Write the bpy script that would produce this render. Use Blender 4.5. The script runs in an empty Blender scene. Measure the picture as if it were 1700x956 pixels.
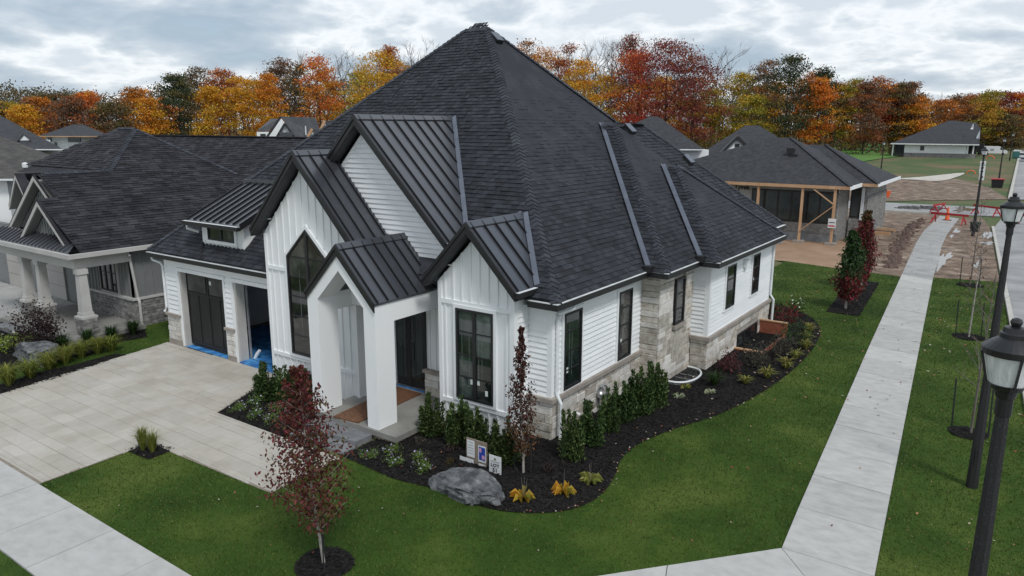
import bpy, bmesh, math, random
import numpy as np
from mathutils import Vector, Matrix
R = math.radians
scene = bpy.context.scene
col = scene.collection
rng = random.Random(7)
nrs = np.random.RandomState(11)

# ---------------------------------------------------------------- camera
CAM = Vector((8.322, -13.402, 7.051)); YAW, PIT, ROL, FOC = R(35.056), R(-12.394), R(0.1514), 1218.79
fw = Vector((-math.sin(YAW)*math.cos(PIT), math.cos(YAW)*math.cos(PIT), math.sin(PIT)))
rt0 = Vector((math.cos(YAW), math.sin(YAW), 0)); up0 = rt0.cross(fw)
rt = rt0*math.cos(ROL)+up0*math.sin(ROL); up = up0*math.cos(ROL)-rt0*math.sin(ROL)
cd = bpy.data.cameras.new('camera'); cam = bpy.data.objects.new('camera', cd); col.objects.link(cam)
cam.matrix_world = Matrix(((rt.x, up.x, -fw.x, CAM.x), (rt.y, up.y, -fw.y, CAM.y), (rt.z, up.z, -fw.z, CAM.z), (0, 0, 0, 1)))
cd.sensor_width = 36; cd.lens = FOC/1700*36; cd.clip_start = .1; cd.clip_end = 3000
scene.camera = cam

# ---------------------------------------------------------------- sky, sun, exposure
SUN_EL, SUN_AZ = R(52), math.atan2(-.45, .8)          # azimuth of the vector towards the sun, from +X
wd = bpy.data.worlds.new('World'); scene.world = wd; wd.use_nodes = True
nt = wd.node_tree; nt.nodes.clear()
def N(t, tree=None, **kw):
    n = (tree or nt).nodes.new(t)
    for k, v in kw.items(): setattr(n, k, v)
    return n
sky = N('ShaderNodeTexSky', sky_type='NISHITA'); sky.sun_disc = False
sky.sun_elevation = SUN_EL; sky.sun_rotation = math.pi/2-SUN_AZ
bg1 = N('ShaderNodeBackground'); bg1.inputs[1].default_value = .1
nt.links.new(sky.outputs[0], bg1.inputs[0])
tc = N('ShaderNodeTexCoord'); sp = N('ShaderNodeSeparateXYZ'); nt.links.new(tc.outputs['Generated'], sp.inputs[0])
ad = N('ShaderNodeMath', operation='ADD'); ad.inputs[1].default_value = .26
ab = N('ShaderNodeMath', operation='ABSOLUTE'); nt.links.new(sp.outputs[2], ab.inputs[0]); nt.links.new(ab.outputs[0], ad.inputs[0])
dv = N('ShaderNodeVectorMath', operation='DIVIDE'); cb = N('ShaderNodeCombineXYZ')
for i in range(3): nt.links.new(ad.outputs[0], cb.inputs[i])
nt.links.new(tc.outputs['Generated'], dv.inputs[0]); nt.links.new(cb.outputs[0], dv.inputs[1])
def wnoise(scale, detail, rough, dist=0., off=(0, 0, 0)):
    mp = N('ShaderNodeMapping'); mp.inputs['Location'].default_value = off; mp.inputs['Scale'].default_value = (1, 1, .35)
    nt.links.new(dv.outputs[0], mp.inputs[0])
    n = N('ShaderNodeTexNoise'); n.inputs['Scale'].default_value = scale; n.inputs['Detail'].default_value = detail
    n.inputs['Roughness'].default_value = rough; n.inputs['Distortion'].default_value = dist
    nt.links.new(mp.outputs[0], n.inputs['Vector']); return n
def wramp(src, stops):
    r = N('ShaderNodeValToRGB'); el = r.color_ramp.elements
    while len(el) < len(stops): el.new(.5)
    for e, (p, c) in zip(el, stops): e.position = p; e.color = (*c, 1)
    nt.links.new(src, r.inputs[0]); return r
n1 = wnoise(1.9, 10, .54, .15, (3.1, 1.7, 0)); n2 = wnoise(.5, 5, .5, .2, (7.3, 2.2, 4))
mx = N('ShaderNodeMath', operation='MULTIPLY_ADD'); mx.inputs[1].default_value = .55
nt.links.new(n2.outputs[0], mx.inputs[0]); nt.links.new(n1.outputs[0], mx.inputs[2])
cr = wramp(mx.outputs[0], [(.62, (.31, .385, .465)), (.70, (.41, .475, .545)), (.75, (.50, .555, .61)), (.81, (.74, .77, .795)), (.88, (.54, .59, .645))])
bg2 = N('ShaderNodeBackground'); bg2.inputs[1].default_value = 1.0; nt.links.new(cr.outputs[0], bg2.inputs[0])
mk = wramp(mx.outputs[0], [(.50, (.62,)*3), (.66, (.93,)*3)])
ms_ = N('ShaderNodeMixShader'); nt.links.new(mk.outputs[0], ms_.inputs[0])
nt.links.new(bg1.outputs[0], ms_.inputs[1]); nt.links.new(bg2.outputs[0], ms_.inputs[2])
wo = N('ShaderNodeOutputWorld'); nt.links.new(ms_.outputs[0], wo.inputs[0])

sl = bpy.data.lights.new('sun', 'SUN'); sl.energy = 1.5; sl.angle = R(12); sl.color = (1, .98, .945)
so = bpy.data.objects.new('sun', sl); col.objects.link(so); so.location = (20, -20, 40)
sd = Vector((math.cos(SUN_EL)*math.cos(SUN_AZ), math.cos(SUN_EL)*math.sin(SUN_AZ), math.sin(SUN_EL)))
so.rotation_euler = sd.to_track_quat('Z', 'Y').to_euler()
vs = scene.view_settings; vs.view_transform = 'Standard'; vs.look = 'None'; vs.exposure = .38; vs.gamma = 1; vs.use_curve_mapping = False

# ---------------------------------------------------------------- pixel helpers (direction only; the distance comes from a plane)
def ray(px, py): return fw+rt*((px-850)/FOC)-up*((py-478)/FOC)
def lerp(a, b, t): return a+(b-a)*t
def clamp(v, a=0., b=1.): return max(a, min(b, v))
def sstep(v): v = clamp(v); return v*v*(3-2*v)
def gh(x, y):
    fr = clamp((-y-.3)/7.5)
    lf = clamp((-2.0-x)/1.6)*clamp((40-y)/15)
    h = lerp(-.3*fr, -.13-.17*fr, lf)
    d = math.hypot(x, y)
    return h+2.0*sstep((d-75)/85)+1.6*sstep((d-150)/200)
def G(px, py, dz=0.):
    d = ray(px, py); z = 0.
    for _ in range(12):
        t = (z-CAM.z)/d.z; p = CAM+d*t; z = gh(p.x, p.y)+dz
    return Vector((p.x, p.y, z))
def PZ(px, py, z): d = ray(px, py); return CAM+d*((z-CAM.z)/d.z)
def PY(px, py, y): d = ray(px, py); return CAM+d*((y-CAM.y)/d.y)
def PX(px, py, x): d = ray(px, py); return CAM+d*((x-CAM.x)/d.x)
def PD(px, py, dist):                              # point at a horizontal distance from the camera
    d = ray(px, py); return CAM+d*(dist/math.hypot(d.x, d.y))
def depth(p): return (Vector(p)-CAM).dot(fw)
def mpp(p): return depth(p)/FOC                    # metres per photo pixel at p

# ---------------------------------------------------------------- materials
def pm(name, c, rough=.7, c2=None, scale=3., detail=4., bump=0., bscale=None, metal=0., spec=.5, island=0., objr=0., ramp=(.35, .65), stretch=None, trans=0., disp=None):
    m = bpy.data.materials.new(name); m.use_nodes = True; t = m.node_tree; b = t.nodes['Principled BSDF']; L = t.links.new
    b.inputs['Roughness'].default_value = rough; b.inputs['Metallic'].default_value = metal
    b.inputs['Specular IOR Level'].default_value = spec
    tcn = N('ShaderNodeTexCoord', t); vec = tcn.outputs['Object']
    geo = N('ShaderNodeNewGeometry', t)
    vec = geo.outputs['Position']
    if stretch:
        mp = N('ShaderNodeMapping', t); mp.inputs['Scale'].default_value = stretch; L(vec, mp.inputs[0]); vec = mp.outputs[0]
    cur = None
    if c2 is not None:
        nz = N('ShaderNodeTexNoise', t); nz.inputs['Scale'].default_value = scale; nz.inputs['Detail'].default_value = detail; nz.inputs['Roughness'].default_value = .62
        L(vec, nz.inputs['Vector'])
        rp = N('ShaderNodeValToRGB', t); e = rp.color_ramp.elements
        cols = [c]+(c2 if isinstance(c2, list) else [c2])
        while len(e) < len(cols): e.new(.5)
        for i, cc in enumerate(cols): e[i].position = lerp(ramp[0], ramp[1], i/(len(cols)-1)); e[i].color = (*cc, 1)
        L(nz.outputs[0], rp.inputs[0]); cur = rp.outputs[0]
    if island or objr:
        hs = N('ShaderNodeHueSaturation', t)
        if cur is not None: L(cur, hs.inputs['Color'])
        else: hs.inputs['Color'].default_value = (*c, 1)
        src = geo.outputs['Random Per Island'] if island else N('ShaderNodeObjectInfo', t).outputs['Random']
        amt = island or objr
        mr = N('ShaderNodeMapRange', t); mr.inputs['To Min'].default_value = 1-amt; mr.inputs['To Max'].default_value = 1+amt
        L(src, mr.inputs['Value']); L(mr.outputs[0], hs.inputs['Value']); cur = hs.outputs[0]
    if cur is not None: L(cur, b.inputs['Base Color'])
    else: b.inputs['Base Color'].default_value = (*c, 1)
    if bump:
        n3 = N('ShaderNodeTexNoise', t); n3.inputs['Scale'].default_value = bscale or scale*6; n3.inputs['Detail'].default_value = 5
        L(vec, n3.inputs['Vector'])
        bp = N('ShaderNodeBump', t); bp.inputs['Strength'].default_value = bump; bp.inputs['Distance'].default_value = .02
        L(n3.outputs[0], bp.inputs['Height']); L(bp.outputs[0], b.inputs['Normal'])
    if trans:
        tr = N('ShaderNodeBsdfTranslucent', t); mxs = N('ShaderNodeMixShader', t); mxs.inputs[0].default_value = trans
        if cur is not None: L(cur, tr.inputs['Color'])
        else: tr.inputs['Color'].default_value = (*c, 1)
        L(b.outputs[0], mxs.inputs[1]); L(tr.outputs[0], mxs.inputs[2]); L(mxs.outputs[0], t.nodes['Material Output'].inputs[0])
    return m
def leafm(name, cols, var=.35, trans=.3, rough=.6):
    """leaf colours picked at random for each leaf"""
    m = bpy.data.materials.new(name); m.use_nodes = True; t = m.node_tree; b = t.nodes['Principled BSDF']; L = t.links.new
    g = N('ShaderNodeNewGeometry', t); rp = N('ShaderNodeValToRGB', t); e = rp.color_ramp.elements
    while len(e) < len(cols): e.new(.5)
    for i, cc in enumerate(cols): e[i].position = i/max(1, len(cols)-1); e[i].color = (*cc, 1)
    L(g.outputs['Random Per Island'], rp.inputs[0])
    oi = N('ShaderNodeObjectInfo', t); hs = N('ShaderNodeHueSaturation', t); L(rp.outputs[0], hs.inputs['Color'])
    ml = N('ShaderNodeMath', t, operation='MULTIPLY'); ml.inputs[1].default_value = 37.7; L(g.outputs['Random Per Island'], ml.inputs[0])
    fr = N('ShaderNodeMath', t, operation='FRACT'); L(ml.outputs[0], fr.inputs[0])
    mr = N('ShaderNodeMapRange', t); mr.inputs['To Min'].default_value = 1-var; mr.inputs['To Max'].default_value = 1+var
    L(fr.outputs[0], mr.inputs['Value']); L(mr.outputs[0], hs.inputs['Value'])
    m2 = N('ShaderNodeMapRange', t); m2.inputs['To Min'].default_value = .488; m2.inputs['To Max'].default_value = .512
    L(oi.outputs['Random'], m2.inputs['Value']); L(m2.outputs[0], hs.inputs['Hue'])
    L(hs.outputs[0], b.inputs['Base Color']); b.inputs['Roughness'].default_value = rough; b.inputs['Specular IOR Level'].default_value = .25
    tr = N('ShaderNodeBsdfTranslucent', t); mxs = N('ShaderNodeMixShader', t); mxs.inputs[0].default_value = trans
    L(hs.outputs[0], tr.inputs['Color']); L(b.outputs[0], mxs.inputs[1]); L(tr.outputs[0], mxs.inputs[2]); L(mxs.outputs[0], t.nodes['Material Output'].inputs[0])
    return m
M = {}
M['shingle'] = pm('charcoal_shingle', (.020, .022, .028), .8, [(.025, .0275, .0345), (.033, .036, .045)], 1.3, 6, .55, 160, island=.42, spec=.35)
M['shingle_obj'] = pm('charcoal_shingle_tab', (.020, .022, .028), .8, [(.025, .0275, .0345), (.033, .036, .045)], 1.3, 6, .55, 160, objr=.42, spec=.35)
M['cap'] = pm('hip_cap_shingle', (.028, .031, .040), .8, (.050, .055, .067), 2.2, 5, .5, 150, objr=.28, spec=.35)
M['shingle2'] = pm('weathered_shingle', (.017, .017, .021), .85, [(.026, .026, .031), (.036, .0355, .041)], 1.1, 6, .5, 120, island=.5, spec=.3)
M['roof_far'] = pm('distant_shingle', (.022, .023, .027), .85, (.042, .043, .05), 2.2, 8, .4, 12)
M['roof_site'] = pm('new_shingle', (.017, .018, .022), .85, [(.027, .028, .033), (.042, .042, .048)], 3.4, 8, .5, 16)
M['seam'] = pm('black_standing_seam', (.085, .09, .104), .34, (.105, .11, .126), .8, 3, .03, 4, metal=.65, spec=.6)
M['rib'] = pm('dark_roof_rib', (.012, .012, .014), .4, metal=.4)
cb_ = M['seam'].node_tree.nodes['Principled BSDF']; cb_.inputs['Coat Weight'].default_value = .6; cb_.inputs['Coat Roughness'].default_value = .18
M['black'] = pm('black_aluminium', (.012, .012, .013), .42, (.018, .018, .02), 2, 3)
M['flash'] = pm('valley_flashing', (.13, .145, .18), .42, (.18, .195, .235), 2, 4, metal=.5)
M['gutter'] = pm('white_gutter', (.74, .76, .77), .45, (.62, .65, .66), 2.5, 6)
M['white'] = pm('white_board', (.74, .76, .77), .58, (.80, .815, .82), .7, 6, .08, 40)
M['whiteb'] = pm('white_lap_board', (.73, .75, .765), .58, (.80, .815, .825), .8, 6, .1, 60, objr=.025, stretch=(1, 1, 4))
M['stucco'] = pm('white_smooth_panel', (.78, .795, .80), .6, (.82, .83, .835), .5, 4, .05, 30)
M['stone'] = pm('buff_stone', (.31, .275, .225), .85, [(.44, .405, .35), (.55, .52, .465)], 5, 8, .9, 26, objr=.20)
M['stone_l'] = pm('pale_stone', (.46, .43, .385), .85, [(.58, .555, .515), (.64, .62, .59)], 6, 8, .8, 30, objr=.14)
M['mortar'] = pm('mortar', (.30, .275, .24), .9, (.40, .37, .33), 8, 4, .5, 40)
M['ledge'] = pm('stone_ledge', (.25, .215, .185), .8, (.33, .295, .26), 3, 6, .4, 30)
M['found'] = pm('foundation', (.24, .20, .15), .9, (.34, .29, .22), 3, 6, .4, 25)
M['conc'] = pm('porch_concrete', (.18, .176, .162), .85, (.25, .245, .228), 1.6, 8, .2, 40)
M['step'] = pm('grey_stone_step', (.115, .12, .125), .8, (.20, .205, .215), 3.5, 8, .5, 30)
M['osb'] = pm('wood_sheet', (.085, .038, .018), .75, [(.13, .06, .028), (.19, .09, .045)], 9, 8, .2, 60, stretch=(1, 2.5, 1))
M['walk'] = pm('sidewalk_concrete', (.38, .373, .36), .88, [(.42, .413, .40), (.45, .443, .43)], 3., 11, .2, 80, objr=.05, stretch=(1, 1.6, 1))
M['walk2'] = pm('side_walk_concrete', (.36, .352, .335), .9, [(.41, .404, .388), (.455, .447, .43)], 2.6, 11, .22, 80, objr=.09, stretch=(1, 1.8, 1))
M['paver'] = pm('beige_paver', (.36, .33, .28), .85, [(.40, .372, .325), (.44, .415, .375)], 1.2, 8, .22, 60, objr=.06)
M['joint'] = pm('paver_joint', (.20, .17, .135), .95, (.27, .235, .19), 6, 4)
M['lawn'] = pm('lawn_soil', (.018, .044, .005), .95, [(.036, .072, .009), (.074, .106, .019)], .42, 11, .5, 60, spec=.2)
M['grass'] = leafm('grass_blade', [(.020, .052, .005), (.042, .086, .009), (.076, .116, .018), (.135, .148, .046)], .4, .2)
M['mulch'] = pm('black_mulch', (.0045, .004, .004), .95, [(.010, .009, .0085), (.024, .022, .021)], 14, 9, 1., 45, spec=.2)
M['chip'] = pm('mulch_chip', (.011, .010, .0095), .9, island=.85, spec=.25)
M['dirt'] = pm('site_mud', (.075, .055, .045), .55, [(.14, .105, .088), (.19, .15, .13), (.33, .30, .28)], .8, 13, 1., 6, ramp=(.36, .68), stretch=(.6, 1.3, 1))
def wetmud(name, dark, cols, scale, wet):
    m = pm(name, dark, .7, cols, scale, 13, 1., scale*9, ramp=(.34, .68)); t = m.node_tree; b = t.nodes['Principled BSDF']; L = t.links.new
    g = N('ShaderNodeNewGeometry', t); mp = N('ShaderNodeMapping', t); mp.inputs['Scale'].default_value = (.45, 1., 1.); L(g.outputs['Position'], mp.inputs[0])
    nz = N('ShaderNodeTexNoise', t); nz.inputs['Scale'].default_value = scale*.7; nz.inputs['Detail'].default_value = 7; L(mp.outputs[0], nz.inputs['Vector'])
    mr = N('ShaderNodeMapRange', t); mr.inputs['From Min'].default_value = wet; mr.inputs['From Max'].default_value = wet+.05; mr.inputs['To Min'].default_value = .75; mr.inputs['To Max'].default_value = .12
    L(nz.outputs[0], mr.inputs['Value']); L(mr.outputs[0], b.inputs['Roughness'])
    # flat where water stands
    bp = [n for n in t.nodes if n.type == 'BUMP'][0]; ms = N('ShaderNodeMapRange', t); ms.inputs['From Min'].default_value = wet; ms.inputs['From Max'].default_value = wet+.05; ms.inputs['To Min'].default_value = 1.; ms.inputs['To Max'].default_value = .03
    L(nz.outputs[0], ms.inputs['Value']); L(ms.outputs[0], bp.inputs['Strength']); bp.inputs['Distance'].default_value = .06
    return m
M['dirt'] = wetmud('wet_site_mud', (.055, .035, .022), [(.14, .092, .060), (.215, .150, .104), (.37, .30, .235)], 1.1, .63)
M['sand'] = pm('tan_sand', (.235, .145, .088), .9, [(.29, .185, .115), (.33, .215, .14)], .5, 9, .5, 5)
M['field'] = pm('rough_field', (.040, .074, .018), .95, [(.062, .096, .026), (.105, .098, .040), (.16, .11, .062)], .13, 10, .8, 1.2)
M['field_g'] = pm('green_field', (.045, .14, .014), .95, [(.070, .19, .022), (.095, .17, .035)], .09, 9, .6, 2)
M['gravel'] = pm('pale_gravel', (.42, .38, .33), .9, (.55, .52, .475), 1.3, 8, .5, 6)
M['road'] = pm('grey_road', (.20, .20, .20), .8, [(.27, .27, .27), (.34, .34, .335)], .35, 9, .2, 30)
M['kerb'] = pm('kerb_concrete', (.40, .385, .35), .85, (.48, .465, .43), 2, 6)
M['water'] = pm('puddle_water', (.11, .095, .08), .07, spec=.6)
M['spoil'] = pm('dark_spoil', (.085, .055, .045), .95, (.14, .095, .08), 3, 8, .9, 10)
M['rubble'] = pm('broken_asphalt', (.045, .045, .046), .9, (.12, .12, .12), 4, 6, .8, 12)
M['rock'] = pm('grey_boulder', (.03, .032, .036), .88, [(.075, .078, .084), (.15, .155, .16), (.30, .305, .31)], 4.2, 12, 1., 24, ramp=(.3, .72))
M['bark'] = pm('bark', (.050, .040, .032), .9, (.095, .080, .068), 3, 6, .5, 20)
M['bark_l'] = pm('pale_bark', (.24, .22, .195), .85, (.36, .335, .30), 14, 6, .4, 40)
M['bark_d'] = pm('dark_bark', (.028, .022, .018), .9, (.055, .046, .04), 1, 5)
M['twig'] = pm('grey_twig', (.105, .088, .078), .9, (.16, .14, .125), 1, 4)
M['lumber'] = pm('new_lumber', (.42, .245, .135), .75, (.52, .33, .195), 2.5, 6, .1, 30, stretch=(1, 1, .3), objr=.08)
M['lumber_r'] = pm('red_stained_timber', (.20, .055, .028), .8, (.29, .095, .05), 3, 6, .2, 30)
M['red'] = pm('red_barrier_paint', (.33, .012, .020), .6, (.42, .03, .035), 4, 5)
M['orange'] = pm('orange_plastic', (.75, .13, .035), .5)
M['lamp_black'] = pm('lamp_black_paint', (.010, .010, .0115), .35, spec=.55)
M['lamp_post'] = pm('black_aggregate_post', (.010, .010, .011), .6, [(.022, .022, .024), (.12, .12, .13)], 60, 3, .4, 90, ramp=(.5, .78))
M['lens'] = pm('ribbed_lens', (.55, .57, .57), .18, (.72, .74, .74), 18, 3, .6, 40, spec=.7, stretch=(1, 1, .15))
M['glass'] = pm('dark_window_glass', (.010, .012, .013), .04, [(.022, .023, .023), (.075, .074, .070)], 1.3, 4, spec=1., objr=.6)
M['glass_g'] = pm('green_tinted_glass', (.010, .015, .014), .04, [(.020, .032, .029), (.075, .088, .082)], 1.1, 3, spec=1., objr=.6)
M['glass_f'] = pm('far_glass', (.012, .016, .018), .08, (.05, .058, .06), .5, 3, spec=.6)
M['sticker'] = pm('white_sticker', (.62, .66, .64), .6)
M['rail'] = pm('window_protective_film', (.16, .19, .18), .5)
M['doorblk'] = pm('black_garage_door', (.011, .011, .0115), .5, (.018, .018, .018), 2, 4)
M['frost'] = pm('frosted_door_glass', (.055, .056, .056), .2, (.09, .092, .09), 1.5, 3, spec=.6)
M['tarp'] = pm('blue_floor_membrane', (.018, .11, .33), .6, [(.035, .19, .48), (.09, .32, .62)], 3.6, 8, .8, 12)
M['inwall'] = pm('garage_drywall', (.42, .41, .39), .9, (.50, .49, .47), 1.2, 5)
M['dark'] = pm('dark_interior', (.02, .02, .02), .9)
M['grey_bb'] = pm('grey_board', (.155, .160, .160), .65, (.19, .195, .195), .9, 5, objr=.05)
M['grey_trim'] = pm('pale_grey_trim', (.42, .41, .395), .6, (.49, .48, .46), 1.2, 5)
M['grey_stone'] = pm('grey_ledgestone', (.13, .125, .12), .85, [(.20, .195, .185), (.28, .27, .26)], 6, 7, .7, 24, objr=.22)
M['gdoor'] = pm('taupe_garage_door', (.36, .34, .315), .6, (.41, .39, .365), 1, 4)
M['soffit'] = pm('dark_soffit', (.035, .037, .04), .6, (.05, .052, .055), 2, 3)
M['soffit_g'] = pm('grey_soffit', (.24, .24, .235), .6)
M['wrap'] = pm('white_house_wrap', (.62, .65, .67), .6, (.70, .72, .73), 1.5, 6)
M['wrap_g'] = pm('grey_house_wrap', (.30, .31, .31), .7, (.36, .37, .37), 2, 4)
M['ink'] = pm('black_ink', (.012, .012, .014), .7)
M['ink_b'] = pm('blue_ink', (.02, .055, .33), .5)
M['ink_p'] = pm('pink_ink', (.55, .30, .45), .5)
M['ink_g'] = pm('green_ink', (.13, .19, .08), .6)
M['paper'] = pm('white_paper', (.62, .63, .64), .6, (.72, .73, .74), 9, 5)
M['grey_wood'] = pm('grey_plywood', (.17, .135, .105), .85, (.26, .215, .175), 7, 6, .3, 40, stretch=(1, 1, .25))
M['galv'] = pm('galvanised_steel', (.36, .38, .40), .42, (.46, .48, .5), 5, 4, metal=.6)
M['vanwhite'] = pm('white_vehicle_paint', (.74, .75, .76), .3, spec=.6)
M['tyre'] = pm('tyre_rubber', (.012, .012, .012), .85)
M['teal'] = pm('teal_plastic', (.03, .13, .12), .6)
M['bark_post'] = pm('dark_stake', (.012, .016, .013), .7)
M['red_txt'] = pm('red_ink', (.45, .03, .03), .6)

# ---------------------------------------------------------------- object helpers
def link(o): col.objects.link(o); return o
def setp(o, parent):
    o.parent = parent
    if parent is not None: o.matrix_parent_inverse = WM(parent).inverted()
def WM(o):
    m = Matrix.LocRotScale(o.location, o.rotation_euler, o.scale)
    return WM(o.parent) @ o.matrix_parent_inverse @ m if o.parent else m
def tag(o, label=None, cat=None, group=None, kind=None):
    for k, v in (('label', label), ('category', cat), ('group', group), ('kind', kind)):
        if v: o[k] = v
    return o
def thing(name, label, cat, loc, group=None):
    o = link(bpy.data.objects.new(name, None)); o.location = loc; o.empty_display_size = .3
    return tag(o, label, cat, group)
def meshobj(name, me, mat, parent=None, kind=None):
    o = link(bpy.data.objects.new(name, me))
    if mat is not None and not me.materials: me.materials.append(mat)
    setp(o, parent)
    if kind: o['kind'] = kind
    return o
def pyobj(name, v, f, mat, parent=None, kind=None, smooth=False):
    me = bpy.data.meshes.new(name); me.from_pydata(v, [], f); me.update()
    if smooth: me.polygons.foreach_set('use_smooth', [True]*len(me.polygons))
    return meshobj(name, me, mat, parent, kind)
def shared(name, me, mat, parent, mat4, kind=None):
    """another object on shared mesh data"""
    o = link(bpy.data.objects.new(name, me)); o.parent = parent
    o.matrix_world = mat4
    if parent is not None: o.matrix_parent_inverse = WM(parent).inverted()
    o.matrix_basis = mat4
    o.data.materials.clear() if False else None
    return o
class MB:
    def __init__(s): s.v = []; s.f = []
    def add(s, v, f):
        k = len(s.v); s.v += [tuple(p) for p in v]; s.f += [tuple(i+k for i in q) for q in f]; return s
    def box(s, x0, x1, y0, y1, z0, z1):
        return s.add([(x, y, z) for x in (x0, x1) for y in (y0, y1) for z in (z0, z1)],
                     [(0, 1, 3, 2), (4, 6, 7, 5), (0, 4, 5, 1), (2, 3, 7, 6), (0, 2, 6, 4), (1, 5, 7, 3)])
    def bar(s, a, b, w, h=None, upv=(0, 0, 1)):
        """rectangular bar from a to b"""
        a = Vector(a); b = Vector(b); h = h or w; d = (b-a).normalized(); u = Vector(upv)
        if abs(d.dot(u)) > .98: u = Vector((1, 0, 0))
        x = d.cross(u).normalized()*(w/2); z = x.cross(d).normalized()*(h/2)
        return s.add([p+i*x+j*z for p in (a, b) for i in (-1, 1) for j in (-1, 1)],
                     [(0, 1, 3, 2), (4, 6, 7, 5), (0, 4, 5, 1), (2, 3, 7, 6), (0, 2, 6, 4), (1, 5, 7, 3)])
    def tube(s, pts, rad, n=6, cap=True):
        pts = [Vector(p) for p in pts]; rad = rad if isinstance(rad, (list, tuple)) else [rad]*len(pts)
        k = len(s.v)
        for i, p in enumerate(pts):
            d = (pts[min(i+1, len(pts)-1)]-pts[max(i-1, 0)]).normalized()
            u = Vector((1, 0, 0)) if abs(d.z) > .9 else Vector((0, 0, 1))
            x = d.cross(u).normalized(); y = d.cross(x)
            for j in range(n):
                a = 2*math.pi*j/n; s.v.append(tuple(p+(x*math.cos(a)+y*math.sin(a))*rad[i]))
        for i in range(len(pts)-1):
            for j in range(n): s.f.append((k+i*n+j, k+i*n+(j+1) % n, k+(i+1)*n+(j+1) % n, k+(i+1)*n+j))
        if cap: s.f.append(tuple(k+j for j in range(n))[::-1]); s.f.append(tuple(k+(len(pts)-1)*n+j for j in range(n)))
        return s
    def lathe(s, c, prof, n=12, a0=0.):
        """profile [(r, z)] turned about the vertical through c"""
        k = len(s.v)
        for r, z in prof:
            for j in range(n):
                a = a0+2*math.pi*j/n; s.v.append((c[0]+r*math.cos(a), c[1]+r*math.sin(a), c[2]+z))
        for i in range(len(prof)-1):
            for j in range(n): s.f.append((k+i*n+j, k+i*n+(j+1) % n, k+(i+1)*n+(j+1) % n, k+(i+1)*n+j))
        s.f.append(tuple(k+j for j in range(n))[::-1]); s.f.append(tuple(k+(len(prof)-1)*n+j for j in range(n)))
        return s
    def prism(s, poly, d):
        """polygon (3D points) extruded by the vector d"""
        d = Vector(d); n = len(poly); p = [Vector(q) for q in poly]
        return s.add(p+[q+d for q in p], [tuple(range(n))[::-1], tuple(range(n, 2*n))]+[(i, (i+1) % n, (i+1) % n+n, i+n) for i in range(n)])
    def map(s, fn): s.v = [tuple(fn(*p)) for p in s.v]; return s
    def build(s, name, mat, parent=None, kind=None, smooth=False): return pyobj(name, s.v, s.f, mat, parent, kind, smooth)
def part(name, mat, parent, *boxes, fn=None):
    m = MB()
    for b in boxes: m.box(*b)
    if fn: m.map(fn)
    return m.build(name, mat, parent)
UNIT = {}
def unit_box(key, mat, chamfer=.0):
    if key in UNIT: return UNIT[key]
    m = MB(); c = chamfer
    if c:   # box on [-.5,.5]^3, front face (-y) chamfered
        m.add([(-.5, .5, -.5), (.5, .5, -.5), (.5, .5, .5), (-.5, .5, .5), (-.5, -.3, -.5), (.5, -.3, -.5), (.5, -.3, .5), (-.5, -.3, .5),
               (-.5+c, -.5, -.5+c), (.5-c, -.5, -.5+c), (.5-c, -.5, .5-c), (-.5+c, -.5, .5-c)],
              [(0, 1, 2, 3), (1, 0, 4, 5), (2, 1, 5, 6), (3, 2, 6, 7), (0, 3, 7, 4), (5, 4, 8, 9), (6, 5, 9, 10), (7, 6, 10, 11), (4, 7, 11, 8), (9, 8, 11, 10)])
    else: m.box(-.5, .5, -.5, .5, -.5, .5)
    me = bpy.data.meshes.new(key); me.from_pydata(m.v, [], m.f); me.update(); me.materials.append(mat); UNIT[key] = me
    return me
def place(name, me, parent, loc, rot=None, scl=(1, 1, 1)):
    o = link(bpy.data.objects.new(name, me)); m = Matrix.LocRotScale(Vector(loc), rot, Vector(scl))
    o.matrix_basis = m
    if parent is not None: o.parent = parent; o.matrix_parent_inverse = WM(parent).inverted()
    return o
def copy_tree(o, parent=None):
    c = o.copy(); link(c)
    if parent is not None: c.parent = parent
    for ch in list(o.children): copy_tree(ch, c)
    return c
def sheet(name, poly, mat, dz, step=.8, parent=None, kind='structure', thick=0.):
    """flat polygon laid on the terrain"""
    bm = bmesh.new(); vs_ = [bm.verts.new((p[0], p[1], 0)) for p in poly]; bm.faces.new(vs_)
    xs = [p[0] for p in poly]; ys = [p[1] for p in poly]
    for ax, a, b in ((0, min(xs), max(xs)), (1, min(ys), max(ys))):
        k = math.ceil(a/step)*step
        while k < b:
            co = [0, 0, 0]; co[ax] = k; no = [0, 0, 0]; no[ax] = 1
            bmesh.ops.bisect_plane(bm, geom=bm.verts[:]+bm.edges[:]+bm.faces[:], plane_co=co, plane_no=no); k += step
    if thick:
        r = bmesh.ops.extrude_face_region(bm, geom=bm.faces[:]); top = [g for g in r['geom'] if isinstance(g, bmesh.types.BMVert)]
        for v in bm.verts: v.co.z = -thick
        for v in top: v.co.z = 0
    for v in bm.verts: v.co.z += gh(v.co.x, v.co.y)+dz
    bmesh.ops.recalc_face_normals(bm, faces=bm.faces)
    me = bpy.data.meshes.new(name); bm.to_mesh(me); bm.free()
    return meshobj(name, me, mat, parent, kind)
def inpoly(x, y, poly):
    c = False; j = len(poly)-1
    for i in range(len(poly)):
        a, b = poly[i], poly[j]
        if (a[1] > y) != (b[1] > y) and x < (b[0]-a[0])*(y-a[1])/(b[1]-a[1])+a[0]: c = not c
        j = i
    return c
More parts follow.
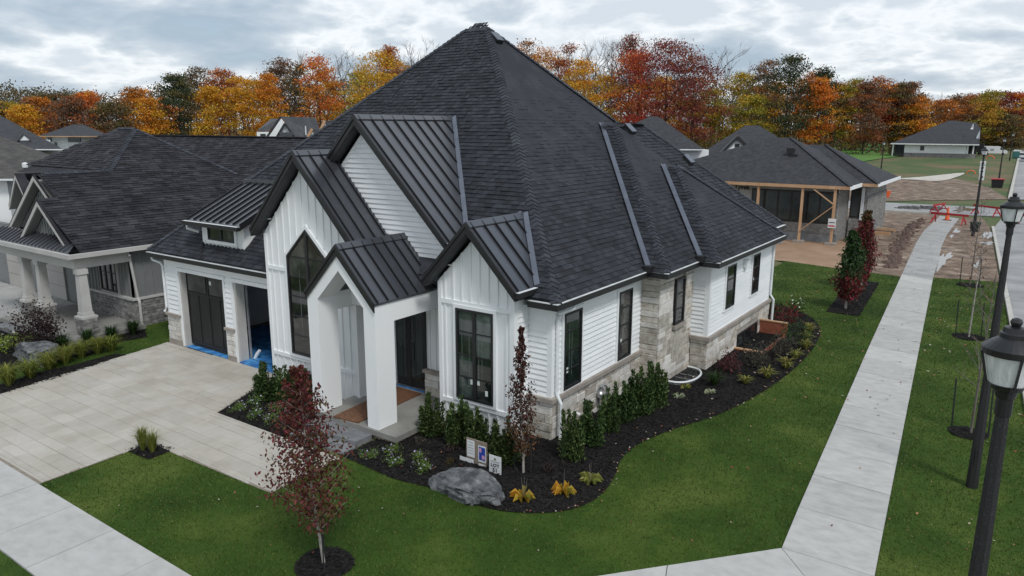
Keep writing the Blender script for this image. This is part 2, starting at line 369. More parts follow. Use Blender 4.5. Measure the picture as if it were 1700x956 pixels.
def text_mesh(body, size, fn, mat, parent, name='lettering', bold=0.):
    cu = bpy.data.curves.new(name, 'FONT'); cu.body = body; cu.size = size; cu.align_x = 'CENTER'; cu.offset = bold; cu.resolution_u = 2
    tmp = bpy.data.objects.new(name, cu); col.objects.link(tmp)
    dg = bpy.context.evaluated_depsgraph_get(); dg.update()
    me = bpy.data.meshes.new_from_object(tmp.evaluated_get(dg)); bpy.data.objects.remove(tmp); bpy.data.curves.remove(cu)
    me.materials.clear()
    for v in me.vertices: v.co = fn(v.co.x, v.co.y)
    return meshobj(name, me, mat, parent)
# ================================================================ SETTING
def grid_axis(lo, hi, near_lo, near_hi, st):
    a = list(np.arange(near_lo, near_hi+.01, st)); k = near_hi; s = st
    while k < hi: s *= 1.35; k = min(hi, k+s); a.append(k)
    k = near_lo; s = st
    while k > lo: s *= 1.35; k = max(lo, k-s); a.insert(0, k)
    return a
gx = grid_axis(-900, 900, -40, 30, 2.5); gy = grid_axis(-60, 1200, -14, 70, 2.5)
V = [(x, y, gh(x, y)-.03) for y in gy for x in gx]; nx = len(gx)
F = [(j*nx+i, j*nx+i+1, (j+1)*nx+i+1, (j+1)*nx+i) for j in range(len(gy)-1) for i in range(nx-1)]
tag(pyobj('ground', V, F, M['field']), kind='structure')

g2 = lambda px, py: (lambda p: (p.x, p.y))(G(px, py))
# --- sidewalk along the side street: edges measured from near to far
SL = [g2(*q) for q in ((1297, 912), (1380, 719), (1437, 588), (1495, 460.6), (1507, 433.8), (1522, 401), (1533.7, 383.6), (1560.5, 358.5))]
SR = [g2(*q) for q in ((1450, 956), (1504.5, 690), (1530, 560), (1549.6, 460.6), (1557, 437), (1563.8, 408.7), (1572, 390), (1592, 363.5))]
tq = (SL[0][1]-SR[1][1])/(SR[2][1]-SR[1][1]); SR[0] = (lerp(SR[1][0], SR[2][0], tq), SL[0][1]+.02)
def along(pl, s):
    L = [0]
    for a, b in zip(pl, pl[1:]): L.append(L[-1]+math.dist(a, b))
    s *= L[-1]
    for i in range(len(pl)-1):
        if s <= L[i+1] or i == len(pl)-2:
            t = (s-L[i])/(L[i+1]-L[i]); return (lerp(pl[i][0], pl[i+1][0], t), lerp(pl[i][1], pl[i+1][1], t))
def slab(parent, a, b, c, d, mat, n=2, th=.07, dz=.035):
    """one concrete slab, corners a b c d, with a recessed joint round it and a darker tooled edge"""
    cx = sum(p[0] for p in (a, b, c, d))/4; cy = sum(p[1] for p in (a, b, c, d))/4
    sh = lambda p: (cx+(p[0]-cx)*(1-.010/max(.3, math.dist(p, (cx, cy)))), cy+(p[1]-cy)*(1-.010/max(.3, math.dist(p, (cx, cy)))))
    q = [sh(p) for p in (a, b, c, d)]; m = MB()
    e = rng.uniform(-.003, .003)
    top = [(p[0], p[1], gh(*p)+dz+e) for p in q]; bot = [(p[0], p[1], gh(*p)+dz-th) for p in q]
    m.add(top+bot, [(0, 1, 2, 3), (0, 4, 5, 1), (1, 5, 6, 2), (2, 6, 7, 3), (3, 7, 4, 0)])
    return m.build('slab', mat, parent)
M['walk3'] = pm('newer_grey_concrete', (.27, .268, .26), .85, [(.32, .318, .31), (.37, .365, .355)], 1.4, 8, .15, 60, objr=.06)
side_walk = sheet('side_sidewalk', SL+SR[::-1], M['joint'], -.01, 2.)
ns = 37
for i in range(ns):
    a, b = i/ns, (i+1)/ns
    slab(side_walk, along(SL, a), along(SR, a), along(SR, b), along(SL, b), M['walk2'] if along(SL, a)[1] < 25.5 else M['walk3'])
# --- corner and front sidewalk
A0 = SL[0]; A1 = g2(1010, 956); dx, dy = A1[0]-A0[0], A1[1]-A0[1]; dl = math.hypot(dx, dy); dx /= dl; dy /= dl
px_, py_ = -dy, dx                       # towards the street
if px_ < 0: px_, py_ = -px_, -py_
FT = g2(180, 875)[1]; FB = FT-1.5
tt = (FT-A0[1])/dy; C0 = (A0[0]+dx*tt, FT)
tq = (SL[0][1]-1.75-SR[1][1])/(SR[2][1]-SR[1][1]); D0 = (lerp(SR[1][0], SR[2][0], tq), SL[0][1]-1.75); wq = 1.5
dg = [A0]; 
B0 = (A0[0]+px_*wq, A0[1]+py_*wq); tb = (FB-B0[1])/dy; C1 = (B0[0]+dx*tb, FB)
front_walk = sheet('front_sidewalk', [(-26, FT), C0, A0, SR[0], D0, C1, (-26, FB)], M['joint'], -.01, 1.6)
slab(front_walk, A0, A0, SR[0], D0, M['walk'])
slab(front_walk, A0, D0, (lerp(D0[0], C1[0], .34), lerp(D0[1], C1[1], .34)), (lerp(A0[0], C0[0], .25), lerp(A0[1], C0[1], .25)), M['walk'])
for a, b in ((.25, .5), (.5, .75), (.75, 1.)):
    aa = .34+(a-.25)*.88; bb = .34+(b-.25)*.88
    slab(front_walk, (lerp(A0[0], C0[0], a), lerp(A0[1], C0[1], a)), (lerp(D0[0], C1[0], aa), lerp(D0[1], C1[1], aa)),
         (lerp(D0[0], C1[0], bb), lerp(D0[1], C1[1], bb)), (lerp(A0[0], C0[0], b), lerp(A0[1], C0[1], b)), M['walk'])
xx = C0[0]
while xx > -22:
    x2 = xx-1.55
    slab(front_walk, (xx, FT), (x2, FT), (x2, FB), (xx if xx != C0[0] else C1[0], FB), M['walk']); xx = x2
# --- driveway and path of concrete pavers
DA = g2(61, 806); DB = g2(249, 737); DL0 = g2(0, 655); DL1 = (-15.0, -.5)
k = (FT-DL1[1])/(DL0[1]-DL1[1]); DLs = (lerp(DL1[0], DL0[0], k), FT)
tip = g2(362, 686)
STEPX = -3.62
DRIVE = [(DA[0], FT+.012), DB, (STEPX+.1, DB[1]+.12), (STEPX+.1, tip[1]), tip, (-8.95, -1.15), (-8.95, -.45), DL1, (DLs[0], FT+.012)]
drive = sheet('driveway', DRIVE, M['joint'], .012, 1.)
pmesh = unit_box('paver', M['paver'], .035)
QX = Matrix.Rotation(-math.pi/2, 4, 'X').to_quaternion()
pav = []
def try_paver(x0, x1, y0, y1, lv=0):
    c = [inpoly(x, y, DRIVE) for x in (x0+.01, x1-.01) for y in (y0+.01, y1-.01)]
    if all(c): pav.append((x0, x1, y0, y1)); return
    if lv < 6 and (any(c) or inpoly((x0+x1)/2, (y0+y1)/2, DRIVE)):
        if x1-x0 > y1-y0: xm = (x0+x1)/2; try_paver(x0, xm, y0, y1, lv+1); try_paver(xm, x1, y0, y1, lv+1)
        else: ym = (y0+y1)/2; try_paver(x0, x1, y0, ym, lv+1); try_paver(x0, x1, ym, y1, lv+1)
y = FT; row = 0
while y < -.4:
    w = rng.choice((.27, .40, .40, .53)); x = -16.2-rng.random()*.6
    while x < -3.4:
        l = rng.choice((.40, .53, .66, .80)); try_paver(x, x+l, y, y+w); x += l
    y += w; row += 1
big = sorted(pav, key=lambda p: -((p[1]-p[0])*(p[3]-p[2]))/((p[0]-CAM.x)**2+(p[2]-CAM.y)**2+40))
rest = MB()
for i, (x0, x1, y0, y1) in enumerate(big):
    cx, cy = (x0+x1)/2, (y0+y1)/2; z = gh(cx, cy)+.028+rng.uniform(-.0025, .0025); g = .007
    if i < 300:
        sl_ = math.atan((gh(cx, cy+.1)-gh(cx, cy-.1))/.2)
        place('paver', pmesh, drive, (cx, cy, z-.02), Matrix.Rotation(sl_, 4, 'X').to_quaternion() @ QX, (x1-x0-g, .04, y1-y0-g))
    else: rest.box(x0+g/2, x1-g/2, y0+g/2, y1-g/2, z-.03, z)
if rest.v: rest.build('pavers', M['paver'], drive, 'stuff')

# --- lawns
def lawn_poly():
    p = [(DA[0], FT), DB, (STEPX, DB[1]+.12), (STEPX, -.5), (-2, .5), (-2, 26.8)]
    p += [g2(1285, 432), g2(1400, 447), g2(1488, 458)]
    p += [q for q in SL[:4]][::-1][0:]
    p += [C0]
    return p
LAWN = lawn_poly()
sheet('front_lawn', LAWN, M['lawn'], .004, 1.)
KX = lambda y: 9.45-.062*y                            # kerb line of the side street
VERGE = [SR[0]] + SR[1:4] + [g2(1556, 452), g2(1650, 462), (KX(16), 16), (KX(5), 5), (KX(-3), -3), (C1[0]+6, -6), (C1[0]+2.2, FB+.6)]
VERGE = [SR[0], SR[1], SR[2], SR[3], (KX(27.5)-.05, 27.3), (KX(16), 16), (KX(5), 5), (KX(-2), -2), (D0[0]+1.6, D0[1]-2.5), D0]
sheet('verge_lawn', VERGE, M['lawn'], .004, 1.)
FSTRIP = [(-24, FB), (C1[0], FB), (C1[0], FB-2.2), (-24, FB-2.2)]
sheet('street_verge_lawn', FSTRIP, M['lawn'], .004, 1.)
LEFTL = [DL1, DLs, (-26, FT), (-26, 3), (-15.0, 3)]
sheet('neighbour_lawn', LEFTL, M['lawn'], .003, 1.)

# --- mulch beds
def smooth(pts, n=4):
    out = []
    for i in range(len(pts)-1):
        p0, p1, p2, p3 = pts[max(i-1, 0)], pts[i], pts[i+1], pts[min(i+2, len(pts)-1)]
        for j in range(n):
            t = j/n
            out.append(tuple(.5*((2*p1[k])+(-p0[k]+p2[k])*t+(2*p0[k]-5*p1[k]+4*p2[k]-p3[k])*t*t+(-p0[k]+3*p1[k]-3*p2[k]+p3[k])*t**3) for k in (0, 1)))
    return out+[pts[-1]]
EDGE = smooth([g2(*q) for q in ((600, 772), (655, 796), (720, 812), (800, 842), (862, 852), (932, 850), (985, 832), (1016, 800), (1034, 760), (1066, 735), (1122, 712), (1190, 690), (1260, 655), (1310, 620), (1345, 585), (1362, 552), (1347, 528), (1312, 511))])
MAINBED = [(STEPX+.05, -2.2), (STEPX+.05, EDGE[0][1]+.1)]+EDGE+[(.4, EDGE[-1][1]+.3), (.4, 4), (-.4, .3), (-3.2, .3), (-3.2, -.9)]
BEDS = [MAINBED]
main_bed = sheet('corner_mulch_bed', MAINBED, M['mulch'], .022, .7)
LB = [tip, (-8.93, -1.1), (-8.93, -.6), (-5.2, -.6), (-5.2, -2.1), (STEPX-1.9, -2.3), (STEPX-1.9, tip[1])]
BEDS.append(LB); sheet('entry_mulch_bed', LB, M['mulch'], .024, .7)
SPOT = [g2(*q) for q in ((207, 748), (249, 736), (292, 746), (247, 764))]
BEDS.append(SPOT); sheet('square_mulch_patch', SPOT, M['mulch'], .024, .5)
def ring(px, py, r, name, rx=None):
    c = G(px, py); p = [(c.x+(rx or r)*math.cos(a)*(1+.06*math.sin(3*a)), c.y+r*math.sin(a)*(1+.05*math.cos(2*a))) for a in np.linspace(0, 2*math.pi, 22)[:-1]]
    BEDS.append(p); sheet(name, p, M['mulch'], .024, .4); return c
TR0 = ring(538, 938, .50, 'tree_mulch_ring')
YT = [ring(1607, 720, .42, 'verge_mulch_ring'), ring(1608, 560, .5, 'verge_mulch_ring'), ring(1610, 474, .55, 'verge_mulch_ring')]
CB = [g2(*q) for q in ((1372, 518), (1426, 526), (1460, 470), (1412, 464))]
BEDS.append(CB); sheet('column_tree_mulch_bed', CB, M['mulch'], .024, .8)
NB = [g2(*q) for q in ((-60, 690), (0, 652), (100, 628), (190, 598), (214, 592), (210, 586), (150, 598), (60, 622), (-60, 665))]
NB = [(DL1[0]-.1, -2.35)] + [g2(*q) for q in ((212, 590), (190, 588), (120, 607), (60, 620), (0, 640), (-80, 668), (-80, 685), (0, 656), (100, 627.5))]
NB = NB[1:]
BEDS.append(NB); sheet('neighbour_edge_mulch_bed', NB, M['mulch'], .02, .8)
NB2 = [g2(*q) for q in ((245, 560), (200, 568), (150, 590), (90, 598), (60, 605), (0, 610), (-60, 600), (-60, 560), (40, 520), (120, 560), (240, 548))]
BEDS.append(NB2); sheet('neighbour_porch_mulch_bed', NB2, M['mulch'], .018, .8)

def pts_in(poly, n, seed):
    r = np.random.RandomState(seed); P = np.array(poly); lo, hi = P.min(0), P.max(0); q = lo+(hi-lo)*r.rand(n, 2)
    return q[mask_in(q, poly)]
def mask_in(q, poly):
    c = np.zeros(len(q), bool); j = len(poly)-1
    for i in range(len(poly)):
        a, b = poly[i], poly[j]
        if a[1] != b[1]:
            c ^= ((a[1] > q[:, 1]) != (b[1] > q[:, 1])) & (q[:, 0] < (b[0]-a[0])*(q[:, 1]-a[1])/(b[1]-a[1])+a[0])
        j = i
    return c
ghv = np.vectorize(gh)
def scatter(name, mat, parent, verts, nper, kind='stuff'):
    """verts: (n, nper, 3) loose faces joined in one mesh"""
    n = len(verts); me = bpy.data.meshes.new(name); me.vertices.add(n*nper); me.vertices.foreach_set('co', verts.reshape(-1).astype(np.float32))
    me.loops.add(n*nper); me.loops.foreach_set('vertex_index', np.arange(n*nper, dtype=np.int32))
    me.polygons.add(n); me.polygons.foreach_set('loop_start', np.arange(0, n*nper, nper, dtype=np.int32))
    me.update(calc_edges=True); me.validate()
    return meshobj(name, me, mat, parent, kind)
# mulch chips, larger towards the camera
ch = []
for i, b in enumerate(BEDS):
    ar = abs(sum(b[k][0]*b[(k+1) % len(b)][1]-b[(k+1) % len(b)][0]*b[k][1] for k in range(len(b))))/2
    P = np.array(b); bb = np.prod(P.max(0)-P.min(0)); q = pts_in(b, int(min(40000, bb*340)), 50+i)
    if len(q): ch.append(q)
q = np.concatenate(ch); n = len(q); z = ghv(q[:, 0], q[:, 1])+.03
a = nrs.rand(n)*6.28; ln = nrs.uniform(.015, .05, n); wd_ = nrs.uniform(.006, .016, n); tl = nrs.uniform(-.5, .5, n); rl = nrs.uniform(-.5, .5, n)
ux = np.stack([np.cos(a)*ln, np.sin(a)*ln, tl*ln], 1); uy = np.stack([-np.sin(a)*wd_, np.cos(a)*wd_, rl*wd_], 1); c = np.stack([q[:, 0], q[:, 1], z+nrs.rand(n)*.012], 1)
tag(scatter('mulch_chips', M['chip'], None, np.stack([c-ux-uy, c+ux-uy, c+ux+uy, c-ux+uy], 1), 4), 'loose black wood chips covering the planting beds', 'mulch')
# grass blades on the near lawns
bl = []
for i, (b, n) in enumerate(((LAWN, 430000), (VERGE, 130000), (FSTRIP, 20000), (LEFTL, 60000))):
    q = pts_in(b, n, 80+i)
    d = np.hypot(q[:, 0]-CAM.x, q[:, 1]-CAM.y); q = q[nrs.rand(len(q)) < np.clip(13/d, .12, 1)**1.3]
    for bd in BEDS+[DRIVE]: q = q[~mask_in(q, bd)]
    q = q[~((q[:, 0] > -14) & (q[:, 0] < .5) & (q[:, 1] > -.4) & (q[:, 1] < 16))]
    bl.append(q)
q = np.concatenate(bl); n = len(q); z = ghv(q[:, 0], q[:, 1])+.004
d = np.hypot(q[:, 0]-CAM.x, q[:, 1]-CAM.y); a = nrs.rand(n)*6.28; w = .006*np.clip(d/11, 1, 3); h = nrs.uniform(.018, .042, n)
c = np.stack([q[:, 0], q[:, 1], z], 1); s = np.stack([np.cos(a)*w, np.sin(a)*w, a*0], 1); t = np.stack([nrs.uniform(-.025, .025, n), nrs.uniform(-.025, .025, n), h], 1)
tag(scatter('grass_blades', M['grass'], None, np.stack([c-s, c+s, c+t], 1), 3), 'short green grass blades of the mown lawns', 'grass')
# fallen leaves
lv = np.concatenate([pts_in(LAWN, 520, 3), pts_in(VERGE, 520, 4), pts_in(SL+SR[::-1], 520, 5), pts_in(EDGE[::3], 60, 6)])
ex = []
for i, e in enumerate(EDGE[14:]):                      # a line of leaves caught along the edge of the bed
    for _ in range(2): ex.append((e[0]+rng.gauss(0, .07), e[1]+rng.gauss(0, .07)))
lv = np.concatenate([lv, np.array(ex)]); n = len(lv); c = np.stack([lv[:, 0], lv[:, 1], ghv(lv[:, 0], lv[:, 1])+.052], 1)
a = nrs.rand(n)*6.28; sz = nrs.uniform(.014, .030, n)*np.clip(np.hypot(lv[:, 0]-CAM.x, lv[:, 1]-CAM.y)/14, .9, 1.6)
ux = np.stack([np.cos(a)*sz, np.sin(a)*sz, nrs.uniform(-.4, .4, n)*sz], 1); uy = np.stack([-np.sin(a)*sz*.7, np.cos(a)*sz*.7, nrs.uniform(-.3, .3, n)*sz], 1)
M['fallen'] = leafm('fallen_leaf', [(.30, .26, .20), (.42, .38, .31), (.20, .10, .05), (.26, .05, .03), (.34, .20, .09), (.15, .10, .07)], .3, .1)
tag(scatter('fallen_leaves', M['fallen'], None, np.stack([c-ux, c-uy, c+ux, c+uy], 1), 4), 'small dry leaves fallen on lawns and walks', 'leaves')

# --- ground beyond the lawn: sand, mud, roads, fields
sheet('sand_ground', [(-12, 26.5), g2(1285, 432), g2(1400, 447), g2(1440, 452), g2(1440, 432), (-1.0, 37), (-12, 37)], M['sand'], .004, 2.)
MUD = [g2(1440, 452), g2(1488, 458), SL[3], SL[4], SL[5], SL[6], SL[7], (2.5, 56.6), (-30, 56.0), (-30, 37), (-1., 36.5), g2(1440, 428)]
sheet('mud_ground', MUD, M['dirt'], .006, 2.)
MUD2 = [SR[3], SR[4], SR[5], SR[6], SR[7], (5.4, 56.6), (KX(50)-.1, 50), (KX(27.5)-.05, 27.3)]
sheet('side_mud_ground', MUD2, M['dirt'], .006, 2.)
sheet('cross_road', [(-120, 53.), (-30, 56.2), (2.5, 57.2), (7, 58.2), (60, 62.5), (60, 70.5), (7, 66.0), (-4, 65.2), (-30, 63.8), (-120, 61)], M['road'], .012, 4.)
sheet('side_street', [(KX(-6)+.16, -20), (KX(-6)+.16, -6), (KX(16)+.16, 16), (KX(32)+.16, 32), (KX(50)+.16, 50), (6.8, 58.4), (22, 58.4), (22, -20)], M['road'], .010, 3.)
mb = MB()
kp = [(KX(y)+.08, y) for y in (-20, -6, 5, 16, 24, 32, 42, 50)]
for a, b in zip(kp, kp[1:]): mb.bar((a[0], a[1], gh(*a)+.0), (b[0], b[1], gh(*b)+.0), .16, .2)
tag(mb.build('kerb', M['kerb']), kind='structure')
mb = MB()
for a, b in zip([(-30, 56.1), (-3, 56.9)], [(-3, 56.9), (1.6, 57.1)]): mb.bar((a[0], a[1], .03), (b[0], b[1], .03), .22, .2)
tag(mb.build('cross_road_kerb', M['kerb']), kind='structure')
# far street and its kerb, climbing beyond the crossing
FK = [g2(1676, 331), g2(1683, 300), g2(1690, 268), g2(1695, 250)]
sheet('far_street', FK+[(FK[3][0]+8, FK[3][1]+2), (FK[2][0]+8, FK[2][1]), (FK[0][0]+8, FK[0][1])], M['road'], .05, 5.)
mb = MB()
for a, b in zip(FK, FK[1:]): mb.bar((a[0], a[1], gh(*a)+.05), (b[0], b[1], gh(*b)+.05), .3, .26)
tag(mb.build('far_kerb', M['kerb']), kind='structure')
MUD3 = [(-60, 66), (-4, 66.0), FK[0], g2(1640, 310), g2(1590, 297), g2(1520, 300), g2(1470, 290), (-60, 84)]
sheet('far_mud_ground', MUD3, M['dirt'], .02, 5.)
sheet('gravel_track', smooth([g2(*q) for q in ((1482, 297), (1530, 294), (1600, 287), (1583, 296), (1556, 301), (1520, 299))], 3), M['gravel'], .06, 3.)
GF = [g2(*q) for q in ((1330, 285), (1400, 272), (1470, 262), (1530, 256), (1640, 254), (1640, 244), (1470, 238), (1300, 238))]
sheet('green_field', GF, M['field_g'], .06, 12.)
# puddles beside the walk
for i, q in enumerate([((1557, 446), (1569, 446), (1573, 425), (1566, 416), (1561, 428)), ((1580, 394), (1588, 393), (1590, 378), (1584, 382)), ((1630, 396), (1637, 396), (1639, 384), (1632, 385)), ((1640, 396), (1652, 397), (1648, 385), (1642, 384)), ((1575, 352), (1612, 352), (1622, 344), (1590, 343)), ((1618, 446), (1623, 446), (1624, 434), (1619, 434)), ((1628, 406), (1652, 407), (1648, 401), (1630, 401))]):
    P_ = [g2(*p) for p in q]; cx_, cy_ = sum(p[0] for p in P_)/len(P_), sum(p[1] for p in P_)/len(P_); hx_ = (max(p[0] for p in P_)-min(p[0] for p in P_))/2; hy_ = (max(p[1] for p in P_)-min(p[1] for p in P_))/2; rq = random.Random(i)
    ang = [2*math.pi*j/36 for j in range(36)]; ph_ = [rq.uniform(0, 6.28) for _ in range(4)]
    sheet('puddle', [(cx_+hx_*math.cos(a)*(.8+.28*math.sin(3*a+ph_[0])+.18*math.sin(7*a+ph_[1])+.1*math.sin(11*a+ph_[2])), cy_+hy_*math.sin(a)*(.8+.28*math.sin(3*a+ph_[0])+.18*math.sin(7*a+ph_[1])+.1*math.sin(11*a+ph_[2]))) for a in ang], M['water'], .016, 4.)
# spoil heap along the walk and broken asphalt by the crossing
def heap(name, pts, n, s, mat, label, cat, seed):
    r = random.Random(seed); m = MB()
    for i in range(n):
        p = along(pts, r.random()); x, y = p[0]+r.gauss(0, s*.9)-(s*1.6 if name == 'soil_ridge' else 0), p[1]+r.gauss(0, s*.8); z = gh(x, y); k = r.uniform(.35, 1)*s
        v = [(x+k*math.cos(a)*r.uniform(.6, 1.2), y+k*math.sin(a)*r.uniform(.6, 1.2), z-.02) for a in np.linspace(0, 6.28, 7)[:-1]]
        w = [(lerp(q[0], x, .5)+r.gauss(0, .05*s), lerp(q[1], y, .5), z+k*r.uniform(.35, .8)) for q in v]
        m.add(v+w, [(j, (j+1) % 6, (j+1) % 6+6, j+6) for j in range(6)]+[tuple(range(6, 12))])
    return tag(m.build(name, mat, kind='stuff'), label, cat)
heap('soil_ridge', [g2(1489, 448), g2(1500, 415), g2(1515, 388), g2(1540, 364)], 330, .22, M['spoil'], 'low ridge of dark turned soil along the left of the side walk', 'soil', 21)
heap('asphalt_rubble', [g2(1500, 346), g2(1545, 346), g2(1554, 349)], 110, .36, M['rubble'], 'broken asphalt lumps heaped at the crossing road', 'rubble', 22)
# ================================================================ WHITE CORNER HOUSE
house = thing('house', 'large white farmhouse-style house with steep charcoal roof and black metal gables', 'house', (-6, 3, 0))
ZE, SL_, OH = 3.326, .945, .363
mainz = lambda y: ZE+SL_*(y+OH)
FF = lambda y0: (lambda u, d, z: (u, y0-d, z))       # wall facing the street
FR = lambda x0: (lambda u, d, z: (x0+d, u, z))       # wall facing the side street
def stretch_box(fn, u0, u1, d0, d1, z0, z1): return MB().box(u0, u1, d0, d1, z0, z1).map(fn)
def wallpoly(name, fn, poly, th, mat, parent):
    m = MB(); n = len(poly)
    m.add([(u, 0, z) for u, z in poly]+[(u, -th, z) for u, z in poly], [tuple(range(n)), tuple(range(n, 2*n))[::-1]]+[(i, i+n, (i+1) % n+n, (i+1) % n) for i in range(n)])
    return m.map(fn).build(name, mat, parent)
def lap(parent, fn, lo, hi, z0, z1, ex=.127, mat=None):
    """horizontal lap boards, lo(z) and hi(z) give the ends"""
    z = z0
    while z < z1-.02:
        zt = min(z+ex, z1); A_, B_, C_, D_ = lo(z), hi(z), hi(zt), lo(zt)
        if D_ > C_: D_ = C_ = (A_+B_)/2
        cut = A_+(B_-A_)*rng.uniform(.25, .75) if B_-A_ > 2.2 and C_-D_ > 1.8 else None
        for a, b, c, d in (((A_, cut-.002, cut-.002, D_), (cut+.002, B_, C_, cut+.002)) if cut and D_ < cut < C_ else ((A_, B_, C_, D_),)):
            if b-a < .03: continue
            m = MB().add([(a, .036, z), (b, .036, z), (c, .008, zt), (d, .008, zt), (a, 0, z), (b, 0, z), (c, 0, zt), (d, 0, zt)],
                         [(0, 1, 2, 3), (4, 5, 1, 0), (0, 3, 7, 4), (1, 5, 6, 2), (3, 2, 6, 7)])
            m.map(fn).build('siding_board', mat or M['whiteb'], parent)
        z = zt
def battens(parent, fn, us, z0f, z1f, mat=None, w=.045, d=.028):
    for u in us:
        a, b0, b1 = z0f(u), z1f(u-w/2), z1f(u+w/2)
        if min(b0, b1)-a < .05: continue
        m = MB().add([(u-w/2, 0, a), (u+w/2, 0, a), (u+w/2, 0, b1), (u-w/2, 0, b0), (u-w/2, d, a), (u+w/2, d, a), (u+w/2, d, b1), (u-w/2, d, b0)],
                     [(4, 5, 6, 7), (0, 4, 7, 3), (5, 1, 2, 6), (0, 1, 5, 4), (7, 6, 2, 3)])
        m.map(fn).build('batten', mat or M['white'], parent)
def window(parent, fn, u0, u1, z0, z1, cols=1, rows=3, fr=.055, trim=.085, glass='glass', tops=None, d0=.046, stick=0, sill=None, name='window', trimmat=None, film=True):
    """black frame with panes, glazing bars and white trim; tops(u) gives a sloping head"""
    top = tops or (lambda u: z1); mid = (u0+u1)/2; pk = [(u0, top(u0))]
    if tops: pk.append((mid, top(mid)))
    pk.append((u1, top(u1)))
    out = [(u0, z0)]+pk+[(u1, z0)]
    cx, cz = mid, (z0+max(p[1] for p in pk))/2
    def inset(k):
        q = [(u0+k, z0+k)]
        if tops: s = (top(mid)-top(u0))/(mid-u0); e = k*math.sqrt(1+s*s); q += [(u0+k, top(u0)+s*k-e), (mid, top(mid)-e), (u1-k, top(u1)+s*k-e)]
        else: q += [(u0+k, z1-k), (u1-k, z1-k)]
        return q+[(u1-k, z0+k)]
    def band(o, i, da, db):
        n = len(o); return MB().add([(u, db, z) for u, z in o]+[(u, db, z) for u, z in i]+[(u, da, z) for u, z in o]+[(u, da, z) for u, z in i],
            [(j, (j+1) % n, (j+1) % n+n, j+n) for j in range(n)]+[(j, j+2*n, (j+1) % n+2*n, (j+1) % n) for j in range(n)]+[(j+n, (j+1) % n+n, (j+1) % n+3*n, j+3*n) for j in range(n)])
    w = band(out, inset(fr), 0, d0+.035).map(fn).build(name, M['black'], parent)
    if trim: band(inset(-trim), inset(.004), 0, d0+.018).map(fn).build('trim', trimmat or M['white'], w)
    zh = z1-fr if not tops else top(u0)
    for c in range(cols):
        ua, ub = lerp(u0+fr, u1-fr, c/cols), lerp(u0+fr, u1-fr, (c+1)/cols)
        for q in range(rows):
            za, zb = lerp(z0+fr, zh, q/rows), lerp(z0+fr, zh, (q+1)/rows); e = rng.uniform(-.0025, .0025); k_ = rng.uniform(-.0025, .0025)
            MB().add([(ua, d0+e, za), (ub, d0-e, za), (ub, d0-e+k_, zb), (ua, d0+e+k_, zb)], [(0, 1, 2, 3)]).map(fn).build('pane', M[glass], w)
    if tops:
        ip = inset(fr)[1:-1]; hd_ = [ip[0], (mid, ip[1][1]), (mid, zh), (ip[0][0], zh)], [(mid, ip[1][1]), ip[2], (ip[2][0], zh), (mid, zh)]
        for q in hd_: MB().add([(u, d0, z) for u, z in q], [(0, 1, 2, 3)]).map(fn).build('pane', M[glass], w)
    for c in range(1, cols):
        u = lerp(u0, u1, c/cols); stretch_box(fn, u-.045, u+.045, d0+.001, d0+.03, z0+fr, top(u)-fr-.01).build('mullion', M['black'], w)
    zr = z1 if not tops else top(u0)
    for r_ in range(1, rows if not tops else rows+1):
        z = lerp(z0, zr, r_/rows); stretch_box(fn, u0+fr, u1-fr, d0+.002, d0+.018, z-.014, z+.014).build('glazing_bar', M['black'], w)
    if film:
        for c in range(cols):
            a = lerp(u0+fr, u1-fr, c/cols)+.05; b = lerp(u0+fr, u1-fr, (c+1)/cols)-.05
            for q in range(2):
                u = lerp(a, b, rng.uniform(.1, .9)); za = lerp(z0, zr, rng.uniform(.1, .4)); zb = lerp(z0, zr, rng.uniform(.55, .9))
                stretch_box(fn, u-.004, u+.004, d0+.001, d0+.003, za, zb).build('film_edge', M['rail'], w)
    for _ in range(stick):
        u = rng.uniform(u0+fr+.08, u1-fr-.14); z = z0+fr+rng.uniform(.08, .4)
        stretch_box(fn, u, u+.075, d0+.001, d0+.004, z, z+.13).build('sticker', M['sticker'], w)
    if sill: stretch_box(fn, u0-.06, u1+.06, 0, .12, z0-.11, z0-.003).build('sill', M['ledge'], w)
    return w
STONES = [unit_box('stone_a', M['stone'], .06), unit_box('stone_b', M['stone'], .03), unit_box('stone_c', M['stone_l'], .05)]
def stone_wall(parent, fn, facing, u0, u1, z0, z1, holes=(), pale=.25, sizes=(.13, .17, .22, .28), meshes=None):
    ms = meshes or STONES; z = z0; q = Matrix.Identity(4).to_quaternion() if facing == 'F' else Matrix.Rotation(math.pi/2, 4, 'Z').to_quaternion()
    while z < z1-.05:
        h = rng.choice(sizes); h = z1-z if z1-z-h < .07 else h
        u = u0
        while u < u1-.03:
            l = h*rng.uniform(1.1, 3.0)+.08; l = u1-u if u1-u-l < .14 else l
            segs = [(u, u+l)]
            for (a, b, c, d) in holes:
                if z+h > c+.02 and z < d-.02:
                    ns_ = []
                    for s, e in segs:
                        if e <= a or s >= b: ns_.append((s, e))
                        else: ns_ += [t for t in ((s, a), (b, e)) if t[1]-t[0] > .05]
                    segs = ns_
            for s, e in segs:
                sub = [(z, h)] if h < .25 or rng.random() < .5 else [(z, h/2), (z+h/2, h/2)]
                for zz, hh in sub:
                    me = ms[2] if rng.random() < pale else rng.choice(ms[:2]); d = rng.uniform(.035, .06)
                    place('stone', me, parent, fn((s+e)/2, d/2, zz+hh/2), q, (e-s-.010, d, hh-.010))
            u += l
        z += h

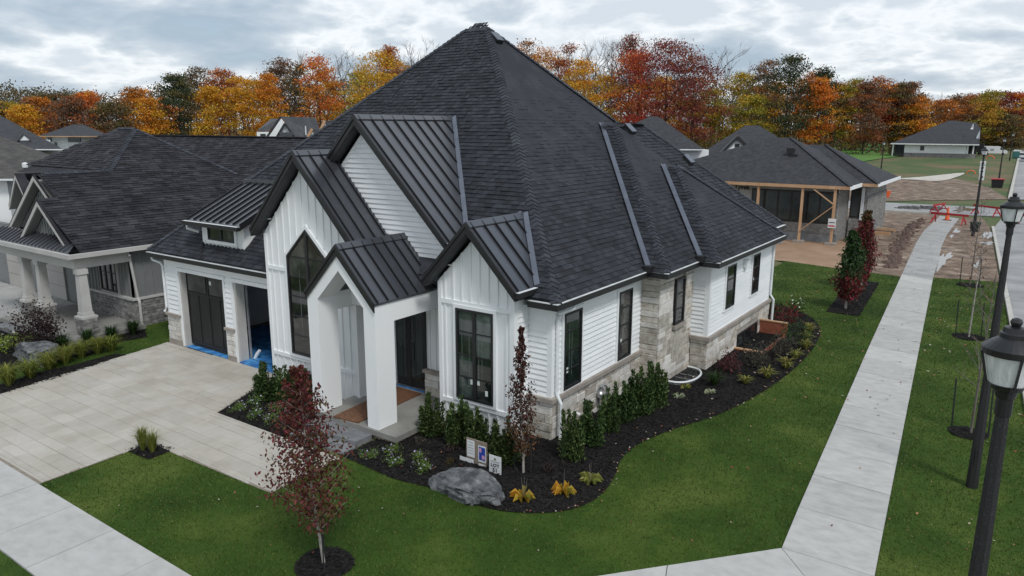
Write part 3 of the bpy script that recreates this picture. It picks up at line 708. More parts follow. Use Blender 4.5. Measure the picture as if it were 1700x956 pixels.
# ---------------------------------------------------------------- side wall (three steps outward)
D2, D3, Y2, Y3, Y4, ZL, ZT = .548, 1.083, 4.579, 6.864, 12.968, 1.04, 3.16
w1 = part('side_wall', M['white'], house, (-.25, 0, 0, Y2, -.4, ZT))
lap(w1, FR(0), lambda z: .09, lambda z: Y2, ZL, ZT)
stretch_box(FR(0), -.028, .10, 0, .03, ZL, ZT).build('corner_board', M['white'], w1)
stretch_box(FF(0), -.10, .0, 0, .028, ZL, ZT).build('corner_board', M['white'], w1)
window(house, FR(0), .454, 1.243, 1.077, 2.916, 1, 4, glass='glass_g', stick=1)
window(house, FR(0), 3.163, 3.915, 1.077, 2.916, 1, 4, stick=1)
b1 = part('stone_base', M['mortar'], house, (-.2, .012, -.012, Y2, -.4, ZL-.1))
stone_wall(b1, FR(.012), 'R', 0, Y2, 0.02, ZL-.1, pale=.55, sizes=(.15, .2, .26))
part('stone_ledge', M['ledge'], house, (-.02, .13, -.13, Y2+.02, ZL-.10, ZL))
fw1 = part('front_wall', M['white'], house, (-.64, -.002, .0, .25, -.4, ZT))
lap(fw1, FF(0), lambda z: -.64, lambda z: -.09, ZL, ZT)
fb1 = part('stone_pier', M['mortar'], house, (-.64, .012, -.012, .2, -.4, ZL-.1))
stone_wall(fb1, FF(-.012+.0), 'F', -.6, .055, .02, ZL-.1, pale=.15, sizes=(.2, .26))
part('stone_ledge', M['ledge'], house, (-.62, -.021, -.13, .0, ZL-.10, ZL))
part('foundation', M['found'], house, (-.62, .03, -.03, Y2, -.4, .018))
# second step: all stone
w2 = part('stone_wall', M['mortar'], house, (.013, D2, Y2, Y3, -.5, ZT))
wy = (5.535, 6.195, 1.598, 2.916)
stone_wall(w2, FR(D2), 'R', Y2-.05, Y3, .02, ZT, holes=[(wy[0]-.09, wy[1]+.09, wy[2]-.13, wy[3]+.08)], pale=.3, sizes=(.17, .22, .28, .33))
stone_wall(w2, FF(Y2), 'F', 0.02, D2, .02, ZT, pale=.12, sizes=(.17, .22, .28, .33))
window(house, FR(D2), *wy, 1, 3, trim=.0, sill=True, film=False)
part('lintel_stone', M['ledge'], house, (D2, D2+.05, wy[1]+.002, wy[1]+.09, wy[2]-.1, wy[3]+.06))
# third step
w3 = part('side_wall', M['white'], house, (.2, D3, Y3, Y4, -.6, ZT))
lap(w3, FR(D3), lambda z: Y3+.12, lambda z: Y4-.1, ZL, ZT); lap(w3, FF(Y3), lambda z: D2+.03, lambda z: D3-.10, ZL, ZT)
stretch_box(FR(D3), Y3-.03, Y3+.12, 0, .03, ZL, ZT).build('corner_board', M['white'], w3)
stretch_box(FF(Y3), D3-.12, D3, 0, .029, ZL, ZT).build('corner_board', M['white'], w3)
stretch_box(FR(D3), Y4-.1, Y4, 0, .03, ZL, ZT).build('corner_board', M['white'], w3)
window(house, FR(D3), 8.171, 8.961, 1.612, 2.934, 1, 3, trim=.09, film=False)
window(house, FR(D3), 10.694, 11.404, 1.612, 2.934, 1, 3, trim=.09, film=False, stick=1)
b3 = part('stone_base', M['mortar'], house, (.3, D3+.012, Y3-.012, Y4, -.6, ZL-.1))
stone_wall(b3, FR(D3+.012), 'R', Y3-.05, Y4, .04, ZL-.1, holes=[(9.55, 11.75, -.1, .5)], pale=.6, sizes=(.15, .2, .26))
stone_wall(b3, FF(Y3-.012), 'F', D2+.06, D3+.012, .04, ZL-.1, pale=.1, sizes=(.17, .22, .28))
part('stone_ledge', M['ledge'], house, (D3-.02, D3+.13, Y3-.13, Y4+.05, ZL-.10, ZL)); part('stone_ledge', M['ledge'], house, (D2+.06, D3-.021, Y3-.13, Y3, ZL-.10, ZL))
part('foundation', M['found'], house, (D2+.05, D3+.035, Y3-.035, Y4-.02, -.6, .035))
window(house, FR(D3+.012), 9.6, 11.7, .03, .46, 3, 1, trim=.0, film=False, d0=.01, name='basement_window')
stretch_box(FR(D3+.01), 11.72, 11.9, 0, .05, .02, .52).build('window_jamb', M['ledge'], house)
# dryer vent and gas meter
part('dryer_vent', M['white'], house, (D3+.03, D3+.16, 9.75, 9.98, 2.68, 2.92))
mt = MB().tube([(.06, 2.12, .15), (.06, 2.12, .62), (.14, 2.12, .70), (.16, 2.3, .72), (.16, 2.42, .62), (.16, 2.42, .25)], .028, 6)
gm = mt.build('gas_pipe', M['galv'], house)
MB().lathe((.15, 2.12, .42), [(.03, 0), (.09, .02), (.10, .12), (.06, .17)], 10).build('regulator', M['galv'], gm)
MB().tube([(.07, 1.0, -.05), (.07, 1.0, .28), (.12, 1.02, .36), (.2, 1.02, .33)], .035, 6).build('vent_pipe', M['white'], house)

# ---------------------------------------------------------------- board-and-batten bay right of the entry
BX0, BX1, BYF, BXC = -2.80, -.63, -.55, -1.715
bsl = 1.0
btop = lambda u: 4.62-bsl*abs(u-BXC)
bay = wallpoly('bay_wall', FF(BYF), [(BX0, -.4), (BX1, -.4), (BX1, btop(BX1)), (BXC, btop(BXC)), (BX0, btop(BX0))], .8, M['white'], house)
bw = (-2.25, -1.17, .76, 2.95)
tz = 3.06
bays = list(np.arange(BX0+.2, BX1-.05, .253))
battens(bay, FF(BYF), bays, lambda u: tz+.055, btop)
battens(bay, FF(BYF), [u for u in bays if u < bw[0]-.12 or u > bw[1]+.12], lambda u: .62, lambda u: tz-.055)
battens(bay, FF(BYF), bays, lambda u: -.3, lambda u: .62-.055)
for z in (tz, .62): stretch_box(FF(BYF), BX0+.1, BX1-.1, 0, .04, z-.055, z+.055).build('trim_board', M['white'], bay)
for a, b in ((BX0, BX0+.1), (BX1-.1, BX1)):
    stretch_box(FF(BYF), a, b, 0, .042, -.3, btop(a if a == BX0 else b)-.02).build('corner_board', M['white'], bay)
lap(bay, FR(BX1), lambda z: BYF+.1, lambda z: -.03, .5, ZT+.2)
stretch_box(FR(BX1), BYF-.042, BYF+.1, 0, .03, -.3, ZT+.2).build('corner_board', M['white'], bay)
window(house, FF(BYF), *bw, 2, 4, glass='glass_g', stick=4, trim=.08)

# ---------------------------------------------------------------- tall front gable with the pointed window
GX0, GX1, GYF, GXC = -8.93, -5.36, -.78, -7.145
gsl = 1.05
gtop = lambda u: 6.06-gsl*abs(u-GXC)
gab = wallpoly('gable_wall', FF(GYF), [(GX0, -.5), (GX1, -.5), (GX1, gtop(GX1)), (GXC, gtop(GXC)), (GX0, gtop(GX0))], .35, M['white'], house)
gw = (-7.97, -6.32, .87); gwt = lambda u: 4.40-.94*abs(u-GXC)
gus = list(np.arange(GX0+.27, GX1, .272))
battens(gab, FF(GYF), gus, lambda u: (gwt(u)+.16 if gw[0]-.1 < u < gw[1]+.1 else 3.22+.055), gtop)
side_us = [u for u in gus if not gw[0]-.14 < u < gw[1]+.14]
battens(gab, FF(GYF), side_us, lambda u: .74+.055, lambda u: 3.22-.055); battens(gab, FF(GYF), gus, lambda u: -.4, lambda u: .74-.055)
for a, b in ((GX0+.1, gw[0]-.1), (gw[1]+.1, GX1-.1)): stretch_box(FF(GYF), a, b, 0, .04, 3.165, 3.275).build('trim_board', M['white'], gab)
stretch_box(FF(GYF), GX0+.1, GX1-.1, 0, .04, .685, .795).build('trim_board', M['white'], gab)
for a, b in ((GX0, GX0+.1), (GX1-.1, GX1)): stretch_box(FF(GYF), a, b, 0, .042, -.4, gtop(a if a == GX0 else b)-.03).build('corner_board', M['white'], gab)
window(house, FF(GYF), gw[0], gw[1], gw[2], None, 2, 5, tops=gwt, trim=.09, stick=4)
part('gable_side_wall', M['white'], house, (GX1-.25, GX1-.002, GYF+.36, .5, -.1, 4.2)); part('gable_side_wall', M['white'], house, (GX0+.002, GX0+.3, GYF+.36, .4, -.5, 4.2))
for yv in (-.5, -.25, 0, .25): stretch_box(FR(GX1-.002), yv-.022, yv+.022, 0, .026, .1, 3.2).build('batten', M['white'], gab)

# ---------------------------------------------------------------- upper gable with lap siding
UXC, UYF, UZR = -5.95, .25, 7.30
utop = lambda u: 6.92-1.0*abs(u-UXC)
ug = wallpoly('upper_gable_wall', FF(UYF), [(-8.8, 3.0), (-3.05, 3.0), (-3.05, utop(-3.05)), (UXC, utop(UXC)), (-8.8, utop(-8.8))], .3, M['white'], house)
lap(ug, FF(UYF), lambda z: max(-8.6, UXC-(6.92-z)+.0), lambda z: min(-3.06, UXC+(6.92-z)), 3.7, 6.9, .127)
for s in (-1, 1):
    a = MB().prism([(UXC, UYF-.03, 6.92), (UXC+s*2.9, UYF-.03, 4.02), (UXC+s*2.9, UYF-.03, 3.88), (UXC, UYF-.03, 6.78)], (0, .03, 0)); a.build('rake_trim', M['white'], ug)

# ---------------------------------------------------------------- entry: slab, steps, door, portico
SZ = .10
slab_ = part('porch_slab', M['conc'], house, (-5.62, -2.84, -2.10, .5, SZ-.13, SZ)); part('slab_footing', M['found'], slab_, (-5.55, -2.9, -2.02, .5, -.5, SZ-.131))
st = part('porch_step', M['step'], house, (-5.45, STEPX, -2.62, -2.101, -.4, -.02)); st2 = part('porch_step', M['step'], house, (-5.45, STEPX+.02, -3.02, -2.621, -.5, -.13))
part('entry_wall', M['white'], house, (GX1, BX0, .5, .7, -.2, 3.6))
dr = part('front_door', M['black'], house, (-5.22, -4.17, .44, .498, SZ+.08, 2.52))
for x0, x1, nm in ((-5.17, -4.86, 'side_light'), (-4.66, -4.25, 'door_glass')): part(nm, M['glass_g'], dr, (x0, x1, .434, .438, SZ+.32, 2.36))
part('door_stile', M['doorblk'], dr, (-4.85, -4.67, .425, .439, SZ+.1, 2.5)); part('door_sill', M['tarp'], dr, (-5.2, -4.19, .36, .43, SZ+.002, SZ+.05)); part('door_threshold', M['conc'], dr, (-5.3, -4.1, .3, .499, SZ+.001, SZ+.04))
MB().tube([(-4.62, .42, .95), (-4.62, .37, .95), (-4.62, .37, 1.4), (-4.62, .42, 1.4)], .014, 6).build('door_handle', M['lamp_black'], dr)
pr_ = part('entry_pier', M['mortar'], house, (-4.14, -3.45, .40, .499, SZ, .72)); stone_wall(pr_, FF(.40), 'F', -4.14, -3.45, SZ, .72, pale=.3, sizes=(.2, .24))
part('pier_cap', M['ledge'], house, (-4.19, -3.40, .32, .499, .72, .80))
battens(gab, FF(.5), [-4.05, -3.85, -3.65, -3.4, -3.15, -2.95], lambda u: .8, lambda u: 3.3)
osb = thing('wood_sheet', 'brown wood sheet lying on the porch floor as a walkway', 'board', (-4.6, -1, SZ))
MB().prism([PZ(553, 693, SZ), PZ(594, 703, SZ), PZ(703, 653, SZ), PZ(664, 641, SZ)], (0, 0, .035)).build('sheet', M['osb'], osb)
# portico
PX0, PX1, PYF, PYB = -5.74, -3.45, -2.03, -1.42
PXC = (PX0+PX1)/2; PEV, PAP = 3.10, 4.29; psl = (PAP-PEV)/(PX1-PXC)
IX0, IX1, ISH, IAP = PX0+.37, PX1-.36, 2.99, 3.77
por = thing_p = link(bpy.data.objects.new('portico', None)); por.location = (PXC, -1.5, SZ); setp(por, house)
o_ = [(PX0, SZ), (PX0, PEV), (PXC, PAP), (PX1, PEV), (PX1, SZ)]; i_ = [(IX0, SZ), (IX0, ISH), (PXC, IAP), (IX1, ISH), (IX1, SZ)]
for nm, ids in (('post', (0, 1)), ('arch', (1, 2)), ('arch', (2, 3)), ('post', (3, 4))):
    a, b = ids; MB().prism([(p[0], PYF, p[1]) for p in (o_[a], o_[b], i_[b], i_[a])], (0, PYB-PYF, 0)).build(nm, M['stucco'], por)
part('beam', M['stucco'], por, (IX1, PX1-.002, PYB+.001, .499, 2.62, PEV)); part('beam', M['stucco'], por, (PX0+.002, IX0, PYB+.001, GYF-.05, 2.62, PEV))
part('tie_beam', M['stucco'], por, (IX0+.002, IX1-.002, -.95, -.70, 2.66, 3.16))
for s in (-1, 1):
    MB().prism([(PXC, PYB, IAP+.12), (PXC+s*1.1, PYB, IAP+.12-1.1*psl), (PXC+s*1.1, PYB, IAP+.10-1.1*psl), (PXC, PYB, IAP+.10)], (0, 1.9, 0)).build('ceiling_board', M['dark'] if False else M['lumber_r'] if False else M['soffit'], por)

# ---------------------------------------------------------------- metal gable roofs
def metal_gable(name, xc, zr, yf, slope, xr, xl, yend=None, rib=.30, gut=True, label=None, ridge_w=.16, fascia=True, wall_y=None, soff=True):
    """two standing-seam slopes; yend fixed, or None: they run into the main front slope"""
    root = link(bpy.data.objects.new(name, None)); root.location = (xc, yf, zr); setp(root, house)
    back = lambda z: yend if yend is not None else (z-ZE)/SL_-OH
    for s, xe in ((1, xr), (-1, xl)):
        L = abs(xe-xc); zl = zr-slope*L; nrm = Vector((s*slope, 0, 1)).normalized()
        tz_ = Vector((0, 0, -.05))
        a, b, c, d = Vector((xc, yf, zr)), Vector((xe, yf, zl)), Vector((xe, max(yf+.05, back(zl)+.02), zl)), Vector((xc, back(zr)+.02, zr))
        sl_o = MB().prism([a, b, c, d], tz_).build('metal_slope', M['seam'], root)
        y = yf+.10
        while y < (yend or back(zr))-.04:
            t1 = L
            if yend is None: t1 = min(L, (zr-mainz(y))/slope) if mainz(y) > zl else L
            if t1 > .15:
                p0 = Vector((xc, y, zr))+nrm*.012; p1 = Vector((xc+s*t1, y, zr-slope*t1))+nrm*.012
                MB().bar(p0, p1, .022, .062, nrm).build('seam', M['rib'], sl_o)
            y += rib
        if fascia:
            off = .0; k = .20
            MB().prism([(xc, yf-.03, zr+.02), (xe, yf-.03, zl+.02), (xe, yf-.03, zl-k), (xc, yf-.03, zr-k*1.1)], (0, .03, 0)).build('rake_board', M['black'], root)
            MB().prism([(xc, yf-.055, zr+.035), (xe, yf-.055, zl+.035), (xe, yf-.055, zl-.07), (xc, yf-.055, zr-.07)], (0, .024, 0)).build('rake_trim', M['black'], root)
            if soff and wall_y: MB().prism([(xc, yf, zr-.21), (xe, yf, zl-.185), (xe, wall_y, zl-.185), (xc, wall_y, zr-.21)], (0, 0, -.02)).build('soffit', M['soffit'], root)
        MB().prism([(xc, yf-.02, zr+.035), (xc+s*ridge_w*.7, yf-.02, zr+.03-slope*ridge_w*.7), (xc+s*ridge_w*.7, back(zr), zr+.03-slope*ridge_w*.7), (xc, back(zr), zr+.035)], (0, 0, .02)).build('ridge_cap', M['flash'] if False else M['seam'], root)
        if yend is None:
            q0 = Vector((xc, back(zr), zr)); q1 = Vector((xe, back(zl), zl)); dr_ = (q1-q0).normalized(); up_ = Vector((0, -SL_, 1)).normalized(); sd_ = dr_.cross(up_).normalized()
            if sd_.y < 0: sd_ = -sd_
            m = MB().prism([q0+up_*.03, q1+up_*.03, q1+sd_*.13+up_*.025, q0+sd_*.13+up_*.025], up_*.012); m.build('valley_flashing', M['flash'], root)
        if s == 1 and gut:
            ye = back(zl) if yend is None else yend
            g = part('gutter', M['black'], root, (xe-.0, xe+.11, yf-.02, ye+.03, zl-.13, zl-.012)); part('gutter_lining', M['gutter'], g, (xe+.012, xe+.10, yf, ye+.02, zl-.014, zl-.006))
    return root
metal_gable('bay_roof', BXC, 4.97, -.85, 1.05, -.40, -3.03, wall_y=BYF, rib=.42)
metal_gable('gable_roof', GXC, 6.40, -1.08, 1.07, -5.14, -9.12, yend=UYF-.002, wall_y=GYF, rib=.36)
metal_gable('upper_gable_roof', UXC, UZR, -.05, 1.0, -2.97, -8.9, wall_y=UYF, rib=.41)
metal_gable('portico_roof', PXC, PAP+.07, PYF-.02, psl, PX1+.03, PX0-.03, yend=UYF-.003, soff=False, rib=.33, gut=False)
for x in (GXC-1.35, BXC-.62): part('soffit_light', M['sticker'], house, (x-.04, x+.04, (-.95 if x < -5 else -.72), (-.88 if x < -5 else -.65), (gtop(x)-.06 if x < -5 else btop(x)-.05), (gtop(x)-.05 if x < -5 else btop(x)-.04)))

# ---------------------------------------------------------------- garage
GY, GZ = -.453, -.11
fg = FF(GY)
gar = part('garage_wall', M['white'], house, (-14.79, -14.02, GY, GY+.3, -.5, 2.95), (-11.59, -11.08, GY, GY+.3, -.5, 2.95), (-14.02, -11.59, GY, GY+.3, 2.44, 2.95), (-11.08, GX0+.05, GY, GY+.3, 2.44, 2.95), (-14.79, -14.5, GY+.3, 6, -.5, 2.9))
for a, b in ((-14.79, -14.12), (-11.49, -11.18)):
    lap(gar, fg, lambda z: a+.0, lambda z: b, .96, 2.5, .16); part('stone_pier', M['mortar'], house, (a-.02, b+.02, GY-.02, GY-.001, GZ-.2, .88))
    stone_wall(gar, FF(GY-.02), 'F', a-.05, b+.04, GZ+.16, .88, pale=.8, sizes=(.15, .2)); part('pier_cap', M['ledge'], house, (a-.09, b+.08, GY-.12, GY-.001, .88, .96)); part('pier_plinth', M['ledge'], house, (a-.06, b+.05, GY-.075, GY-.001, GZ-.3, GZ+.155))
part('garage_header', M['white'], gar, (-14.79, GX0, GY-.03, GY-.001, 2.58, 2.95)); part('corner_board', M['white'], gar, (-14.8, -14.70, GY-.032, GY-.001, .96, 2.579))
for x0, x1 in ((-14.02, -11.59), (-11.08, GX0+.04)):
    j = part('door_casing', M['white'], gar, (x0-.1, x0, GY-.045, GY-.001, GZ, 2.54), (x0-.1, x1+.1, GY-.046, GY-.002, 2.44, 2.56)); 
    part('door_jamb', M['grey_trim'], gar, (x0, x0+.09, GY+.0, GY+.29, GZ-.1, 2.438))
part('door_casing', M['white'], gar, (-11.588, -11.5, GY-.044, GY-.001, GZ, 2.54))
gd = part('garage_door', M['doorblk'], house, (-13.93, -11.59, GY+.20, GY+.26, GZ+.08, 2.438))
dw = 2.34/4
for i in range(5):
    x = -13.93+dw*i; part('door_stile', M['doorblk'], gd, (x-.035 if i else x, x+.035 if i < 4 else x, GY+.178, GY+.199, GZ+.1, 2.43))
for z in (GZ+.16, 1.72, 2.40): part('door_rail', M['doorblk'], gd, (-13.93, -11.59, GY+.179, GY+.198, z-.04, z+.04))
for i in range(2): part('door_window', M['frost'], gd, (-13.93+i*2*dw+.10, -13.93+(i+1)*2*dw-.08, GY+.170, GY+.177, 1.80, 2.34))
part('sticker', M['sticker'], gd, (-12.62, -12.52, GY+.165, GY+.169, 2.12, 2.24))
gin = part('garage_interior', M['inwall'], house, (-14.4, GX1-.3, 5.8, 5.9, -.3, 2.9), (-14.4, GX1-.3, .0, 5.8, 2.8, 2.85), (GX0+1.9, GX0+2.0, -.2, 5.8, -.3, 2.79))
part('garage_floor', M['conc'], house, (-14.4, GX0+1.9, GY+.31, 5.8, -.4, GZ+.02))
tp = MB().box(-10.98, GX0+.06, GY-.05, GY+.314, GZ-.02, GZ+.05); nX, nY = 34, 24
tv = [(lerp(-13.95, GX0+1.88, i/nX), lerp(GY+.315, 3.8, j/nY), GZ+.045+.022*math.sin(i*1.7+j*.9)+rng.uniform(0, .02)) for j in range(nY+1) for i in range(nX+1)]
tp.add(tv, [(j*(nX+1)+i, j*(nX+1)+i+1, (j+1)*(nX+1)+i+1, (j+1)*(nX+1)+i) for j in range(nY) for i in range(nX)])
tarp = thing('floor_membrane', 'blue plastic membrane spread over the floor of the open garage', 'membrane', (-10, 1, GZ)); tp.build('sheet', M['tarp'], tarp)
tarp2 = thing('floor_membrane', 'blue plastic membrane strips under the closed black garage door', 'membrane', (-12.8, -.3, GZ))
for i in range(6):
    a = -13.9+i*.385; MB().box(a, a+.36, GY-.04, GY+.17, GZ+.01, GZ+.035+.006*(i % 2)).build('strip', M['tarp'], tarp2)
part('door_track', M['galv'], gin, (-10.98, -10.93, GY+.32, GY+.37, GZ, 2.3))
for z in (.25, .5): part('floor_clutter', M['black'], gin, (-10.9, GX0+1.5, 5.2+z, 5.3+z, z, z+.1))
roll = thing('paper_roll', 'crumpled white paper roll beside the open garage jamb', 'paper', (-10.9, -.1, GZ)); MB().tube([(-10.86, -.05, GZ+.06), (-10.80, .0, GZ+.2), (-10.72, .05, GZ+.33)], [.05, .06, .05], 7).build('roll', M['paper'], roll)

# ---------------------------------------------------------------- dormer over the garage
DX0, DX1, DYF = -12.82, -10.66, -.24
dfz = mainz(DYF)
dm = MB().prism([(DX0, DYF, dfz-.3), (DX0, DYF, 4.16), (DX0, 1.3, 4.9), (DX0, 1.3, dfz-.3)], (DX1-DX0, 0, 0)).build('dormer_wall', M['white'], house)
battens(dm, FF(DYF), np.arange(DX0+.15, DX1, .2), lambda u: dfz-.05, lambda u: dfz+.14, w=.03)
window(dm, FF(DYF), -12.42, -11.08, 3.60, 4.08, 2, 1, trim=.10, film=False)
drf = link(bpy.data.objects.new('dormer_roof', None)); drf.location = (-11.7, 0, 4.3); setp(drf, house)
dz = lambda y: 4.20+(y+.55)*.465
DRX0, DRX1 = -13.10, -10.40
ds = MB().prism([(DRX0, -.55, dz(-.55)), (DRX1, -.55, dz(-.55)), (DRX1, 1.72, dz(1.72)), (DRX0, 1.72, dz(1.72))], (0, 0, -.06)).build('metal_slope', M['seam'], drf)
x = DRX0+.02
while x < DRX1+.02: MB().bar((x, -.55, dz(-.55)+.02), (x, 1.70, dz(1.7)+.02), .024, .065).build('seam', M['rib'], ds); x += .335
part('ridge_cap', M['seam'], drf, (DRX0-.02, DRX1+.1, 1.60, 1.78, dz(1.6)+.03, dz(1.6)+.13))
g = part('gutter', M['black'], drf, (DRX0-.08, DRX1+.03, -.68, -.551, dz(-.55)-.15, dz(-.55)-.03)); part('gutter_lining', M['gutter'], g, (DRX0-.07, DRX1+.02, -.67, -.56, dz(-.55)-.032, dz(-.55)-.024))
for x in (DRX0, DRX1): MB().prism([(x-.02, -.55, dz(-.55)+.02), (x-.02, 1.7, dz(1.7)+.02), (x-.02, 1.7, dz(1.7)-.14), (x-.02, -.55, dz(-.55)-.14)], (.04, 0, 0)).build('fascia', M['black'], drf)
MB().tube([(DRX0+.08, -.62, 4.04), (DRX0+.08, -.60, 3.93), (DX0-.12, -.45, 3.86), (DX0-.06, -.32, 3.80)], .04, 7).build('downspout', M['gutter'], drf)
# pipe flashing line running down the garage roof from the dormer
MB().bar((DX0+.02, DYF-.02, dfz+.03), (-12.35, -.66, mainz(-.66)+.05), .05, .04).build('drip_pipe', M['black'], house)

# ---------------------------------------------------------------- main roof
RL = Vector((-7.856, 6.90, 10.188)); RR = Vector((-6.895, 6.90, 10.188))
CR = Vector((OH-.06, -OH+.06, ZE+.0)); LC = Vector((-15.394, -.733+.06, 2.976))
E2, E3, YE2, YE3, YE4 = .912, 1.463, 4.212, 6.497, 13.337
KS = 1.14                                             # hips and valleys of the steps: (-1, KS, SL_)
T2, T3 = 4.02, 2.62
def deck(pts, name='roof_slope'): return pyobj(name, [tuple(p) for p in pts], [tuple(range(len(pts)))], M['shingle'], house)
def gable_top(x, y):
    z = -9
    for xc, zr, yf, s, xr, xl, ye in ((BXC, 4.97, -.85, 1.05, -.40, -3.03, 9), (GXC, 6.4, -1.08, 1.07, -5.14, -9.12, 9), (UXC, UZR, -.05, 1., -2.97, -8.9, 9), (PXC, PAP+.07, PYF, psl, PX1, PX0, 2)):
        if xl < x < xr and yf < y < ye: z = max(z, zr-s*abs(x-xc))
    if DX0 < x < DX1 and DYF < y < 1.6: z = max(z, 9)
    return z
SH = []          # (slope object, base point, u, v, n, width)
EXP = .142
def shingles(obj, eave0, eave1, vdir, length, keep, n, seed, mn=.12, mxw=.28, ex=EXP):
    r = random.Random(seed); e0 = Vector(eave0); e1 = Vector(eave1); u = (e1-e0).normalized(); W = (e1-e0).length; v = Vector(vdir).normalized(); k = 0
    while k*ex < length:
        s = -r.random()*.3
        while s < W:
            w = r.uniform(mn, mxw); c = e0+u*(s+w/2)+v*(k*ex+ex*.5)
            if keep(c):
                a, b = s, s+w; q = v*(k*ex+ex*.5)
                if not keep(e0+u*(a+.01)+q):
                    lo_, hi_ = a, s+w/2
                    for _ in range(5):
                        md = (lo_+hi_)/2
                        if keep(e0+u*md+q): hi_ = md
                        else: lo_ = md
                    a = hi_
                if not keep(e0+u*(b-.01)+q):
                    lo_, hi_ = s+w/2, b
                    for _ in range(5):
                        md = (lo_+hi_)/2
                        if keep(e0+u*md+q): lo_ = md
                        else: hi_ = md
                    b = lo_
                SH.append((obj, e0+u*a+v*(k*ex), u, v, n, b-a, r.random()))
            s += w
        k += 1
nF = Vector((0, -SL_, 1)).normalized(); vF = Vector((0, 1, SL_)).normalized(); nR = Vector((SL_, 0, 1)).normalized(); vR = Vector((-1, 0, SL_)).normalized()
# front slope
dF = deck([RL, RR, CR, (-9.0, CR.y, mainz(CR.y)), (-9.0, -.673, mainz(-.673)), (-15.33, -.673, mainz(-.673))])
hipL = lambda y: -7.856-(6.90-y)*(15.394-7.856)/(6.90+.733)
keepF = lambda c: (hipL(c.y) < c.x < OH-(c.y+OH)) and gable_top(c.x, c.y) < c.z-.02
shingles(dF, (-9.05, -.30, mainz(-.30)), (.36, -.30, mainz(-.30)), vF, 10.2, lambda c: keepF(c) and c.x > -9.0, nF, 1)
shingles(dF, (-15.5, -.673, mainz(-.673)), (-9.0, -.673, mainz(-.673)), vF, 10.6, lambda c: keepF(c) and c.x < -9.0, nF, 2)
# side slope, first step
dR = deck([RR, CR, (CR.x, 14.1, ZE)])
val1 = lambda c: c.y < YE2+KS*(OH-c.x)+.05
hipB = lambda c: c.y < 6.90+(c.x+6.895)*1.0
RB = lambda t: Vector((OH-t, YE2+KS*t, ZE+SL_*t))
Z2 = ZE+SL_*T2
shingles(dR, (CR.x, -OH, ZE), (CR.x, 14, ZE), vR, 10.2, lambda c: c.y+OH > OH-c.x and hipB(c) and (val1(c) or c.z > Z2-.02), nR, 3)
# steps: front strip and side face of each
def step_roof(ex_in, ex_out, ye, T, yrear, seed, stop):
    a = Vector((ex_out-.06, ye+.06, ZE)); top = Vector((ex_out-T, ye+KS*T, ZE+SL_*T)); intop = Vector((ex_in-T, ye+KS*T, ZE+SL_*T)); b = Vector((ex_in-.06, ye+.06, ZE))
    rear = Vector((ex_out-.06, yrear, ZE))
    ms = SL_/KS; nS = Vector((0, -ms, 1)).normalized(); vS = Vector((0, 1, ms)).normalized()
    strip = deck([b, a, top, intop+Vector((-2.5, 0, 0))]); face = deck([a, rear, top])
    shingles(strip, (ex_in-T-2.5, ye, ZE), (ex_out, ye, ZE), vS, 8, lambda c: ex_in-(c.y-ye)/KS-.05 < c.x < ex_out-(c.y-ye)/KS and c.z < top.z, nS, seed)
    kr = (yrear-top.y)/T
    shingles(face, (ex_out-.06, ye, ZE), (ex_out-.06, yrear, ZE), vR, 8, lambda c: ye+KS*(ex_out-c.x) < c.y < yrear-kr*(ex_out-c.x) and c.z < top.z and stop(c), nR, seed+1)
    pyobj('roof_back', [tuple(p) for p in (rear, top, intop+Vector((-2.5, 0, 0)), (ex_in-2, yrear, ZE))], [(0, 1, 2, 3)], M['shingle'], house)
    return a, top, intop, rear, face, strip
s2 = step_roof(OH, E2, YE2, T2, YE2+2*KS*T2, 10, lambda c: c.y < YE3+KS*(E2-c.x)+.05 or c.z > ZE+SL_*T3-.03)
s3 = step_roof(E2, E3, YE3, T3, YE4-.05, 14, lambda c: True)
# rear wing beyond the steps
X4, Y4R = .54, 16.3; T4 = 4.0
ap4 = PX(1066, 199, X4-T4); ap4.z = ZE+SL_*T4
d4 = deck([(X4, 9.0, ZE), (X4, Y4R, ZE), ap4, (X4-T4, 9.0, ZE+SL_*T4)])
kr4 = (Y4R-ap4.y)/T4
shingles(d4, (X4, 8.5, ZE), (X4, Y4R, ZE), vR, 7, lambda c: 8.5 < c.y < Y4R-kr4*(X4-c.x) and c.z < ap4.z, nR, 20)
pyobj('roof_back', [tuple(q) for q in ((X4, Y4R, ZE), ap4, (X4-8, ap4.y, ap4.z), (X4-8, Y4R, ZE))], [(0, 1, 2, 3)], M['shingle'], house)
pyobj('roof_back', [tuple(q) for q in (RL, RR, (CR.x, 14.1, ZE), (-15.3, 14.6, 2.95))], [(0, 1, 2, 3)], M['shingle'], house)
pyobj('roof_slope', [tuple(q) for q in (RL, (-15.33, -.673, mainz(-.673)), (-15.3, 14.6, 2.95))], [(0, 1, 2)], M['shingle'], house)
part('rear_wall', M['white'], house, (-14.6, .2, 12.97, 15.9, -.3, 3.1))

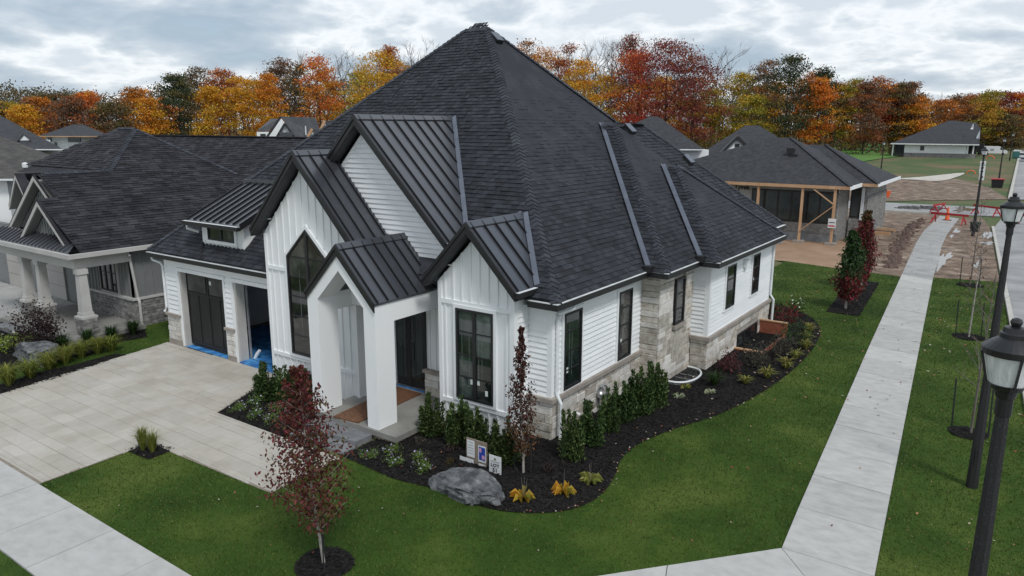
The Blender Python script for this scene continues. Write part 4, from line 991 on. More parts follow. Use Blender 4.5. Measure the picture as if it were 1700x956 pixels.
def tab_geo(b, u, v, n, w, rr, ex=EXP):
    l0 = .016+.022*rr; g = .005; k = ex*1.3
    p = [b+u*g+n*l0, b+u*(w-g)+n*l0, b+u*(w-g)+v*k+n*.004, b+u*g+v*k+n*.004, b+u*g+n*-.002, b+u*(w-g)+n*-.002]
    return p, [(0, 1, 2, 3), (4, 5, 1, 0)]
order = sorted(range(len(SH)), key=lambda i: (SH[i][1]-CAM).length)
single = set(order[:300])
bulk = {}
for i, (ob, b, u, v, n, w, rr) in enumerate(SH):
    p, f = tab_geo(b, u, v, n, w, rr)
    if i in single: pyobj('shingle', [tuple(q) for q in p], f, M['shingle_obj'], ob)
    else: bulk.setdefault(ob.name, (ob, MB()))[1].add(p, f)
for ob, mb_ in bulk.values(): mb_.build('shingles', M['shingle'], ob, 'stuff')

def hip_caps(a, b, n1, n2, parent, half=.135, sp=.15, lift=.02):
    """folded cap shingles along the hip from a (low) to b; n1, n2 are the slope normals either side"""
    a = Vector(a); b = Vector(b); d = (b-a).normalized(); L = (b-a).length
    s1 = d.cross(n1).normalized(); s2_ = n2.cross(d).normalized()
    s1 = s1 if s1.z < 0 else -s1; s2_ = s2_ if s2_.z < 0 else -s2_
    t = (n1+n2).normalized(); k = sp*1.35
    lo = t*(lift+.055); hi = t*(lift+.022)
    v = [lo, s1*half+lo*.8, s1*half+hi*.6+d*k, hi+d*k, s2_*half+lo*.8, s2_*half+hi*.6+d*k, lo-t*.035, s1*half+lo*.8-t*.03, s2_*half+lo*.8-t*.03]
    me = bpy.data.meshes.new('hip_cap'); me.from_pydata([tuple(q) for q in v], [], [(0, 1, 2, 3), (4, 0, 3, 5), (6, 7, 1, 0), (8, 6, 0, 4)]); me.update(); me.materials.append(M['cap'])
    nn = int(L/sp)
    for i in range(nn): place('hip_cap', me, parent, a+d*(L*i/nn))
hip_caps(CR+Vector((0, 0, .01)), RR, nF, nR, dR, .15, .155)
nS_ = Vector((0, -SL_/KS, 1)).normalized()
hip_caps(s2[0], s2[1], nS_, nR, s2[4], .14, .15); hip_caps(s3[0], s3[1], nS_, nR, s3[4], .14, .15)
nL = Vector((-.957, 0, 1)).normalized()
hip_caps((-15.33, -.673, mainz(-.673)), RL, nF, nL, dF, .12, .18)
nB = Vector((0, SL_, 1)).normalized()
hip_caps(s3[3], s3[1], nB, nR, s3[4], .10, .2); hip_caps((X4, Y4R, ZE), ap4, nB, nR, d4, .10, .2)
sR = (10.188-Z2)/SL_
hip_caps((RR.x+sR, RR.y+sR, Z2), RR, nB, nR, dR, .10, .2)
hip_caps(RL, RR, nF, nB, dF, .14, .16); hip_caps(s2[2], s2[1], nS_, nB, s2[4], .12, .2); hip_caps(s3[2], s3[1], nS_, nB, s3[4], .12, .2)
hip_caps(s2[1], ap4, nS_, nB, d4, .10, .2)
def valley(a, b, n1, n2, parent, half=.085):
    a = Vector(a); b = Vector(b); d = (b-a).normalized(); s1 = d.cross(n1).normalized(); s2_ = n2.cross(d).normalized()
    s1 = s1 if s1.z > 0 else -s1; s2_ = s2_ if s2_.z > 0 else -s2_; t = (n1+n2).normalized()*.062
    pyobj('valley_flashing', [tuple(q) for q in (a+t, b+t, b+s1*half+t, a+s1*half+t, a+s2_*half+t, b+s2_*half+t)], [(0, 1, 2, 3), (0, 4, 5, 1)], M['flash'], parent)
valley((OH-.05, YE2+.05, ZE+.02), s2[2], nR, nS_, s2[5]); valley((E2-.05, YE3+.05, ZE+.02), s3[2], nR, nS_, s3[5])
# roof vents
for px, py, pl in ((823, 66, 'R'), (1044, 217, 2), (1141, 268, 3)):
    xe = {'R': OH, 2: E2, 3: E3}[pl]; d = ray(px, py); t = (ZE+SL_*xe-(CAM.z+SL_*CAM.x))/(d.z+SL_*d.x); c = CAM+d*t
    m = MB().box(-.19, .19, -.16, .16, 0, .12); q = Matrix((( -vR.x, 0, nR.x), (0, 1, 0), (-vR.z, 0, nR.z)))
    vt = m.map(lambda x, y, z: tuple(c+Vector((-vR.x*x+nR.x*z, y, -vR.z*x+nR.z*z)))).build('roof_vent', M['black'], house)
    MB().box(-.21, .17, -.18, .18, .121, .14).map(lambda x, y, z: tuple(c+Vector((-vR.x*x+nR.x*z, y, -vR.z*x+nR.z*z)))).build('vent_lid', M['flash'], vt)

# ---------------------------------------------------------------- gutters, soffits, downspouts
def gutter(a, b, out, z, extra0=0, extra1=0):
    """gutter along the eave from a to b (outer lip), out = outward unit"""
    ax, ay = a; bx, by = b; ox, oy = out
    def bx_(i0, i1, z0, z1, e=0.):
        xs = [ax-ox*i0, ax-ox*i1, bx-ox*i0, bx-ox*i1]; ys = [ay-oy*i0, ay-oy*i1, by-oy*i0, by-oy*i1]
        return (min(xs)-e*(oy != 0), max(xs)+e*(oy != 0), min(ys)-e*(ox != 0), max(ys)+e*(ox != 0), z0, z1)
    g = part('gutter', M['black'], house, bx_(0, .13, z-.15, z-.012))
    part('gutter_lining', M['gutter'], g, bx_(.006, .15, z-.014, z+.006)); return g
gutter((-.42, -OH), (OH, -OH), (0, -1), ZE); gutter((OH, -OH+.131), (OH, YE2), (1, 0), ZE+.001)
gutter((OH+.001, YE2), (E2, YE2), (0, -1), ZE-.001); gutter((E2, YE2+.131), (E2, YE3), (1, 0), ZE)
gutter((E2+.001, YE3), (E3, YE3), (0, -1), ZE-.001); gutter((E3, YE3+.131), (E3, YE4), (1, 0), ZE)
gutter((X4+.1, YE4+.2), (X4+.1, Y4R), (1, 0), ZE-.01)
gutter((-15.39, -.733), (GX0-.01, -.733), (0, -1), 2.976)
for x, y in ((OH, YE2), (E2, YE3)): part('gutter_guard', M['black'], house, (x-.13, x+.11, y-.12, y+.10, ZE-.02, ZE+.16))
for b in ((-.62, OH-.131, -OH+.131, .02, ZE-.17, ZE-.151), (0, OH-.132, .02, YE2, ZE-.17, ZE-.151), (.1, E2-.131, YE2+.131, YE3, ZE-.17, ZE-.151), (.6, E3-.131, YE3+.131, YE4, ZE-.17, ZE-.151), (-15.2, GX0, -.60, GY-.03, 2.80, 2.82)):
    part('soffit', M['white'], house, b)
def spout(pts, name='downspout'): return MB().tube(pts, .042, 8).build(name, M['gutter'], house)
spout([(.28, .55, ZE-.12), (.27, .50, ZE-.26), (.07, .16, ZE-.36), (.075, .13, ZE-.5), (.075, .13, 1.16), (.12, .12, 1.05), (.21, .11, .90), (.21, .10, .05)])
spout([(E3-.1, Y4+.22, ZE-.12), (E3-.12, Y4+.18, ZE-.24), (D3+.08, Y4-.02, ZE-.34), (D3+.08, Y4-.03, 1.2), (D3+.2, Y4-.02, 1.02), (D3+.19, Y4-.02, .05)])
spout([(-15.2, -.66, 2.86), (-15.2, -.64, 2.72), (-14.92, -.52, 2.62), (-14.86, -.50, 2.5), (-14.86, -.50, 1.12), (-14.92, -.55, .98)])
# galvanised window well and timber well
ww = thing('window_well', 'curved galvanised window well against the stone wall', 'window well', (D2+.3, 5.9, 0))
a = [(D2+.03+.68*math.sin(t)**.6, 5.88+.78*-math.cos(t), .10) for t in np.linspace(.02, math.pi-.02, 15)]
MB().tube(a, .03, 6).build('rim', M['gutter'], ww)
m = MB().add([(p[0]-.012, p[1], .09) for p in a]+[(p[0]-.012, p[1], -.0) for p in a], [(i, i+1, i+16, i+15) for i in range(14)]); m.build('liner', M['galv'], ww)
m = MB().add([(p[0]-.02, p[1], .028) for p in a], [tuple(range(15))]); m.build('pit_shade', M['dark'], ww)  # flat dark sheet, the well's shaded depth put into its colour
for y in (5.75, 6.1): MB().bar((D2+.08, y, .036), (D2+.60, y, .036), .03, .01).build('ladder_rung', M['galv'], ww)
tw = thing('timber_well', 'reddish timber retaining frame around the basement window', 'retaining frame', (D3+.5, 10.7, 0))
MB().box(D3+.06, D3+1.0, 11.95, 12.02, -.1, .46).build('timber', M['lumber_r'], tw); MB().box(D3+.05, D3+1.0, 11.93, 12.04, .461, .50).build('cap_board', M['lumber'], tw)
MB().box(D3+.06, D3+.95, 9.34, 9.42, -.1, .07).build('timber', M['lumber_r'], tw); MB().box(D3+.05, D3+.97, 9.32, 9.44, .071, .11).build('cap_board', M['lumber'], tw)
MB().box(D3+.93, D3+1.0, 9.43, 11.92, -.1, .12).build('timber', M['lumber_r'], tw)
# ================================================================ NEIGHBOURING HOUSES
def stuff_shingles(parent, e0, e1, vdir, length, keep, n, seed, mat, mn=.2, mxw=.5, ex=.15):
    SH.clear(); shingles(parent, e0, e1, vdir, length, keep, n, seed, mn, mxw, ex); m = MB()
    for ob, b, u, v, nn, w, rr in SH: m.add(*tab_geo(b, u, v, nn, w, rr, ex))
    SH.clear(); return m.build('shingles', mat, parent, 'stuff')
nb = thing('house', 'grey board-and-batten house with pale trimmed gables left of the white house', 'house', (-21, 2, -.13))
NE, NS = 2.87, .61
EX, EY = -17.45, -2.15
NX = PY(60.3, 333, -1.9).x-.05; NZ = NE+(EX-NX)*NS      # where the lower front gable meets the side slope
# roof: one long side slope, a front hip face above it and a rear wing
PK = PY(214, 220, 4.0); PK2 = PY(181, 220, 4.0)
WR = Vector((EX-4., -1.0, NE+4*NS))
side = pyobj('roof_slope', [(EX, -1.84, NE), (EX, 9.5, NE), (EX-6.6, 4.0, NE+6.6*NS), (EX-4, 1.4, NE+4*NS), (EX-4, -1.2, NE+4*NS), (NX, -1.2, NZ), (NX, -1.84, NZ)], [(0, 1, 2, 3, 4, 5, 6)], M['shingle2'], nb)
nSd = Vector((NS, 0, 1)).normalized(); vSd = Vector((-1, 0, NS)).normalized()
hipN = lambda c: c.z < NE+4*NS or c.y > 1.4+(EX-4-c.x)*1.0
stuff_shingles(side, (EX, -1.8, NE), (EX, 9.5, NE), vSd, 8, lambda c: (c.y < 9.5-(EX-c.x)*.83) and c.x > EX-6.6 and hipN(c) and c.y > (-1.15 if c.x < NX else -1.82), nSd, 31, M['shingle2'])
zf = NE+4*NS
fr_ = pyobj('roof_slope', [(EX-4, 1.4, zf), (EX-6.6, 4.0, NE+6.6*NS), (EX-8.0, 4.0, NE+6.6*NS), (EX-11.4, 1.0, zf-.3)], [(0, 1, 2, 3)], M['shingle2'], nb)
nFn = Vector((0, -NS, 1)).normalized(); vFn = Vector((0, 1, NS)).normalized()
stuff_shingles(fr_, (EX-11.5, 1.4, zf), (EX-4, 1.4, zf), vFn, 3.2, lambda c: c.x < EX-4-(c.y-1.4) and c.x > EX-11.4+(c.y-1.4)*1.25 and c.y < 4.0, nFn, 32, M['shingle2'])
hip_caps((EX-4, 1.4, zf), (EX-6.6, 4.0, NE+6.6*NS), nFn, nSd, side, .13, .17)
hip_caps((EX, 9.5, NE), (EX-6.6, 4.0, NE+6.6*NS), Vector((0, NS, 1)).normalized(), nSd, side, .12, .2)
hip_caps((EX-8.0, 4.0, NE+6.6*NS+.02), (EX-6.6, 4.0, NE+6.6*NS+.02), nFn, Vector((0, NS, 1)).normalized(), side, .13, .2)
hip_caps((EX-4, -1.0, zf), (EX-4, 1.45, zf), nSd, Vector((-NS, 0, 1)).normalized(), side, .13, .2)
pyobj('roof_slope', [(EX-4, -1.0, zf), (EX-4, 1.4, zf), (EX-8, 1.4, NE), (EX-8, -1.0, NE)], [(0, 1, 2, 3)], M['shingle2'], nb)
RY, RZ = 9.3, 6.52
rw_ = pyobj('roof_slope', [(-36, RY, RZ), (-14.5, RY, RZ), (-14.5, RY-6, RZ-6*NS), (-36, RY-6, RZ-6*NS)], [(0, 1, 2, 3)], M['shingle2'], nb)
stuff_shingles(rw_, (-31, RY-6, RZ-6*NS), (-14.5, RY-6, RZ-6*NS), vFn, 7, lambda c: c.y < RY and (not (c.x > EX-6.6 and c.y < 9.5-(EX-c.x)*.83) or c.z > NE+NS*max(0, EX-c.x)-.1), nFn, 33, M['shingle2'])
pyobj('roof_slope', [(-36, RY, RZ), (-14.5, RY, RZ), (-14.5, RY+6, RZ-6*NS), (-36, RY+6, RZ-6*NS)], [(0, 1, 2, 3)], M['shingle2'], nb)
part('ridge_cap', M['shingle2'], nb, (-34, -14.6, RY-.14, RY+.14, RZ+.01, RZ+.05))
part('rear_wall', M['grey_bb'], nb, (-30, -17.6, 4.5, 9, -.2, 2.8))
# front gables with pale rakes
def pale_gable(xc, zr, yf, half, sl, back, nm, hr=None):
    half_l = half
    w = wallpoly('gable_wall', FF(yf+.35), [(xc-half*.92, zr-half*sl*.95-.1), (xc+half*.92, zr-half*sl*.95-.1), (xc, zr-.25)], .1, M['grey_bb'], nb)
    battens(w, FF(yf+.35), np.arange(xc-half+.2, xc+half, .2), lambda u: zr-half*sl*.95-.1, lambda u: zr-.25-sl*abs(u-xc), M['grey_bb'], .04)
    for s in (-1, 1):
        half = hr if s > 0 and hr else half_l
        MB().prism([(xc, yf, zr+.02), (xc+s*half, yf, zr-half*sl+.02), (xc+s*half, yf, zr-half*sl-.17), (xc, yf, zr-.2)], (0, .05, 0)).build('rake_board', M['grey_trim'], nb)
        bk = back if s < 0 else yf+(.36 if nm != 'B' else .07)
        MB().prism([(xc, yf, zr+.03), (xc+s*half, yf, zr-half*sl+.03), (xc+s*half, bk, zr-half*sl+.03), (xc, bk, zr+.03)], (0, 0, -.05)).build('gable_slope', M['shingle2'], nb)
        MB().prism([(xc, yf+.05, zr-.16), (xc+s*half, yf+.05, zr-half*sl-.13), (xc+s*half, yf+.35, zr-half*sl-.13), (xc, yf+.35, zr-.16)], (0, 0, -.02)).build('soffit', M['soffit_g'], nb)
gA = PY(60.3, 333, -1.9); gAr = PY(110.6, 411, -1.9); pale_gable(gA.x, gA.z, -1.9, gAr.x-gA.x, (gA.z-gAr.z)/(gAr.x-gA.x), -1.0, 'A')
gB = PY(54, 291, -1.25); gBr = PY(80, 329, -1.25); sB = (gB.z-gBr.z)/(gBr.x-gB.x); gBl = PY(15, 388, -1.25); pale_gable(gB.x, gB.z, -1.25, gB.x-gBl.x, sB, -.9, 'B', gBr.x-gB.x+.15)
gC = PY(24, 289, -.4); pale_gable(gC.x, gC.z, -.4, 1.0, 1.35, .6, 'C')
dmr = part('dormer_wall', M['grey_bb'], nb, (gC.x-.75, gC.x+.75, -.03, 1.2, 2.8, gC.z-1.35)); window(dmr, FF(-.03), gC.x-.1, gC.x+.4, gC.z-2.0, gC.z-1.5, 1, 1, trim=.08, film=False, trimmat=M['grey_trim'])
ndr = sheet('neighbour_driveway', [(EX-3.9, EY-.6), (EX-5.2, EY-.6), (EX-5.2, .4), (EX-18, .4), (EX-18, FT), (EX-9, FT), (EX-6.5, -5.2)], M['walk3'], .02, 1.2)
# pent roof of standing seam below the gables
pz0, pz1 = NE+.02, NE+.36
pent = MB().prism([(gA.x-4.0, EY-.02, pz0), (EX-.15, EY-.02, pz0), (EX-.75, EY+.62, pz1), (gA.x-4.0, EY+.62, pz1)], (0, 0, -.05)).build('pent_roof', M['seam'], nb)
x = gA.x-3.9
while x < EX-.5: MB().bar((x, EY-.02, pz0+.02), (x, EY+.58, pz1+.02), .03, .06).build('seam', M['seam'], pent); x += .30
gt = part('gutter', M['grey_trim'], nb, (gA.x-4.1, EX+.12, EY-.16, EY-.03, NE-.15, NE)); part('gutter', M['grey_trim'], nb, (EX, EX+.12, EY-.029, 4.0, NE-.15, NE-.001))
part('porch_beam', M['grey_trim'], nb, (gA.x-4, EX-.2, EY+.15, EY+.45, NE-.55, NE-.16)); part('porch_beam', M['grey_trim'], nb, (EX-.52, EX-.2, EY+.451, -.12, NE-.55, NE-.16))
part('porch_ceiling', M['soffit_g'], nb, (gA.x-4, EX, EY+.05, .0, NE-.158, NE-.14))
NW = EX-.28                                            # side wall plane
ws = part('side_wall', M['grey_bb'], nb, (NW-.2, NW, -.05, 7.5, .95, NE-.16)); battens(ws, FR(NW), np.arange(.1, 7.4, .3), lambda u: .95, lambda u: NE-.16, M['grey_bb'], .045)
wf = part('porch_wall', M['grey_bb'], nb, (NW-3.6, NW-.001, -.05, .15, .95, NE-.16)); battens(wf, FF(-.05), [u for u in np.arange(NW-3.5, NW, .25) if not NW-2.35 < u < NW-.95], lambda u: .95, lambda u: NE-.16, M['grey_bb'], .045)
window(nb, FF(-.05), NW-2.25, NW-1.05, 1.0, 2.45, 3, 2, trim=.06, film=False, trimmat=M['grey_trim'])
GST = [unit_box('ledgestone_a', M['grey_stone'], .04), unit_box('ledgestone_b', M['grey_stone'], .02), unit_box('ledgestone_a', M['grey_stone'])]
bs = part('stone_base', M['mortar'] if False else M['grey_stone'], nb, (NW-3.6, NW+.01, -.08, 7.5, -.4, .87))
stone_wall(bs, FR(NW+.01), 'R', -.08, 3.2, -.2, .87, sizes=(.08, .1, .13), meshes=GST); stone_wall(bs, FF(-.08), 'F', NW-3.4, NW+.03, .05, .87, sizes=(.08, .1, .13), meshes=GST)
part('stone_ledge', M['grey_trim'], nb, (NW-3.6, NW+.1, -.18, -.051, .87, .95), (NW+.001, NW+.1, -.05, 7.5, .87, .95))
slb = part('porch_slab', M['conc'], nb, (EX-5.0, EX+.35, EY-.55, -.09, -.08, .06)); part('slab_footing', M['step'], slb, (EX-5.5, EX+.28, EY-.48, -.09, -.5, -.081))
part('porch_step', M['step'], nb, (EX-4.6, EX-2.9, EY-.95, EY-.56, -.4, -.06))
for cx in (EX-.15, PY(77, 512, EY+.3).x, PY(50, 494, EY+.3).x):
    cy = EY+.3; cl = part('column_base', M['grey_stone'], nb, (cx-.22, cx+.22, cy-.22, cy+.22, .06, .62))
    for f_, fc in ((FF(cy-.22), 'F'), (FR(cx+.22), 'R')):
        c0 = cx if fc == 'F' else cy; stone_wall(cl, f_, fc, c0-.24, c0+.24, .07, .62, sizes=(.08, .11, .14), meshes=GST)
    cs = part('column', M['grey_trim'], nb, (cx-.27, cx+.27, cy-.27, cy+.27, .621, .70), (cx-.19, cx+.19, cy-.19, cy+.19, .70, .82))
    MB().lathe((cx, cy, 0), [(.225, .82), (.185, NE-.72)], 4, math.pi/4).build('column_shaft', M['grey_trim'], nb); part('column_capital', M['grey_trim'], nb, (cx-.17, cx+.17, cy-.17, cy+.17, NE-.72, NE-.551))
for i, gx_ in enumerate((PY(88, 470, .38).x, PY(34, 470, .38).x)):
    gdn = part('garage_door', M['gdoor'], nb, (gx_-1.1, gx_+1.1, .38, .45, -.1, 2.25))
    for z in (.48, 1.05, 1.62): part('panel_groove', M['soffit_g'], gdn, (gx_-1.1, gx_+1.1, .372, .379, z-.012, z+.012))
    for k_ in range(4): part('door_light', M['glass'], gdn, (gx_-1.0+k_*.52, gx_-.62+k_*.52, .368, .378, 1.72, 2.12))
part('garage_wall', M['grey_bb'], nb, (EX-18, EX-3.9, .46, .7, -.3, NE-.16), (EX-4.4, EX-3.9, .1, .459, .7, NE-.16)); pb = part('wall_pier', M['grey_stone'], nb, (EX-4.5, EX-3.8, -.1, .459, -.1, .7)); stone_wall(pb, FF(-.1), 'F', EX-4.5, EX-3.8, -.05, .7, sizes=(.09, .12), meshes=GST); stone_wall(pb, FR(EX-3.8), 'R', -.1, .45, -.05, .7, sizes=(.09, .12), meshes=GST)
MB().tube([(EX+.02, -.25, NE-.14), (EX-.02, -.22, NE-.3), (NW+.07, -.12, NE-.42), (NW+.07, .02, .98), (NW+.16, .02, .8), (NW+.16, .02, -.1)], .05, 7).build('downspout', M['grey_trim'], nb)
MB().tube([(NW+.09, 2.0, .75), (NW+.09, 2.0, .2), (NW+.09, 1.1, .18), (NW+.14, .9, .2)], .022, 6).tube([(NW+.09, 1.5, .7), (NW+.12, 2.3, .75)], .022, 6).build('gas_pipe', M['dark'], nb)

# ---------------------------------------------------------------- plain houses further off
def hip_roof(parent, x0, x1, y0, y1, z, zr, a, b, mat, th=.16, fmat=None, oy=None):
    """hip roof over a rectangle; ridge from a to b along the longer side"""
    if x1-x0 >= y1-y0: ym = (y0+y1)/2 if oy is None else oy; r0, r1 = (a, ym, zr), (b, ym, zr)
    else: xm = (x0+x1)/2 if oy is None else oy; r0, r1 = (xm, a, zr), (xm, b, zr)
    c = [(x0, y0, z), (x1, y0, z), (x1, y1, z), (x0, y1, z)]
    if x1-x0 >= y1-y0: fs = [(c[0], c[1], r1, r0), (c[1], c[2], r1), (c[2], c[3], r0, r1), (c[3], c[0], r0)]
    else: fs = [(c[0], c[1], r0), (c[1], c[2], r1, r0), (c[2], c[3], r1), (c[3], c[0], r0, r1)]
    for f in fs: pyobj('roof_slope', [tuple(p) for p in f], [tuple(range(len(f)))], mat, parent)
    part('fascia', fmat or M['black'], parent, (x0, x1, y0, y0+.05, z-th, z-.004), (x1-.05, x1, y0+.051, y1, z-th, z-.004), (x0, x0+.05, y0+.051, y1, z-th, z-.004))
    part('soffit', M['soffit_g'], parent, (x0+.06, x1-.06, y0+.06, y1-.06, z-th+.01, z-th+.03))
    lo = (Vector(c[1]), Vector(r1 if x1-x0 >= y1-y0 else r0)); MB().bar(lo[0]+Vector((0, 0, .03)), lo[1]+Vector((0, 0, .03)), .25, .05).build('hip_cap', mat, parent)
def front_gable(parent, xc, half, yf, zb, zr, mat_w, mat_r, yb, trim=None):
    w = wallpoly('gable_wall', FF(yf), [(xc-half, zb), (xc+half, zb), (xc, zr)], .15, mat_w, parent)
    sl = (zr-zb)/half
    for s in (-1, 1):
        MB().prism([(xc, yf-.3, zr+.12), (xc+s*(half+.3), yf-.3, zb+.12-.3*sl), (xc+s*(half+.3), yb, zb+.12-.3*sl), (xc, yb, zr+.12)], (0, 0, -.06)).build('roof_slope', mat_r, parent)
        MB().prism([(xc, yf-.32, zr+.13), (xc+s*(half+.3), yf-.32, zb+.13-.3*sl), (xc+s*(half+.3), yf-.32, zb-.12-.3*sl), (xc, yf-.32, zr-.12)], (0, .02, 0)).build('rake_board', trim or M['black'], parent)
    return w
# house under construction beyond the lawn
ch_ = thing('house', 'unfinished house with timber props under its eave beyond the lawn', 'house', (-5, 40, 0))
CE = 3.6
hip_roof(ch_, -15, -.5, 34.35, 45.2, CE, 6.35, -6.9, -5.6, M['roof_site'], .2, M['lumber']); hip_roof(ch_, -12, .45, 37.9, 46.4, CE-.01, 5.86, -8, -3.8, M['roof_site'], .2, M['lumber'])
part('fascia', M['white'], ch_, (-.5, -.46, 34.3, 37.85, CE-.22, CE+.01)); part('fascia', M['white'], ch_, (.45, .49, 37.9, 47, CE-.2, CE+.02))
yw = 35.3
part('front_wall', M['wrap_g'], ch_, (-14, -1.3, yw, yw+.3, 1.0, CE-.2)); part('return_wall', M['grey_stone'], ch_, (-1.6, -1.3, yw+.3, 38.6, 0, CE-.2)); part('side_wall', M['grey_stone'], ch_, (-1.2, -.25, 38.6, 38.9, 0, CE-.2), (-.55, -.25, 38.9, 46, 0, CE-.2))
wl = PY(1248, 330, yw).x; wr = PY(1386, 330, yw).x
cwin = part('window_wall', M['black'], ch_, (wl, wr, yw-.06, yw-.005, 1.15, 3.15))
for k_ in range(6):
    a = lerp(wl, wr, k_/6)+.08; b = lerp(wl, wr, (k_+1)/6)-.05; part('pane', M['glass_f'], cwin, (a, b, yw-.075, yw-.061, 1.3, 3.05))
part('knee_wall', M['grey_stone'], ch_, (wl-1, wr+.1, yw-.12, yw-.001, .55, 1.14)); part('block_foundation', M['step'], ch_, (-14, -1.2, yw-.1, yw+.2, -.3, .549), (-1.25, -.2, 38.5, 46, -.3, 1.15))
sw_ = part('stone_wall', M['grey_stone'], ch_, (wr+.12, -1.25, yw-.1, yw-.001, .55, CE-.6)); stone_wall(sw_, FF(yw-.1), 'F', wr+.12, -1.25, .55, CE-.6, sizes=(.12, .16, .2), meshes=GST)
sw2 = part('stone_wall', M['grey_stone'], ch_, (-1.24, -.2, 38.5, 38.599, 0, 1.25)); stone_wall(sw2, FF(38.5), 'F', -1.2, -.2, 0, 1.25, sizes=(.16, .2, .24), meshes=GST); 
sw3 = part('stone_wall', M['grey_stone'], ch_, (-.249, -.2, 38.6, 46, 0, 2.7)); stone_wall(sw3, FR(-.2), 'R', 38.6, 45.9, 0, 2.7, sizes=(.24, .3), meshes=GST)
window(ch_, FF(38.6), -1.15, -.55, 1.35, 3.2, 1, 1, trim=.0, film=False, glass='glass_f', d0=.1)
part('wrap_strip', M['wrap'], ch_, (-.53, -.36, 38.4, 38.5, 1.2, 3.3))
for px in (1257, 1330, 1384):
    p = G(px, 395 if px < 1380 else 402); x = PY(px, 350, 34.5).x; part('prop_post', M['lumber'], ch_, (x-.07, x+.07, 34.43, 34.57, .02 if px > 1300 else .4, CE-.2))
    part('post_pad', M['ledge'], ch_, (x-.3, x+.3, 34.2, 34.8, -.05, .12 if px > 1300 else .4))
xa, xb = PY(1330, 350, 34.5).x, PY(1384, 350, 34.5).x
MB().bar((xa+.05, 34.40, .75), (xb-.05, 34.40, 2.35), .14, .05).build('brace', M['lumber'], ch_); MB().bar((xb-.05, 34.39, 2.5), (lerp(xa, xb, .35), 34.39, CE-.25), .14, .05).build('brace', M['lumber'], ch_)
ws_ = part('warning_sign', M['paper'], ch_, (xb-.22, xb+.22, 34.33, 34.36, 1.05, 1.62)); part('sign_band', M['red_txt'], ws_, (xb-.18, xb+.18, 34.322, 34.329, 1.14, 1.22)); part('sign_band', M['ink'], ws_, (xb-.16, xb+.16, 34.322, 34.329, 1.36, 1.41))
tx = PY(1232, 307, yw-.02); text_mesh('Tyvek', .42, lambda x, y: (tx.x+x, yw-.02, 3.05+y), M['ink'], ch_, bold=.012); text_mesh('R', .42, lambda x, y: (PY(1391, 313, yw).x+x, yw-.02, 3.02+y), M['ink'], ch_, bold=.012)
for px, py in ((1313, 247), (1318, 258)):
    d = ray(px, py); t = (40-CAM.y)/d.y*.955; c = CAM+d*t; part('roof_vent', M['black'], ch_, (c.x-.22, c.x+.22, c.y-.2, c.y+.2, c.z-.25, c.z+.08))
ctw = thing('timber_well', 'pale timber window well frame beside the unfinished house', 'retaining frame', G(1450, 383)); p = G(1452, 386)
MB().box(p.x-.3, p.x+1.1, p.y-.9, p.y-.78, 0, .22).build('timber', M['lumber'], ctw); MB().box(p.x-.3, p.x+1.1, p.y+1.1, p.y+1.22, 0, .22).build('timber', M['lumber'], ctw); MB().box(p.x-.3, p.x+1.0, p.y-.77, p.y+1.09, .01, .05).build('pit_shade', M['dark'], ctw)  # near-black slab on the ground, painted as the shade inside the frame
# houses behind it
# far white bungalow
D7 = 158.; q7 = PD(1478, 257, D7); q8 = PD(1625, 257, D7)
z7 = gh(q7.x, q7.y); k7 = depth(q7)/FOC
h7 = thing('house', 'far white bungalow with black roof on the green field', 'house', (q7.x, q7.y, z7))
x0, x1, y0 = q7.x, q8.x, q7.y+3
W7 = x1-x0
y0 = q7.y
HZ = lambda py: CAM.z+(210-py)*k7
part('front_wall', M['white'], h7, (x0+.16*W7, x0+.86*W7, y0, y0+.4, HZ(250), HZ(236))); part('stone_base', M['grey_stone'], h7, (x0+.16*W7, x0+.97*W7, y0-.05, y0+.35, z7-1, HZ(250)))
part('porch_recess', M['glass_f'], h7, (x0+.02*W7, x0+.159*W7, y0+2.5, y0+2.7, z7-1, HZ(237))); part('porch_post', M['white'], h7, (x0+.015*W7, x0+.03*W7, y0, y0+.3, z7, HZ(236))); part('porch_rail', M['black'], h7, (x0+.03*W7, x0+.158*W7, y0, y0+.15, z7, HZ(250)))
for a, b in ((.865, .885), (.93, .945)): part('porch_post', M['white'], h7, (x0+a*W7, x0+b*W7, y0, y0+.3, z7, HZ(236)))
part('porch_wall', M['dark'], h7, (x0+.861*W7, x0+.97*W7, y0+1.5, y0+1.7, z7, HZ(237)))
window(h7, FF(y0), x0+.345*W7, x0+.39*W7, HZ(246), HZ(238.5), 2, 1, trim=.15, film=False, fr=.1)
xr0, xr1 = x0+.58*W7, x0+.62*W7
for f in ([(x0, y0-1, HZ(235)), (x0+W7, y0-1, HZ(235)), (x0+.97*W7, y0+5, HZ(212)), (x0+.90*W7, y0+8, HZ(202)), (xr1, y0+9, HZ(198)), (xr0, y0+9, HZ(198))], [(x0, y0-1, HZ(235)), (xr0, y0+9, HZ(198)), (x0, y0+20, HZ(235))]):
    pyobj('roof_slope', f, [tuple(range(len(f)))], M['roof_far'], h7)
part('fascia', M['white'], h7, (x0, x0+W7, y0-1.1, y0-1.0, HZ(236.5), HZ(235)))
for a, b, c, d in ((.925, .985, 235, 214), (.875, .905, 212, 203)): MB().prism([(x0+a*W7, y0+1, HZ(c)), (x0+b*W7, y0+1, HZ(c)), (x0+(b-.004)*W7, y0+1, HZ(lerp(c, d, .75))), (x0+(b-.014)*W7, y0+2, HZ(d))], (0, .3, 0)).build('gable_end', M['white'], h7)
